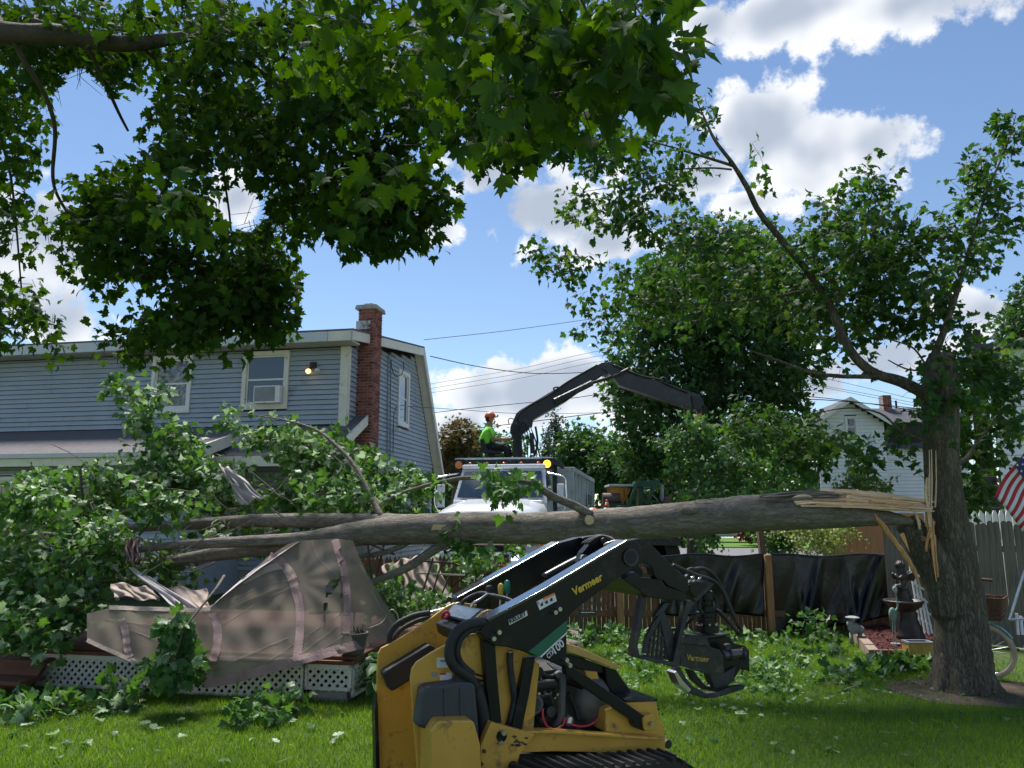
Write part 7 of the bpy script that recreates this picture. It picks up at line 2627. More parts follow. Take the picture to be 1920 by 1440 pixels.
for k in range(10):
    for j in range(2):
        block('brick', brick, hch, pch + Vector((-.105 + .21 * j, -.215, -.55 + .1 * k)), (.19, .03, .08))
q = MB()
pv = WH.hit(1680, 755, 4.2)
q.cyl(pv - Vector((0, 0, .4)), pv + Vector((0, 0, .1)), .05, 10)
q.build('vent_pipe', blackp, wh)

# white house at the right edge
RH = Plane(at(1866, 800, 15.5), R(-30))
RH.P0.z = 0
rh = thing('white_side_house', 'white-sided house with dark stone chimney at the right edge', 'house', RH.P0)
zt = RH.hit(1880, 655).z
q = MB()
q.hexa([RH.w(0, .03, 0), RH.w(5, .03, 0), RH.w(5, .25, 0), RH.w(0, .25, 0)], [RH.w(0, .03, zt), RH.w(5, .03, zt), RH.w(5, .25, zt), RH.w(0, .25, zt)])
rw = q.build('wall', gap_fill, rh)
vt = rect_on(RH, 1870, 690, 1898, 722)
siding_rows(RH, rw, 0, 5, .3, zt, [], pitch=.2, m=wside, tilt=.02, name='siding_board')
for k in range(5):
    a, b = RH.hit(1868 + 3 * k, 716 - 6.5 * k, -.05), RH.hit(1892 + 3 * k, 704 - 6.5 * k, -.05)
    q = MB()
    q.bar(a, b, .04, .05)
    q.build('louvre_slat', gap_fill, rh)
q = MB()
slab(q, [RH.w(-.3, -.3, zt + .1), RH.w(5.3, -.3, zt + .1), RH.w(5.3, 3, zt + .3), RH.w(-.3, 3, zt + .3)], .1)
q.build('roof', roof_d, rh)
p0 = RH.hit(1852, 900, .2)
zc0, zc1 = 0.0, RH.hit(1852, 625, .2).z
q = MB()
q.box((p0.x, p0.y, zc1 / 2), (.30, .34, zc1), R(-30))
cho = q.build('chimney', mortar, rh)
dk_stone = mat('dark_stone', (.05, .042, .04), .9, var=.5, scale=8, bump=.6)
z = 1.5
k = 0
while z < zc1 - .1:
    h_ = random.uniform(.12, .2)
    for j in range(2):
        block('stone', dk_stone, cho, Vector((p0.x, p0.y, z + h_ / 2)) - RH.L * .175 + RH.F * (-.08 + .16 * j), (.15, .05, h_ - .02), Matrix.Rotation(R(-30), 3, 'Z'))
    z += h_
    k += 1

# ================================================================== OVERHEAD WIRES
wires = [('house service wire running from the gable peak to the street tree', [(807, 668, 19.5), (900, 688, 22), (1000, 700, 24), (1100, 698, 26), (1200, 690, 28)], .014),
         ('single high wire left of the street tree', [(795, 637, 22), (950, 620, 26), (1110, 598, 30), (1250, 580, 33)], .010),
         ('upper of three thin parallel wires above the loader boom', [(700, 738, 30), (960, 694, 30), (1200, 652, 30), (1500, 700, 30), (1760, 760, 30)], .009),
         ('middle of three thin parallel wires above the loader boom', [(700, 746, 30), (960, 703, 30), (1200, 662, 30), (1500, 718, 30), (1760, 770, 30)], .009),
         ('lowest of three thin parallel wires above the loader boom', [(700, 754, 30), (960, 712, 30), (1200, 672, 30), (1500, 716, 30), (1770, 766, 30)], .009),
         ('thick cable passing behind the loader boom elbow', [(700, 790, 28), (860, 768, 28), (1060, 748, 28), (1200, 733, 28), (1500, 742, 28), (1760, 776, 28)], .016),
         ('thick low cable passing behind the loader operator', [(700, 825, 28), (850, 808, 28), (1000, 790, 28), (1150, 772, 28), (1300, 765, 28), (1500, 748, 28), (1760, 770, 28)], .018),
         ('thin sagging wire leaving the gable below its window', [(765, 762, 20), (860, 768, 24), (1000, 776, 28), (1180, 772, 32)], .009)]
for lb, pts, r in wires:
    p = [at(*a) for a in pts]
    t = thing('overhead_wire', lb, 'wire', p[0])
    q = MB()
    curve_tube(q, p, r, 5, 6)
    q.build('cable', wire_m, t, smooth=True)
# ================================================================== COLLAPSED SCREEN TENT ON THE DECK
tent_base = DP.w(-1.6, .4, zd)
tent = thing('collapsed_screen_tent', 'crushed brown screen tent with faded pink webbing under the fallen trunk', 'screen tent', tent_base)
TOPC = [(165, 1150), (205, 1140), (300, 1141), (380, 1142), (410, 1128), (450, 1092), (500, 1046), (540, 1020), (560, 1014), (625, 1010), (662, 1013), (672, 1040), (690, 1080), (715, 1120), (738, 1155), (747, 1168)]
BOTC = [(160, 1198), (200, 1216), (250, 1238), (300, 1256), (370, 1280), (420, 1282), (500, 1262), (560, 1244), (620, 1228), (660, 1218), (700, 1202), (735, 1190), (748, 1180)]


def interp(C, x):
    for (a, b), (c, d) in zip(C, C[1:]):
        if x <= c:
            return b + (d - b) * max(0, (x - a)) / (c - a)
    return C[-1][1]


def tent_Y(px, py):
    """distance of the hanging screen: leans back with height, right part bends round the deck corner"""
    base = 6.93 + .13 * (450 - px) / 500 if px < 640 else 6.90 + (px - 640) * .008
    t = (1240 - py) / 230
    y = base + max(0, t) * .75
    # folds fanning out from the knot at (552, 1090)
    dx, dy = px - 555, py - 1085
    a = math.atan2(dy, dx)
    r = math.hypot(dx, dy)
    y += .008 * math.sin(a * 13 + 1.5 * math.sin(r * .03)) * min(1, r / 90) + .010 * math.sin(px * .09 + 2 * math.sin(py * .03)) * math.sin(py * .035 + px * .01) + .012 * math.sin(px * .055 + py * .02) + .008 * math.sin(px * .13 - py * .05)
    return y


def tent_pt(px, py, off=0.0):
    return at(px, py, tent_Y(px, py) - off)


def tent_fn(u, v):
    px = 163 + (747 - 163) * u
    a, b = interp(TOPC, px), interp(BOTC, px)
    py = a + (b - a) * v
    return tent_pt(px, py)


q = MB()
q.grid(tent_fn, 150, 46)
# torn hole
hole = [(612, 1095), (622, 1086), (640, 1081), (633, 1098), (620, 1115), (612, 1120)]


def in_poly(x, y, P):
    c = False
    for i in range(len(P)):
        x1, y1 = P[i]
        x2, y2 = P[i - 1]
        if (y1 > y) != (y2 > y) and x < (x2 - x1) * (y - y1) / (y2 - y1) + x1:
            c = not c
    return c


keepf = []
for f in q.f:
    c = sum((q.v[i] for i in f), Vector()) / 4
    px, py = proj(np.array([tuple(c)]))
    px, py = px[0], py[0]
    h = in_poly(px, py, hole) or (642 < px < 647 and 1085 < py < 1100) or (608 < px < 613 and 1132 < py < 1146) or (638 < px < 643 and 1112 < py < 1122)
    if not h:
        keepf.append(f)
q.f = keepf
q.build('screen_wall', screen, tent, smooth=True)


def ribbon(pts, w, m, name='webbing', n=26, parent=tent, off=.007):
    """strip lying on the screen along pixel path"""
    P = smooth_path(pts, 8)
    q = MB()
    for i, p in enumerate(P):
        d = P[min(i + 1, len(P) - 1)] - P[max(i - 1, 0)]
        nx_, ny_ = -d[1], d[0]
        L0 = math.hypot(nx_, ny_) or 1
        nx_, ny_ = nx_ / L0, ny_ / L0
        rip = .002 * math.sin(i * 1.1)
        for s in (-1, 0, 1):
            q.v.append(tent_pt(p[0] + nx_ * w * s, p[1] + ny_ * w * s, off + rip))
    for i in range(len(P) - 1):
        for k in range(2):
            a = i * 3 + k
            q.f.append((a, a + 1, a + 4, a + 3))
    return q.build(name, m, parent, solid=.0015)


ribbon([(400, 1150), (408, 1180), (406, 1215), (398, 1240), (400, 1256)], 8, pink)
ribbon([(505, 1042), (530, 1056), (545, 1080), (552, 1100), (562, 1140), (562, 1190), (556, 1238)], 8, pink)
ribbon([(628, 1012), (636, 1040), (645, 1070), (650, 1110), (651, 1150), (649, 1188)], 7, pink)
ribbon([(228, 1160), (236, 1190), (238, 1215), (244, 1232)], 7, pink)
ribbon([(382, 1282), (430, 1274), (500, 1255), (560, 1238), (620, 1222), (690, 1204)], 9, pink, 'hem_band')
ribbon([(163, 1200), (200, 1217), (250, 1238), (320, 1262), (382, 1282)], 4, cloth, 'hem_band')
ribbon([(455, 1090), (500, 1068), (535, 1062), (552, 1085)], 6, cloth, 'ripped_seam')
ribbon([(205, 1139), (300, 1142), (380, 1143), (405, 1135)], 4, cloth, 'top_seam')
for cr in ([(552, 1092), (480, 1118), (408, 1152)], [(548, 1088), (500, 1095), (440, 1122)], [(545, 1100), (470, 1138), (415, 1172)], [(640, 1148), (570, 1195), (498, 1242)], [(652, 1160), (600, 1198), (548, 1238)], [(660, 1180), (630, 1200), (590, 1224)], [(690, 1100), (715, 1140), (738, 1172)], [(676, 1060), (700, 1110), (720, 1160)],
           [(230, 1175), (300, 1200), (380, 1215)], [(200, 1160), (280, 1170), (370, 1162)], [(400, 1255), (470, 1225), (540, 1195)], [(585, 1016), (600, 1050), (640, 1085)]):
    ribbon(cr, random.uniform(.25, .6), mat('screen_crease', (.29, .26, .21), .85), 'crease', off=.006)
# pale sheet edge running down from the ridge, and torn roof cloth
q = MB()
q.grid(lambda u, v: at(395 + 165 * u, 1140 - 124 * u ** .9 - 7 * v * (1 - abs(2 * u - 1)), tent_Y(395 + 165 * u, 1140 - 124 * u) - .03 + .12 * v + .012 * math.sin(30 * u)), 40, 5)
q.build('roof_edge', mat('pale_canopy', (.46, .42, .42), .8, var=.12), tent, smooth=True, solid=.004)


def cloth_patch(pts, Y, parent=tent, m=cloth, amp=.05, name='roof_cloth'):
    """rumpled quad of cloth: pts four (px,py,dY)"""
    a, b, c, d = pts
    ph = random.uniform(0, 6)

    def fn(u, v):
        x = (a[0] * (1 - u) + b[0] * u) * (1 - v) + (d[0] * (1 - u) + c[0] * u) * v
        y = (a[1] * (1 - u) + b[1] * u) * (1 - v) + (d[1] * (1 - u) + c[1] * u) * v
        z = (a[2] * (1 - u) + b[2] * u) * (1 - v) + (d[2] * (1 - u) + c[2] * u) * v
        return at(x + 2 * math.sin(9 * v + ph), y + 3 * math.sin(11 * u + ph), Y + z + amp * math.sin(14 * u + 4 * v + ph) * .6 + amp * .5 * math.sin(23 * u - 9 * v))
    q = MB()
    q.grid(fn, 30, 16)
    return q.build(name, m, parent, smooth=True, solid=.004)


cloth_patch([(205, 1092, 0), (285, 1102, .1), (300, 1128, -.1), (215, 1118, -.2)], 7.6)
cloth_patch([(240, 1062, .2), (290, 1090, .1), (390, 1150, -.35), (330, 1140, -.3)], 7.75, m=mat('pale_canopy', (.46, .42, .42), .8))
cloth_patch([(300, 1098, .2), (388, 1106, .1), (392, 1146, -.3), (320, 1136, -.3)], 7.8)
cloth_patch([(412, 872, .2), (440, 880, .2), (492, 930, 0), (452, 950, 0)], 8.7, m=mat('pale_canopy', (.46, .42, .42), .8))
cloth_patch([(235, 1010, 0), (262, 1012, 0), (258, 1056, -.1), (236, 1054, -.1)], 8.0, m=pink)
# bent frame poles inside
for pts in ([(525, 1020, 7.9), (523, 1140, 7.9)], [(562, 1022, 8.0), (560, 1130, 8.0)], [(610, 1016, 7.9), (608, 1200, 7.75)], [(690, 1020, 8.2), (697, 1085, 8.2)], [(720, 1020, 8.4), (708, 1075, 8.4)], [(555, 1085, 7.85), (640, 1080, 7.9), (690, 1084, 8.0)], [(580, 1150, 7.9), (690, 1144, 8.0)],
            [(150, 880, 8.6), (158, 960, 8.6)], [(250, 905, 8.4), (290, 970, 8.4)], [(290, 970, 8.4), (255, 1010, 8.4)], [(192, 960, 8.4), (200, 1000, 8.4)], [(195, 962, 8.4), (222, 992, 8.4)], [(675, 1012, 8.2), (740, 1040, 8.3)], [(665, 1140, 8.0), (662, 1195, 7.6)]):
    q = MB()
    q.bar(at(*pts[0]), at(*pts[-1]), .022, .022) if len(pts) == 2 else curve_tube(q, [at(*p) for p in pts], .012, 6, 3)
    q.build('frame_pole', pole_m, tent)
# folded roof section right of the tent
rp = thing('folded_canopy_section', 'fallen tan canopy section with dark ribs behind the loader arms', 'canopy', at(790, 1135, 10.2) * 1.0)
rp.location.z = 0
BASE[rp] = Vector(rp.location)
cloth_patch([(760, 1048, .2), (815, 1038, .4), (845, 1120, 0), (770, 1125, -.2)], 10.0, rp, cloth, .05, 'canopy_cloth')
cloth_patch([(715, 1062, .1), (768, 1045, .2), (775, 1120, -.2), (735, 1112, -.2)], 10.0, rp, mat('tan_cloth_dark', (.30, .24, .19), .85), .08, 'canopy_cloth')
for pts in ([(812, 1046), (790, 1118)], [(832, 1044), (808, 1120)], [(850, 1062), (825, 1122)], [(788, 1052), (850, 1056)], [(780, 1075), (872, 1078)], [(848, 1100), (880, 1074)]):
    q = MB()
    q.bar(at(pts[0][0], pts[0][1], 9.85), at(pts[1][0], pts[1][1], 9.8), .022, .02)
    q.build('rib', pole_m if pts[0][0] != 780 else steel, rp)
# thin rope over the tent corner
q = MB()
curve_tube(q, [tent_pt(690, 1178, .03), tent_pt(715, 1168, .06), tent_pt(726, 1152, .1), at(735, 1143, 7.3), at(745, 1152, 7.3), at(747, 1168, 7.3)], .006, 5, 5)
q.build('rope', mat('pale_rope', (.4, .36, .28), .9), tent, smooth=True)

# ---- plant pot on the deck corner
pc = DP.w(-.05, .14, zd)
pot = thing('plant_pot', 'dark round plant pot with a few green shoots on the deck corner', 'plant pot', pc)
q = MB()
q.lathe(pc, [(.095, 0), (.105, .02), (.125, .15), (.132, .17), (.137, .17), (.137, .20), (.122, .20), (.118, .17), (0.001, .165)], 26)
q.build('pot', pot_m, pot, smooth=False)
q = MB()
for k in range(22):
    a = random.uniform(0, 6.28)
    r = random.uniform(.0, .09)
    b = pc + Vector((r * math.cos(a), r * math.sin(a), .18))
    q.prism([b, b + Vector((.012, 0, .02)), b + Vector((random.uniform(-.04, .04), random.uniform(-.03, .03), random.uniform(.05, .11)))], Vector((0, .002, 0)))
q.build('shoots', leaf_std, pot)['kind'] = 'stuff'

# ---- hosta beside the deck
hb = DP.w(.30, .25, 0)
hosta = thing('hosta_plant', 'hosta with cream-edged leaves at the deck corner behind the loader', 'plant', hb)
for k in range(26):
    a = k * 2.4 + random.uniform(-.2, .2)
    rr = .08 + .26 * (k / 26) ** .7
    hgt = .42 - .3 * (k / 26)
    ln = random.uniform(.2, .28)
    d = Vector((math.cos(a), math.sin(a), 0))
    sdv = Vector((-d.y, d.x, 0))
    c = hb + d * rr * .5 + Vector((0, 0, hgt * .7))
    V, T = [], []
    prof = [(0, .0), (.25, .55), (.5, .75), (.8, .5), (1.0, .02)]
    me_v, tones, faces = [], [], []
    for (t, w) in prof:
        zc = hgt * (.15 + .5 * math.sin(t * 1.9)) - .22 * t * t
        ctr = c + d * ln * t + Vector((0, 0, zc * .6))
        for s, tn in ((-1, 1.0), (-.72, .35), (0, .2), (.72, .35), (1, 1.0)):
            me_v.append(tuple(ctr + sdv * s * w * .11 + Vector((0, 0, .025 * abs(s)))))
            tones.append(tn)
    for i in range(4):
        for k2 in range(4):
            a0 = i * 5 + k2
            faces += [a0, a0 + 1, a0 + 6, a0 + 5]
    me = fast_mesh('leaf', me_v, faces, 4, hosta_m, tones, base=BASE[hosta])
    link(bpy.data.objects.new('leaf', me), hosta)

# ================================================================== GAS GRILL AND POT BEHIND THE LOADER
GP = Plane(at(1000, 1060, 9.6), R(-6))
GP.P0.z = 0
grill = thing('gas_grill', 'gas grill with silver hood and side shelves between loader arms and fence', 'grill', GP.w(0, .2, 0))
x0, x1 = GP.loc(GP.hit(958, 1060))[0], GP.loc(GP.hit(1062, 1060))[0]
zt_, zl_ = GP.hit(1000, 1042).z, GP.hit(1000, 1067).z
q = MB()
n = 12
for (f) in (x0, x1):
    for k in range(n + 1):
        a = math.pi * k / n
        q.v.append(GP.w(f, .26 - .26 * math.cos(a), zl_ + (zt_ - zl_) * math.sin(a) ** .7))
for k in range(n):
    q.f.append((k, k + 1, n + 2 + k, n + 1 + k))
q.f.append(tuple(range(n + 1))[::-1])
q.f.append(tuple(range(n + 1, 2 * n + 2)))
q.build('hood', silver, grill, smooth=False)
q = MB()
q.hexa([GP.w(x0, .02, zl_ - .2), GP.w(x1, .02, zl_ - .2), GP.w(x1, .5, zl_ - .2), GP.w(x0, .5, zl_ - .2)], [GP.w(x0, .02, zl_ - .005), GP.w(x1, .02, zl_ - .005), GP.w(x1, .5, zl_ - .005), GP.w(x0, .5, zl_ - .005)])
q.build('firebox', blackp, grill, bevel=.01)
for (a, b) in ((924, 957), (1063, 1096)):
    p, r_ = GP.loc(GP.hit(a, 1080))[0], GP.loc(GP.hit(b, 1080))[0]
    q = MB()
    q.hexa([GP.w(p, .0, zl_ - .13), GP.w(r_, .0, zl_ - .13), GP.w(r_, .5, zl_ - .13), GP.w(p, .5, zl_ - .13)], [GP.w(p, .0, zl_ - .09), GP.w(r_, .0, zl_ - .09), GP.w(r_, .5, zl_ - .09), GP.w(p, .5, zl_ - .09)])
    q.build('side_shelf', silver, grill, bevel=.008)
for f in (x0 + .05, x1 - .05):
    for l in (.06, .44):
        q = MB()
        q.box(GP.w(f, l, (zl_ - .2) / 2), (.04, .04, zl_ - .2), R(-6))
        q.build('leg', blackp, grill)
q = MB()
q.cyl(GP.w(x0 + .1, -.04, zl_ + .03), GP.w(x1 - .1, -.04, zl_ + .03), .012, 8)
q.build('handle', steel, grill)
tpb = GP.hit(943, 1075, .2)
tpb.z = zl_ - .089
tpot = thing('terracotta_pot', 'small terracotta pot standing on the left shelf of the grill', 'plant pot', tpb)
q = MB()
q.lathe(tpb, [(.04, 0), (.052, .09), (.058, .09), (.058, .125), (.048, .125), (.044, .1), (0.001, .1)], 18)
q.build('pot', terra, tpot)
# green wire garden gate behind
wg = thing('green_wire_gate', 'low green wire-mesh garden gate beneath the lift arm', 'gate', at(1102, 1180, 10.6))
wg.location.z = 0
BASE[wg] = Vector(wg.location)
gm = mat('green_wire', (.03, .07, .055), .5)
for (a, b) in (((1086, 1112), (1086, 1186)), ((1117, 1100), (1116, 1186)), ((1086, 1112), (1117, 1110)), ((1086, 1150), (1117, 1150))):
    q = MB()
    q.cyl(at(*a, 10.6), at(*b, 10.6), .014, 8)
    q.build('frame_tube', gm, wg)
for k in range(7):
    q = MB()
    q.cyl(at(1088 + 4.2 * k, 1112, 10.6), at(1088 + 4.2 * k, 1184, 10.6), .003, 5)
    q.build('wire', gm, wg)
for k in range(9):
    q = MB()
    q.cyl(at(1086, 1118 + 8 * k, 10.61), at(1117, 1117 + 8 * k, 10.61), .003, 5)
    q.build('wire', gm, wg)

# ================================================================== FLOWER BED
bp_ = [gnd(1588, 1178), gnd(1640, 1240), gnd(1760, 1240), gnd(1790, 1178)]
bed = MB()
bz = .13
bed.grid(lambda u, v: Vector(((bp_[1].x * (1 - u) + bp_[2].x * u) * (1 - v) + (bp_[0].x * (1 - u) + bp_[3].x * u) * v, (bp_[1].y * (1 - u) + bp_[2].y * u) * (1 - v) + (bp_[0].y * (1 - u) + bp_[3].y * u) * v, bz - .03 + .02 * math.sin(31 * u) * math.sin(27 * v) + random.uniform(-.008, .008))), 40, 40)
bo = bed.build('mulch_bed', mulch, None, smooth=False)
bo['kind'] = 'structure'
for (a, b, n) in ((bp_[0], bp_[1], 7), (bp_[1], bp_[2], 2)):
    for k in range(n):
        p, r_ = a + (b - a) * (k / n + .004), a + (b - a) * ((k + 1) / n - .004)
        d = r_ - p
        blk_c = (p + r_) / 2 + Vector((0, 0, bz / 2))
        block('edging_block', timber if n == 7 else deck_m, bo, blk_c + Vector((0, 0, random.uniform(-.004, .004))), (d.length, .11 if n == 7 else .05, bz), Matrix.Rotation(math.atan2(d.y, d.x), 3, 'Z'))
# bark chips
V = []
n = 900
u, v = rng.random(n), rng.random(n)
P0 = np.array(bp_[1]) [None] * ((1 - u) * (1 - v))[:, None] + np.array(bp_[2])[None] * (u * (1 - v))[:, None] + np.array(bp_[0])[None] * ((1 - u) * v)[:, None] + np.array(bp_[3])[None] * (u * v)[:, None]
P0[:, 2] = bz - .012
a = rng.random(n) * 6.28
dx = np.column_stack([np.cos(a), np.sin(a), rng.normal(0, .3, n)]) * rng.uniform(.012, .035, n)[:, None]
dy = np.column_stack([-np.sin(a), np.cos(a), rng.normal(0, .3, n)]) * rng.uniform(.004, .01, n)[:, None]
VV = np.stack([P0 - dx - dy, P0 + dx - dy, P0 + dx + dy, P0 - dx + dy], 1).reshape(-1, 3)
o = link(bpy.data.objects.new('bark_chips', fast_mesh('bark_chips', VV, np.arange(4 * n), 4, mulch)), bo)
o['kind'] = 'stuff'

# ---- fountain with seated cherub
fb = gnd(1704, 1208)
fb = Vector((at(1704, 1150, 10.1).x, 10.1, bz - .02))
fz = lambda py: at(1700, py, 10.1).z
ftn = thing('garden_fountain', 'dark bronze garden fountain with round bowl and seated cherub', 'fountain', fb)
zbw = fz(1128)
q = MB()
q.lathe(fb, [(.17, 0), (.17, .05), (.14, .08), (.15, .14), (.12, .19), (.10, .26), (.105, .32), (.085, .36), (.085, .40), (.11, zbw - fb.z - .1)], 22)
q.build('pedestal', bronze, ftn, smooth=True)
bc = Vector((at(1694, 1128, 10.1).x, 10.1, zbw))
q = MB()
q.lathe(bc, [(.09, -.12), (.15, -.10), (.21, -.05), (.235, -.01), (.245, .0), (.24, .02), (.22, .02), (.2, -.02), (.05, -.03), (.001, -.03)], 30)
q.build('bowl', bronze, ftn, smooth=True)
q = MB()
q.lathe(bc, [(.13, -.03), (.12, .02), (.10, .04), (.11, .07), (.085, .10), (.09, .13), (.07, .17)], 20)
q.build('rock_base', bronze, ftn, smooth=True)
c = bc + Vector((.0, 0, .17))
S = .36
pts = [c + Vector(p) * S for p in ((.03, 0, .06), (.04, 0, .3), (.02, 0, .48), (-.03, -.02, .66), (-.04, -.03, .80), (-.02, -.2, .44), (-.22, -.22, .34), (-.27, -.08, .52), (0, .18, .44), (-.2, .16, .36), (-.27, .06, .54), (-.15, -.16, .04), (-.32, -.16, .1), (-.3, -.14, -.25), (-.38, -.14, -.27), (-.12, .14, .04), (-.26, .18, -.02), (-.15, .16, -.3), (-.24, .16, -.33))]
skin_body('cherub', pts, [(0, 1), (1, 2), (2, 3), (3, 4), (2, 5), (5, 6), (6, 7), (2, 8), (8, 9), (9, 10), (0, 11), (11, 12), (12, 13), (13, 14), (0, 15), (15, 16), (16, 17), (17, 18)],
          [r * S for r in (.2, .19, .17, .13, .17, .09, .075, .06, .09, .075, .06, .12, .1, .07, .06, .12, .1, .07, .06)], bronze, ftn)
q = MB()
q.sphere(c + Vector((-.03, -.02, .80)) * S, .062, 14, 9)
for k in range(30):
    d = Vector((random.uniform(-.3, 1), random.uniform(-1, 1), random.uniform(.1, 1))).normalized()
    q.sphere(c + Vector((-.03, -.02, .80)) * S + d * .055, .016, 6, 4)
q.build('curly_head', bronze, ftn, smooth=True)
for s in (-1, 1):
    q = MB()
    q.prism([c + Vector(p) * S for p in ((.2, s * .05, .5), (.42, s * .2, .62), (.46, s * .22, .45), (.36, s * .16, .25), (.22, s * .06, .3))], Vector((.0, .018, 0)))
    q.build('wing', bronze, ftn, bevel=.004)

# ---- metal crane bird
cb_ = Vector((at(1679, 1200, 9.7).x, 9.7, bz - .02))
yy = 9.7
bird = thing('metal_crane_bird', 'verdigris metal crane ornament standing in the red mulch', 'garden ornament', cb_)
pz = lambda px, py: at(px, py, yy)
q = MB()
bcn = pz(1674, 1152)
q.sphere(bcn, (.05, .035, .085), 14, 10)
q.build('bird_body', verdi, bird, smooth=True)
q = MB()
curve_tube(q, [pz(1679, 1146), pz(1683, 1138), pz(1682, 1125), pz(1680, 1116), pz(1679, 1109)], [.014, .011, .009, .009, .008], 7, 4)
q.build('neck', verdi, bird, smooth=True)
q = MB()
q.sphere(pz(1678, 1106), (.032, .02, .045), 10, 7)
q.build('head', mat('pale_verdigris', (.3, .36, .33), .7, var=.3), bird, smooth=True)
q = MB()
q.tube([pz(1680, 1110), pz(1681, 1122)], [.008, .002], 6)
q.build('beak', verdi, bird)
for dx in (-2, 2.5):
    q = MB()
    q.tube([pz(1676 + dx, 1163), pz(1676 + dx, 1182), Vector((pz(1677 + dx, 1200).x, yy, bz - .03))], .006, 6)
    q.build('leg', verdi, bird)
q = MB()
q.lathe(Vector((cb_.x, yy, bz - .02)), [(.06, 0), (.055, .012), (.0, .014)], 12)
q.build('foot_plate', verdi, bird)
# ---- stone animal ornament
ob = Vector((at(1606, 1185, 10.2).x, 10.2, 0))
orn = thing('stone_ornament', 'small grey stone animal ornament with flat leafy hat by the fence', 'garden ornament', ob)
oz = lambda px, py, dy=0: at(px, py, 10.2 + dy)
q = MB()
q.sphere(oz(1602, 1178), (.085, .06, .075), 12, 8)
q.sphere(oz(1613, 1181), (.06, .055, .055), 12, 8)
q.sphere(oz(1594, 1170), (.045, .045, .05), 12, 8)
q.tube([oz(1596, 1186), Vector((oz(1596, 1192).x, 10.2, 0))], .025, 8)
q.tube([oz(1612, 1188), Vector((oz(1612, 1192).x, 10.2, 0))], .03, 8)
q.build('animal_body', stone_g, orn, smooth=True)
q = MB()
hc = oz(1598, 1158)
q.lathe(hc - Vector((0, 0, .05)), [(.03, 0), (.03, .03), (.085, .045), (.09, .055), (.04, .07), (.001, .075)], 14)
q.build('hat', stone_g, orn)
# ---- yellow planter box
pbx = gnd(1722, 1222, bz)
pbx.z = bz - .02
plb = thing('planter_box', 'yellow rectangular planter with grey rim at the bed front', 'planter', pbx)
sw, sd_, sh_ = .27, .17, .12
bxm = mat('mustard_glaze', (.42, .27, .06), .5, var=.2, scale=8)
for (cx, cy_, w, d) in ((0, -sd_ / 2, sw, .015), (0, sd_ / 2, sw, .015), (-sw / 2, 0, .015, sd_ - .016), (sw / 2, 0, .015, sd_ - .016)):
    q = MB()
    q.box(pbx + Vector((cx, cy_, sh_ / 2)), (w, d, sh_))
    q.build('side', bxm, plb)
    q = MB()
    q.box(pbx + Vector((cx, cy_, sh_ + .011)), (w + .012, d + .012, .02))
    q.build('rim', mat('grey_rim', (.2, .22, .26), .5), plb)
q = MB()
q.box(pbx + Vector((0, 0, .05)), (sw - .02, sd_ - .02, .08))
q.build('potting_soil', soil, plb)
# ---- leaning white trellis
trl = thing('white_trellis', 'white square-grid trellis leaning behind the fountain', 'trellis', at(1730, 1190, 10.7))
trl.location.z = 0
BASE[trl] = Vector(trl.location)
for k in range(4):
    a, b = at(1704 + 9.5 * k, 1050 + 24 * k, 10.7), at(1728 + 8 * k, 1190 + 5 * k, 10.45)
    q = MB()
    q.bar(a, b, .02, .03)
    q.build('upright', white_trim, trl)
for k in range(6):
    y = 1075 + 22 * k
    q = MB()
    q.bar(at(1706 + 4 * k, y - 6, 10.66), at(1740 + 4 * k, y + 16, 10.66), .02, .025)
    q.build('crossbar', white_trim, trl)

# ================================================================== BICYCLE LEANING BEHIND THE TREE
wy = 8.25
wc = at(1848, 1220, wy)
wr = wc.z if wc.z > .25 else .3
wc.z = wr
yaw = R(140)                          # direction from front wheel to rear wheel
bd = Vector((math.cos(yaw), math.sin(yaw), 0))
sdn = Vector((-bd.y, bd.x, 0))
bike = thing('bicycle', 'turquoise cruiser bicycle with tan tyres and wicker basket behind the tree', 'bicycle', wc - Vector((0, 0, wr)))


fdr = Vector((.34, .94, 0)).normalized()
fsd = Vector((-fdr.y, fdr.x, 0))


def BK(f, z, s=0.0):
    if f > .3 or (f > .135 and z < .8):
        h = Vector((wc.x, wc.y, 0)) + bd * .12
        return h + fdr * (f - .12) + fsd * s + Vector((0, 0, z))
    return Vector((wc.x, wc.y, 0)) + bd * f + sdn * s + Vector((0, 0, z))


def torus(c, R0, r, seg=40, ms=8, ax=None):
    q = MB()
    bd, sdn = ax or (globals()['bd'], globals()['sdn'])
    for i in range(seg):
        a = 2 * math.pi * i / seg
        for k in range(ms):
            b = 2 * math.pi * k / ms
            rr = R0 + r * math.cos(b)
            q.v.append(c + bd * rr * math.cos(a) + Vector((0, 0, rr * math.sin(a))) + sdn * r * math.sin(b))
    for i in range(seg):
        for k in range(ms):
            q.f.append((i * ms + k, ((i + 1) % seg) * ms + k, ((i + 1) % seg) * ms + (k + 1) % ms, i * ms + (k + 1) % ms))
    return q


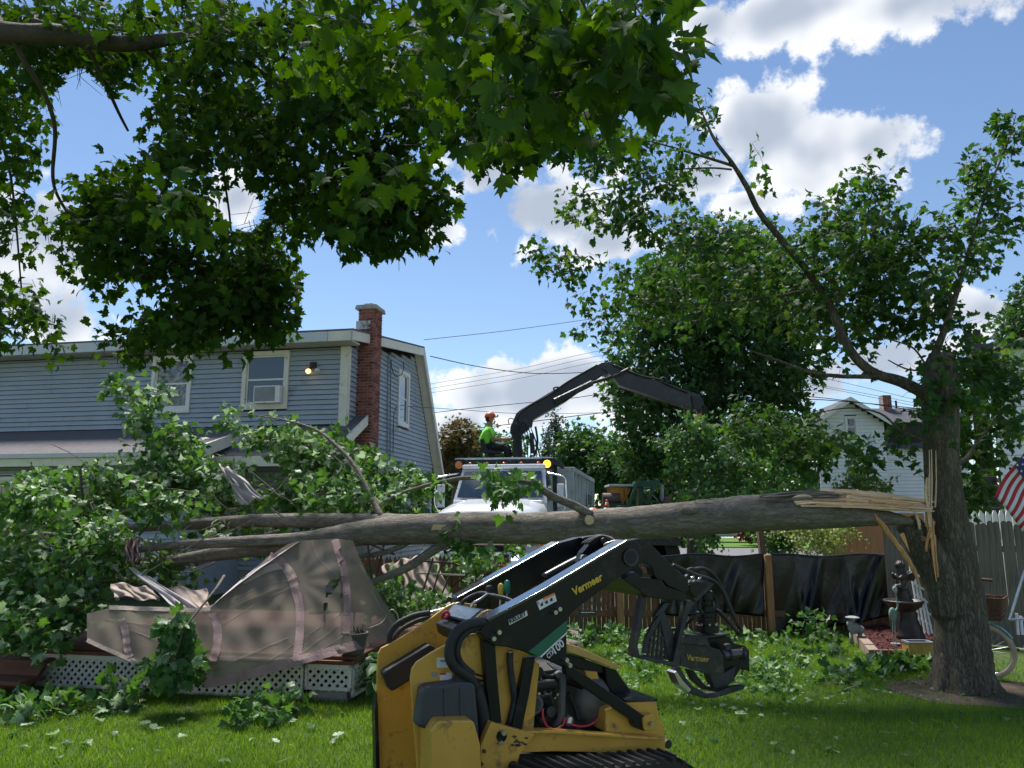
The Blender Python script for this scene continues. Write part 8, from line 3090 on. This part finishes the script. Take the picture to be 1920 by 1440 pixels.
for f in (0.0, .98):
    ax = None if f == 0 else (fdr, fsd)
    FD = bd if f == 0 else fdr
    SD = sdn if f == 0 else fsd
    hubp = BK(f, wr)
    ty = torus(hubp, wr - .028, .028, ax=ax).build('wheel', tan_tyre, bike, smooth=True)
    torus(hubp, wr - .05, .010, 40, 6, ax).build('rim', steel, ty, smooth=True)
    for k in range(22):
        a = 2 * math.pi * k / 22
        q = MB()
        q.cyl(hubp, hubp + FD * (wr - .05) * math.cos(a) + Vector((0, 0, (wr - .05) * math.sin(a))), .0022, 4)
        q.build('spoke', steel, ty)
    q = MB()
    q.cyl(hubp - SD * .05, hubp + SD * .05, .025, 12)
    q.build('hub', steel, ty)
    fm_ = MB()
    n = 14
    for i in range(n + 1):
        a = R(20) + (R(150) - R(20)) * i / n
        for s in (-.035, 0, .035):
            rr = wr + .02 - abs(s) * .25
            fm_.v.append(hubp + FD * rr * math.cos(a) + SD * s + Vector((0, 0, rr * math.sin(a))))
    for i in range(n):
        for k in range(2):
            b = i * 3 + k
            fm_.f.append((b, b + 1, b + 4, b + 3))
    fm_.build('mudguard', teal, bike, smooth=True, solid=.003)
head_t, head_b = BK(.13, .82), BK(.09, .66)
for s in (-.05, .05):
    q = MB()
    curve_tube(q, [BK(0, wr, s), BK(.04, wr + .18, s), BK(.09, .66, s * .6)], .013, 8, 4)
    q.build('fork_blade', teal, bike, smooth=True)
for a, b, r in ((head_b, head_t, .022), (BK(.1, .7), BK(.55, .33), .018), (BK(.12, .78), BK(.68, .58), .016), (BK(.55, .33), BK(.72, .72), .016), (BK(.55, .33), BK(.98, wr), .012), (BK(.69, .6), BK(.98, wr), .010)):
    q = MB()
    q.cyl(a, b, r, 10)
    q.build('frame_tube', teal, bike)
q = MB()
curve_tube(q, [BK(.12, .80), BK(.10, .92), BK(.08, .96)], .011, 8, 4)
q.build('stem', chrome, bike, smooth=True)
for s in (-1, 1):
    q = MB()
    curve_tube(q, [BK(.08, .96, 0), BK(.04, 1.0, s * .12), BK(.12, 1.03, s * .26), BK(.28, 1.0, s * .30)], .011, 8, 5)
    hbr = q.build('handlebar', chrome, bike, smooth=True)
    q = MB()
    q.cyl(BK(.24, 1.005, s * .295), BK(.36, .985, s * .305), .017, 10)
    q.build('grip', mat('brown_grip', (.09, .045, .03), .7), hbr)
q = MB()
q.lathe(BK(.73, .76), [(.02, 0), (.10, .02), (.12, .05), (.09, .075), (.0, .08)], 16)
q.build('saddle', mat('tan_leather', (.35, .24, .14), .6), bike, smooth=True)
q = MB()
q.cyl(BK(.05, .86), BK(-.04, .86), .055, 14, .06)
q.build('headlamp', mat('cream_lamp', (.6, .54, .42), .4), bike, bevel=.008)
bz0, bz1 = .62, .84
q = MB()
bs = [(-.15, .17), (.02, .17), (.02, -.17), (-.15, -.17)]
for i in range(4):
    (f0, s0), (f1, s1) = bs[i], bs[(i + 1) % 4]
    q.hexa([BK(f0 * .85 - .06, bz0, s0 * .85), BK(f1 * .85 - .06, bz0, s1 * .85), BK(f1 * .8 - .06, bz0, s1 * .8), BK(f0 * .8 - .06, bz0, s0 * .8)],
           [BK(f0 * 1.1 - .06, bz1, s0 * 1.1), BK(f1 * 1.1 - .06, bz1, s1 * 1.1), BK(f1 * 1.02 - .06, bz1, s1 * 1.02), BK(f0 * 1.02 - .06, bz1, s0 * 1.02)])
q.hexa([BK(f * .82 - .06, bz0 - .01, s * .82) for f, s in bs], [BK(f * .82 - .06, bz0 + .008, s * .82) for f, s in bs])
bsk = q.build('basket', wicker, bike)
for k in range(5):
    z = bz0 + .02 + k * .05
    sc = .86 + .24 * (z - bz0) / (bz1 - bz0)
    q = MB()
    q.tube([BK(f * sc * 1.03 - .06, z, s * sc * 1.03) for f, s in bs + bs[:1]], .008, 6)
    q.build('weave_band', wicker, bsk)

# ================================================================== PORCH SWING / LAWN CHAIR AT THE EDGE
cbp = at(1935, 1240, 8.0)
cbp.z = 0
ch = thing('striped_garden_chair', 'garden chair with blue and white striped seat cut off by the right edge', 'chair', cbp)
for k in range(9):
    u0 = k / 9
    q = MB()
    q.grid(lambda u, v: at(1912 + (u0 + u / 9) * 130 + 14 * (1 - v), 1192 + 34 * (1 - (v - .5) ** 2 * 2) * v + 8 * v, 7.9 - .45 * v + .25), 3, 8)
    q.build('seat_stripe', stripe_b if k % 2 else fwhite, ch, smooth=True, solid=.01)
for pts in ([(1893, 1162), (1921, 1070)], [(1909, 1190), (1906, 1150)], [(1917, 1190), (1914, 1155)], [(1890, 1162), (1960, 1158)], [(1935, 1196), (1935, 1250)], [(2000, 1196), (2000, 1260)]):
    q = MB()
    a, b = at(*pts[0], 7.9), at(*pts[1], 7.9)
    if pts[1][1] > 1240:
        b.z = 0
    q.cyl(a, b, .014, 8)
    q.build('frame_tube', steel if pts[0][0] < 1900 else fwhite, ch)

# ================================================================== FLAG
FLP = Plane(at(1900, 880, 7.9), R(8))
flag = thing('flag', 'American stars and stripes flag hanging at an angle by the grey fence', 'flag', Vector((FLP.P0.x, FLP.P0.y, 0)))
O = at(1928, 832, 7.9)
U = (at(1866, 925, 7.9) - O) * 1.05        # along stripes (fly)
Vv = (at(1968, 880, 7.9) - O) * 1.5          # across stripes


def flp(u, v, e=0.0):
    return O + U * u + Vv * v + Vector((0, -1, 0)) * (.03 * math.sin(7 * u + 3 * v) + e)


for k in range(13):
    q = MB()
    q.grid(lambda a, b: flp(a, (k + b) / 13), 16, 1)
    q.build('stripe', fred if k % 2 == 0 else fwhite, flag, smooth=True, solid=.003)
q = MB()
q.grid(lambda a, b: flp(a * .42, b * 7 / 13, .006), 12, 6)
q.build('canton', fblue, flag, smooth=True)
for r in range(7):
    for c_ in range(6):
        if (r + c_) % 2 and True:
            p = flp(.42 * (c_ + .5) / 6, 7 / 13 * (r + .5) / 7, .010)
            q = MB()
            pts = []
            for j in range(10):
                a = math.pi / 2 + j * math.pi / 5
                rr = .016 if j % 2 == 0 else .007
                pts.append(p + Vector((rr * math.cos(a), 0, rr * math.sin(a))))
            q.prism(pts, Vector((0, .002, 0)))
            q.build('star', fwhite, flag)
q = MB()
q.cyl(O + Vector((0, .02, 0)) - Vv * .05, O + Vv * 1.1 + Vector((0, .02, 0)), .012, 8)
q.build('flag_pole', mat('white_pole', (.6, .6, .58), .5), flag)

# ================================================================== LAWN DEBRIS
def ground_branch(label, px, py, blobs, logs=None, length=.22, size=.12):
    b = gnd(px, py)
    t = thing('cut_branch', label, 'branch', b, None)
    P, cnt = [], 0
    pts = []
    for (cx, cy_, rx, ry, h, n) in blobs:
        e = in_ell(n)
        for k in range(n):
            g_ = gnd(cx + e[k, 0] * rx, min(cy_ + e[k, 1] * ry, 1420))
            pts.append((g_.x, g_.y, .03 + h * rng.random() ** 1.3))
    st = np.array(pts)
    s = sprays(st, rdirs(len(st), (0, 0, .2)), length, 6, size, droop=.3, upn=.5, face=.35, tone=(.6, .27))
    s[0][:, 2] = np.maximum(s[0][:, 2], .04)
    foliage(t, [s], leaf_fall, TPL_HI, 0, name='foliage')
    e2 = s[5][1].copy()
    e2[:, 2] = np.maximum(e2[:, 2], .02)
    twig_mesh('twigs', s[5][0], e2, .004, bark_twig, t)['kind'] = 'stuff'
    for lg in (logs or []):
        q = MB()
        curve_tube(q, [gnd(x, y) + Vector((0, 0, z)) for x, y, z in lg[0]], lg[1], 7, 4, .05)
        q.build('stem', bark_twig, t, smooth=True)
    return t


ground_branch('leafy maple branch lying on the lawn in front of the lattice', 480, 1372, [(485, 1352, 40, 12, .12, 11), (530, 1342, 26, 8, .12, 6), (455, 1365, 16, 8, .05, 3)], [([(420, 1382, .01), (440, 1370, .02), (460, 1358, .06), (490, 1345, .12)], .006)], .14)
ground_branch('leafy heap at the foot of the deck steps', 40, 1345, [(40, 1350, 45, 10, .06, 12), (110, 1338, 50, 6, .04, 9), (190, 1334, 50, 5, .05, 8), (245, 1322, 22, 5, .12, 7), (15, 1330, 20, 10, .08, 5)], None, .14)
ground_branch('upright leafy branch heap in front of the black sheet right of the grapple', 1530, 1230, [(1525, 1222, 36, 8, .38, 18), (1565, 1228, 22, 8, .14, 6), (1485, 1238, 22, 8, .05, 5)], [([(1500, 1230, .05), (1540, 1215, .2), (1560, 1205, .35)], .01)], .16, .1)
ground_branch('scattered leafy cuttings on the lawn under the grapple', 1300, 1262, [(1260, 1236, 110, 20, .01, 40), (1390, 1262, 90, 24, .02, 34), (1430, 1292, 60, 14, .01, 8), (1480, 1266, 60, 14, .02, 10), (1200, 1264, 50, 22, .01, 10), (1300, 1302, 60, 12, .01, 5)], None, .1, .085)
ground_branch('leafy cuttings heaped along the foot of the brown fence', 1180, 1205, [(1180, 1205, 110, 8, .05, 30), (1100, 1208, 60, 10, .10, 22), (1340, 1204, 120, 7, .03, 22), (1440, 1212, 60, 9, .02, 10)], None, .12, .1)
ground_branch('leafy sprigs in front of the flower bed edging', 1690, 1262, [(1690, 1258, 60, 7, .04, 22), (1640, 1268, 36, 7, .03, 9), (1580, 1280, 36, 8, .02, 8)], [([(1570, 1302, .02), (1600, 1292, .02), (1625, 1284, .03)], .008)], .12)
for lb, a, b, r in (('longer bark-covered log lying behind the loader hood', (1066, 1196), (1102, 1206), .06), ('short cut log in front of the longer one behind the loader hood', (1064, 1214), (1088, 1220), .055)):
    p, q2 = gnd(*a), gnd(*b)
    p.z = q2.z = r
    lg = thing('cut_log', lb, 'log', (p + q2) / 2 - Vector((0, 0, r)))
    q = MB()
    q.tube([p, (p + q2) / 2, q2], [r, r * 1.02, r * .97], 14, jit=.03)
    lo = q.build('log_bark', bark_h, lg, smooth=True)
    q = MB()
    q.cyl(q2, q2 + (q2 - p).normalized() * .004, r * .9, 14)
    q.build('cut_end', wood_cut, lg)

# single leaves dropped on the lawn
lm_p = leaf_object_meshes(leaf_pale, True, 'fallen_leaf')
lm_g = leaf_object_meshes(leaf_fall, True, 'fallen_leaf')
spots = [(35, 1412), (98, 1415), (125, 1400), (155, 1402), (100, 1432), (20, 1385), (45, 1370), (140, 1348), (105, 1388), (265, 1368), (280, 1372), (350, 1338), (345, 1360), (335, 1394), (478, 1395), (412, 1435), (545, 1358), (590, 1372), (632, 1386), (632, 1395), (520, 1400), (220, 1385), (180, 1360), (1102, 1330), (1350, 1330), (1560, 1412), (1470, 1300), (1420, 1330), (1580, 1330), (1640, 1300), (1700, 1330), (1520, 1320), (1380, 1350), (1310, 1340), (1620, 1345)]
for k in range(2):
    spots.append((random.choice([random.uniform(0, 700), random.uniform(1250, 1720)]), random.uniform(1285, 1436)))
for (px, py) in spots:
    g_ = gnd(px, py)
    ddx = (DP.loc(g_)[0], DP.loc(g_)[1])
    if -3.6 < ddx[0] < .1 and ddx[1] > -.05:
        continue
    pale_ = random.random() < .4
    me = random.choice(lm_p if pale_ else lm_g)
    o = bpy.data.objects.new('fallen_leaf', me)
    link(o, None)
    s = random.uniform(.06, .11)
    o.matrix_world = Matrix.Translation((g_.x, g_.y, .045)) @ Matrix.Rotation(random.uniform(0, 6.28), 4, 'Z') @ Matrix.Rotation(random.uniform(-.4, .4), 4, 'X') @ Matrix.Rotation(random.uniform(-.3, .3) + (math.pi if random.random() < .3 else 0), 4, 'Y') @ Matrix.Diagonal((s, s, s, 1))
    sd2 = 'left' if g_.x < .3 else 'right'
    tag(o, f"{'pale upturned' if pale_ else 'green'} loose maple leaf on the lawn {sd2} of the loader", 'leaf', f"{'pale' if pale_ else 'green'} loose leaves {sd2} of the loader")

# torn leaf bits, chips and twigs trodden into the lawn
n = 1500
lx = np.concatenate([rng.normal(2.2, 1.3, n), rng.uniform(-4.5, 4.5, n // 12)])
ly = np.concatenate([rng.normal(8.6, 1.1, n), rng.uniform(4.8, 8, n // 12)])
kp_ = (ly > 4.8) & (ly < 11.1) & (lx > -1.2 + .0 * ly) & (lx < 4.6) | ((ly < 6.8) & (ly > 4.8))
lx, ly = lx[kp_], ly[kp_]
n = len(lx)
an = rng.random(n) * 6.283
P = np.column_stack([lx, ly, rng.uniform(.03, .055, n)])
tipd = np.column_stack([np.cos(an), np.sin(an), rng.normal(0, .25, n)])
nr_ = np.column_stack([rng.normal(0, .35, n), rng.normal(0, .35, n), np.ones(n)])
V, F, T = leaves_arrays(TPL_LO, P, leaf_frames(tipd, nr_), rng.uniform(.02, .075, n), np.clip(rng.normal(.5, .3, n), 0, 1))
lt = link(bpy.data.objects.new('leaf_litter', fast_mesh('leaf_litter', V, F, 3, leaf_fall, T)), None)
tag(lt, 'torn leaf bits strewn over the lawn', 'leaf litter', None, 'stuff')
st = np.column_stack([rng.uniform(-4.5, 4.5, 70), rng.uniform(4.9, 10.5, 70), np.full(70, .03)])
st = st[(st[:, 0] > -1.3) | (st[:, 1] < 6.7)]
tw_ = thing('loose_twigs', 'thin bare twigs strewn over the lawn', 'twigs', (0, 7, 0))
tw_['kind'] = 'stuff'
a = rng.random(len(st)) * 6.283
twig_mesh('twigs', st, st + np.column_stack([np.cos(a), np.sin(a), rng.normal(0, .05, len(st))]) * rng.uniform(.04, .16, len(st))[:, None], .0025, mat('pale_twig', (.3, .24, .17), .8), tw_)

# ================================================================== GRASS
def blades(n, xr, yr, hmin, hmax, w, dens=None):
    x = rng.uniform(xr[0], xr[1], n)
    y = rng.uniform(yr[0] ** .6, yr[1] ** .6, n) ** (1 / .6)
    keep = np.abs(x) < .72 * y + .3
    # not under the deck, bed or soil patch
    f = (x - DC.x) * HF.x + (y - DC.y) * HF.y
    l = (x - DC.x) * HL.x + (y - DC.y) * HL.y
    keep &= ~((f > -3.6) & (f < .0) & (l > .0) & (l < 3.2))
    keep &= ~((x > bp_[0].x - (bp_[0].y - y) * -.0) & (x > bp_[1].x - .1) & (y > bp_[1].y) & (y < 11.2))
    so = ((x - tb.x - .15) / .85) ** 2 + ((y - tb.y) / .6) ** 2
    keep &= ~((so < 1) & (rng.random(n) < .9))
    # worn patch of soil behind tree
    keep &= ~((x > tb.x + .2) & (y > tb.y) & (y < 10.5) & (rng.random(n) < .75))
    x, y = x[keep], y[keep]
    n = len(x)
    patch = .5 + .5 * np.sin(x * 1.3 + 1.7 * np.sin(y * .9)) * np.sin(y * 1.7 + 1.1 * np.sin(x * .7))
    h = rng.uniform(hmin, hmax, n) * (.75 + .5 * patch)
    a = rng.random(n) * 6.283
    lean = rng.uniform(.1, .9, n) * h
    la = rng.random(n) * 6.283
    bx, by_ = np.cos(a) * w / 2, np.sin(a) * w / 2
    V = np.zeros((n, 3, 3), np.float32)
    V[:, 0] = np.column_stack([x - bx, y - by_, np.full(n, -.002)])
    V[:, 1] = np.column_stack([x + bx, y + by_, np.full(n, -.002)])
    V[:, 2] = np.column_stack([x + np.cos(la) * lean, y + np.sin(la) * lean, h])
    tone = np.clip(rng.normal(.35, .2, n) + .25 * (patch - .5), 0, 1)
    return V.reshape(-1, 3), np.arange(3 * n), np.repeat(tone, 3)


Vg, Fg, Tg = blades(420000, (-6.5, 7.2), (4.0, 11.25), .028, .06, .0065)
gr_o = link(bpy.data.objects.new('grass', fast_mesh('grass', Vg, Fg, 3, blade_m, Tg)), None)
tag(gr_o, 'short mown green grass covering the back yard', 'grass', None, 'stuff')
# taller tufts along the fence, deck and trunk
n = 5000
xx = np.concatenate([rng.uniform(-1.5, 5.0, n), DC.x + HF.x * rng.uniform(-3.4, .1, 1500)])
yy_ = np.concatenate([rng.normal(11.15, .07, n), np.zeros(1500)])
fr = rng.uniform(-3.4, .1, 1500)
xx[n:] = DC.x + HF.x * fr - HL.x * rng.uniform(.03, .12, 1500)
yy_[n:] = DC.y + HF.y * fr - HL.y * rng.uniform(.03, .12, 1500)
m_ = len(xx)
h = rng.uniform(.03, .1, m_)
h[n:] *= .6
a = rng.random(m_) * 6.283
V = np.zeros((m_, 3, 3), np.float32)
V[:, 0] = np.column_stack([xx - .004 * np.cos(a), yy_ - .004 * np.sin(a), np.zeros(m_)])
V[:, 1] = np.column_stack([xx + .004 * np.cos(a), yy_ + .004 * np.sin(a), np.zeros(m_)])
V[:, 2] = np.column_stack([xx + rng.normal(0, .03, m_), yy_ + rng.normal(0, .03, m_), h])
tf = link(bpy.data.objects.new('tall_grass', fast_mesh('tall_grass', V.reshape(-1, 3), np.arange(3 * m_), 3, blade_m, np.repeat(np.clip(rng.normal(.3, .2, m_), 0, 1), 3))), None)
tag(tf, 'uncut tufts of grass along the fence and deck', 'grass', None, 'stuff')
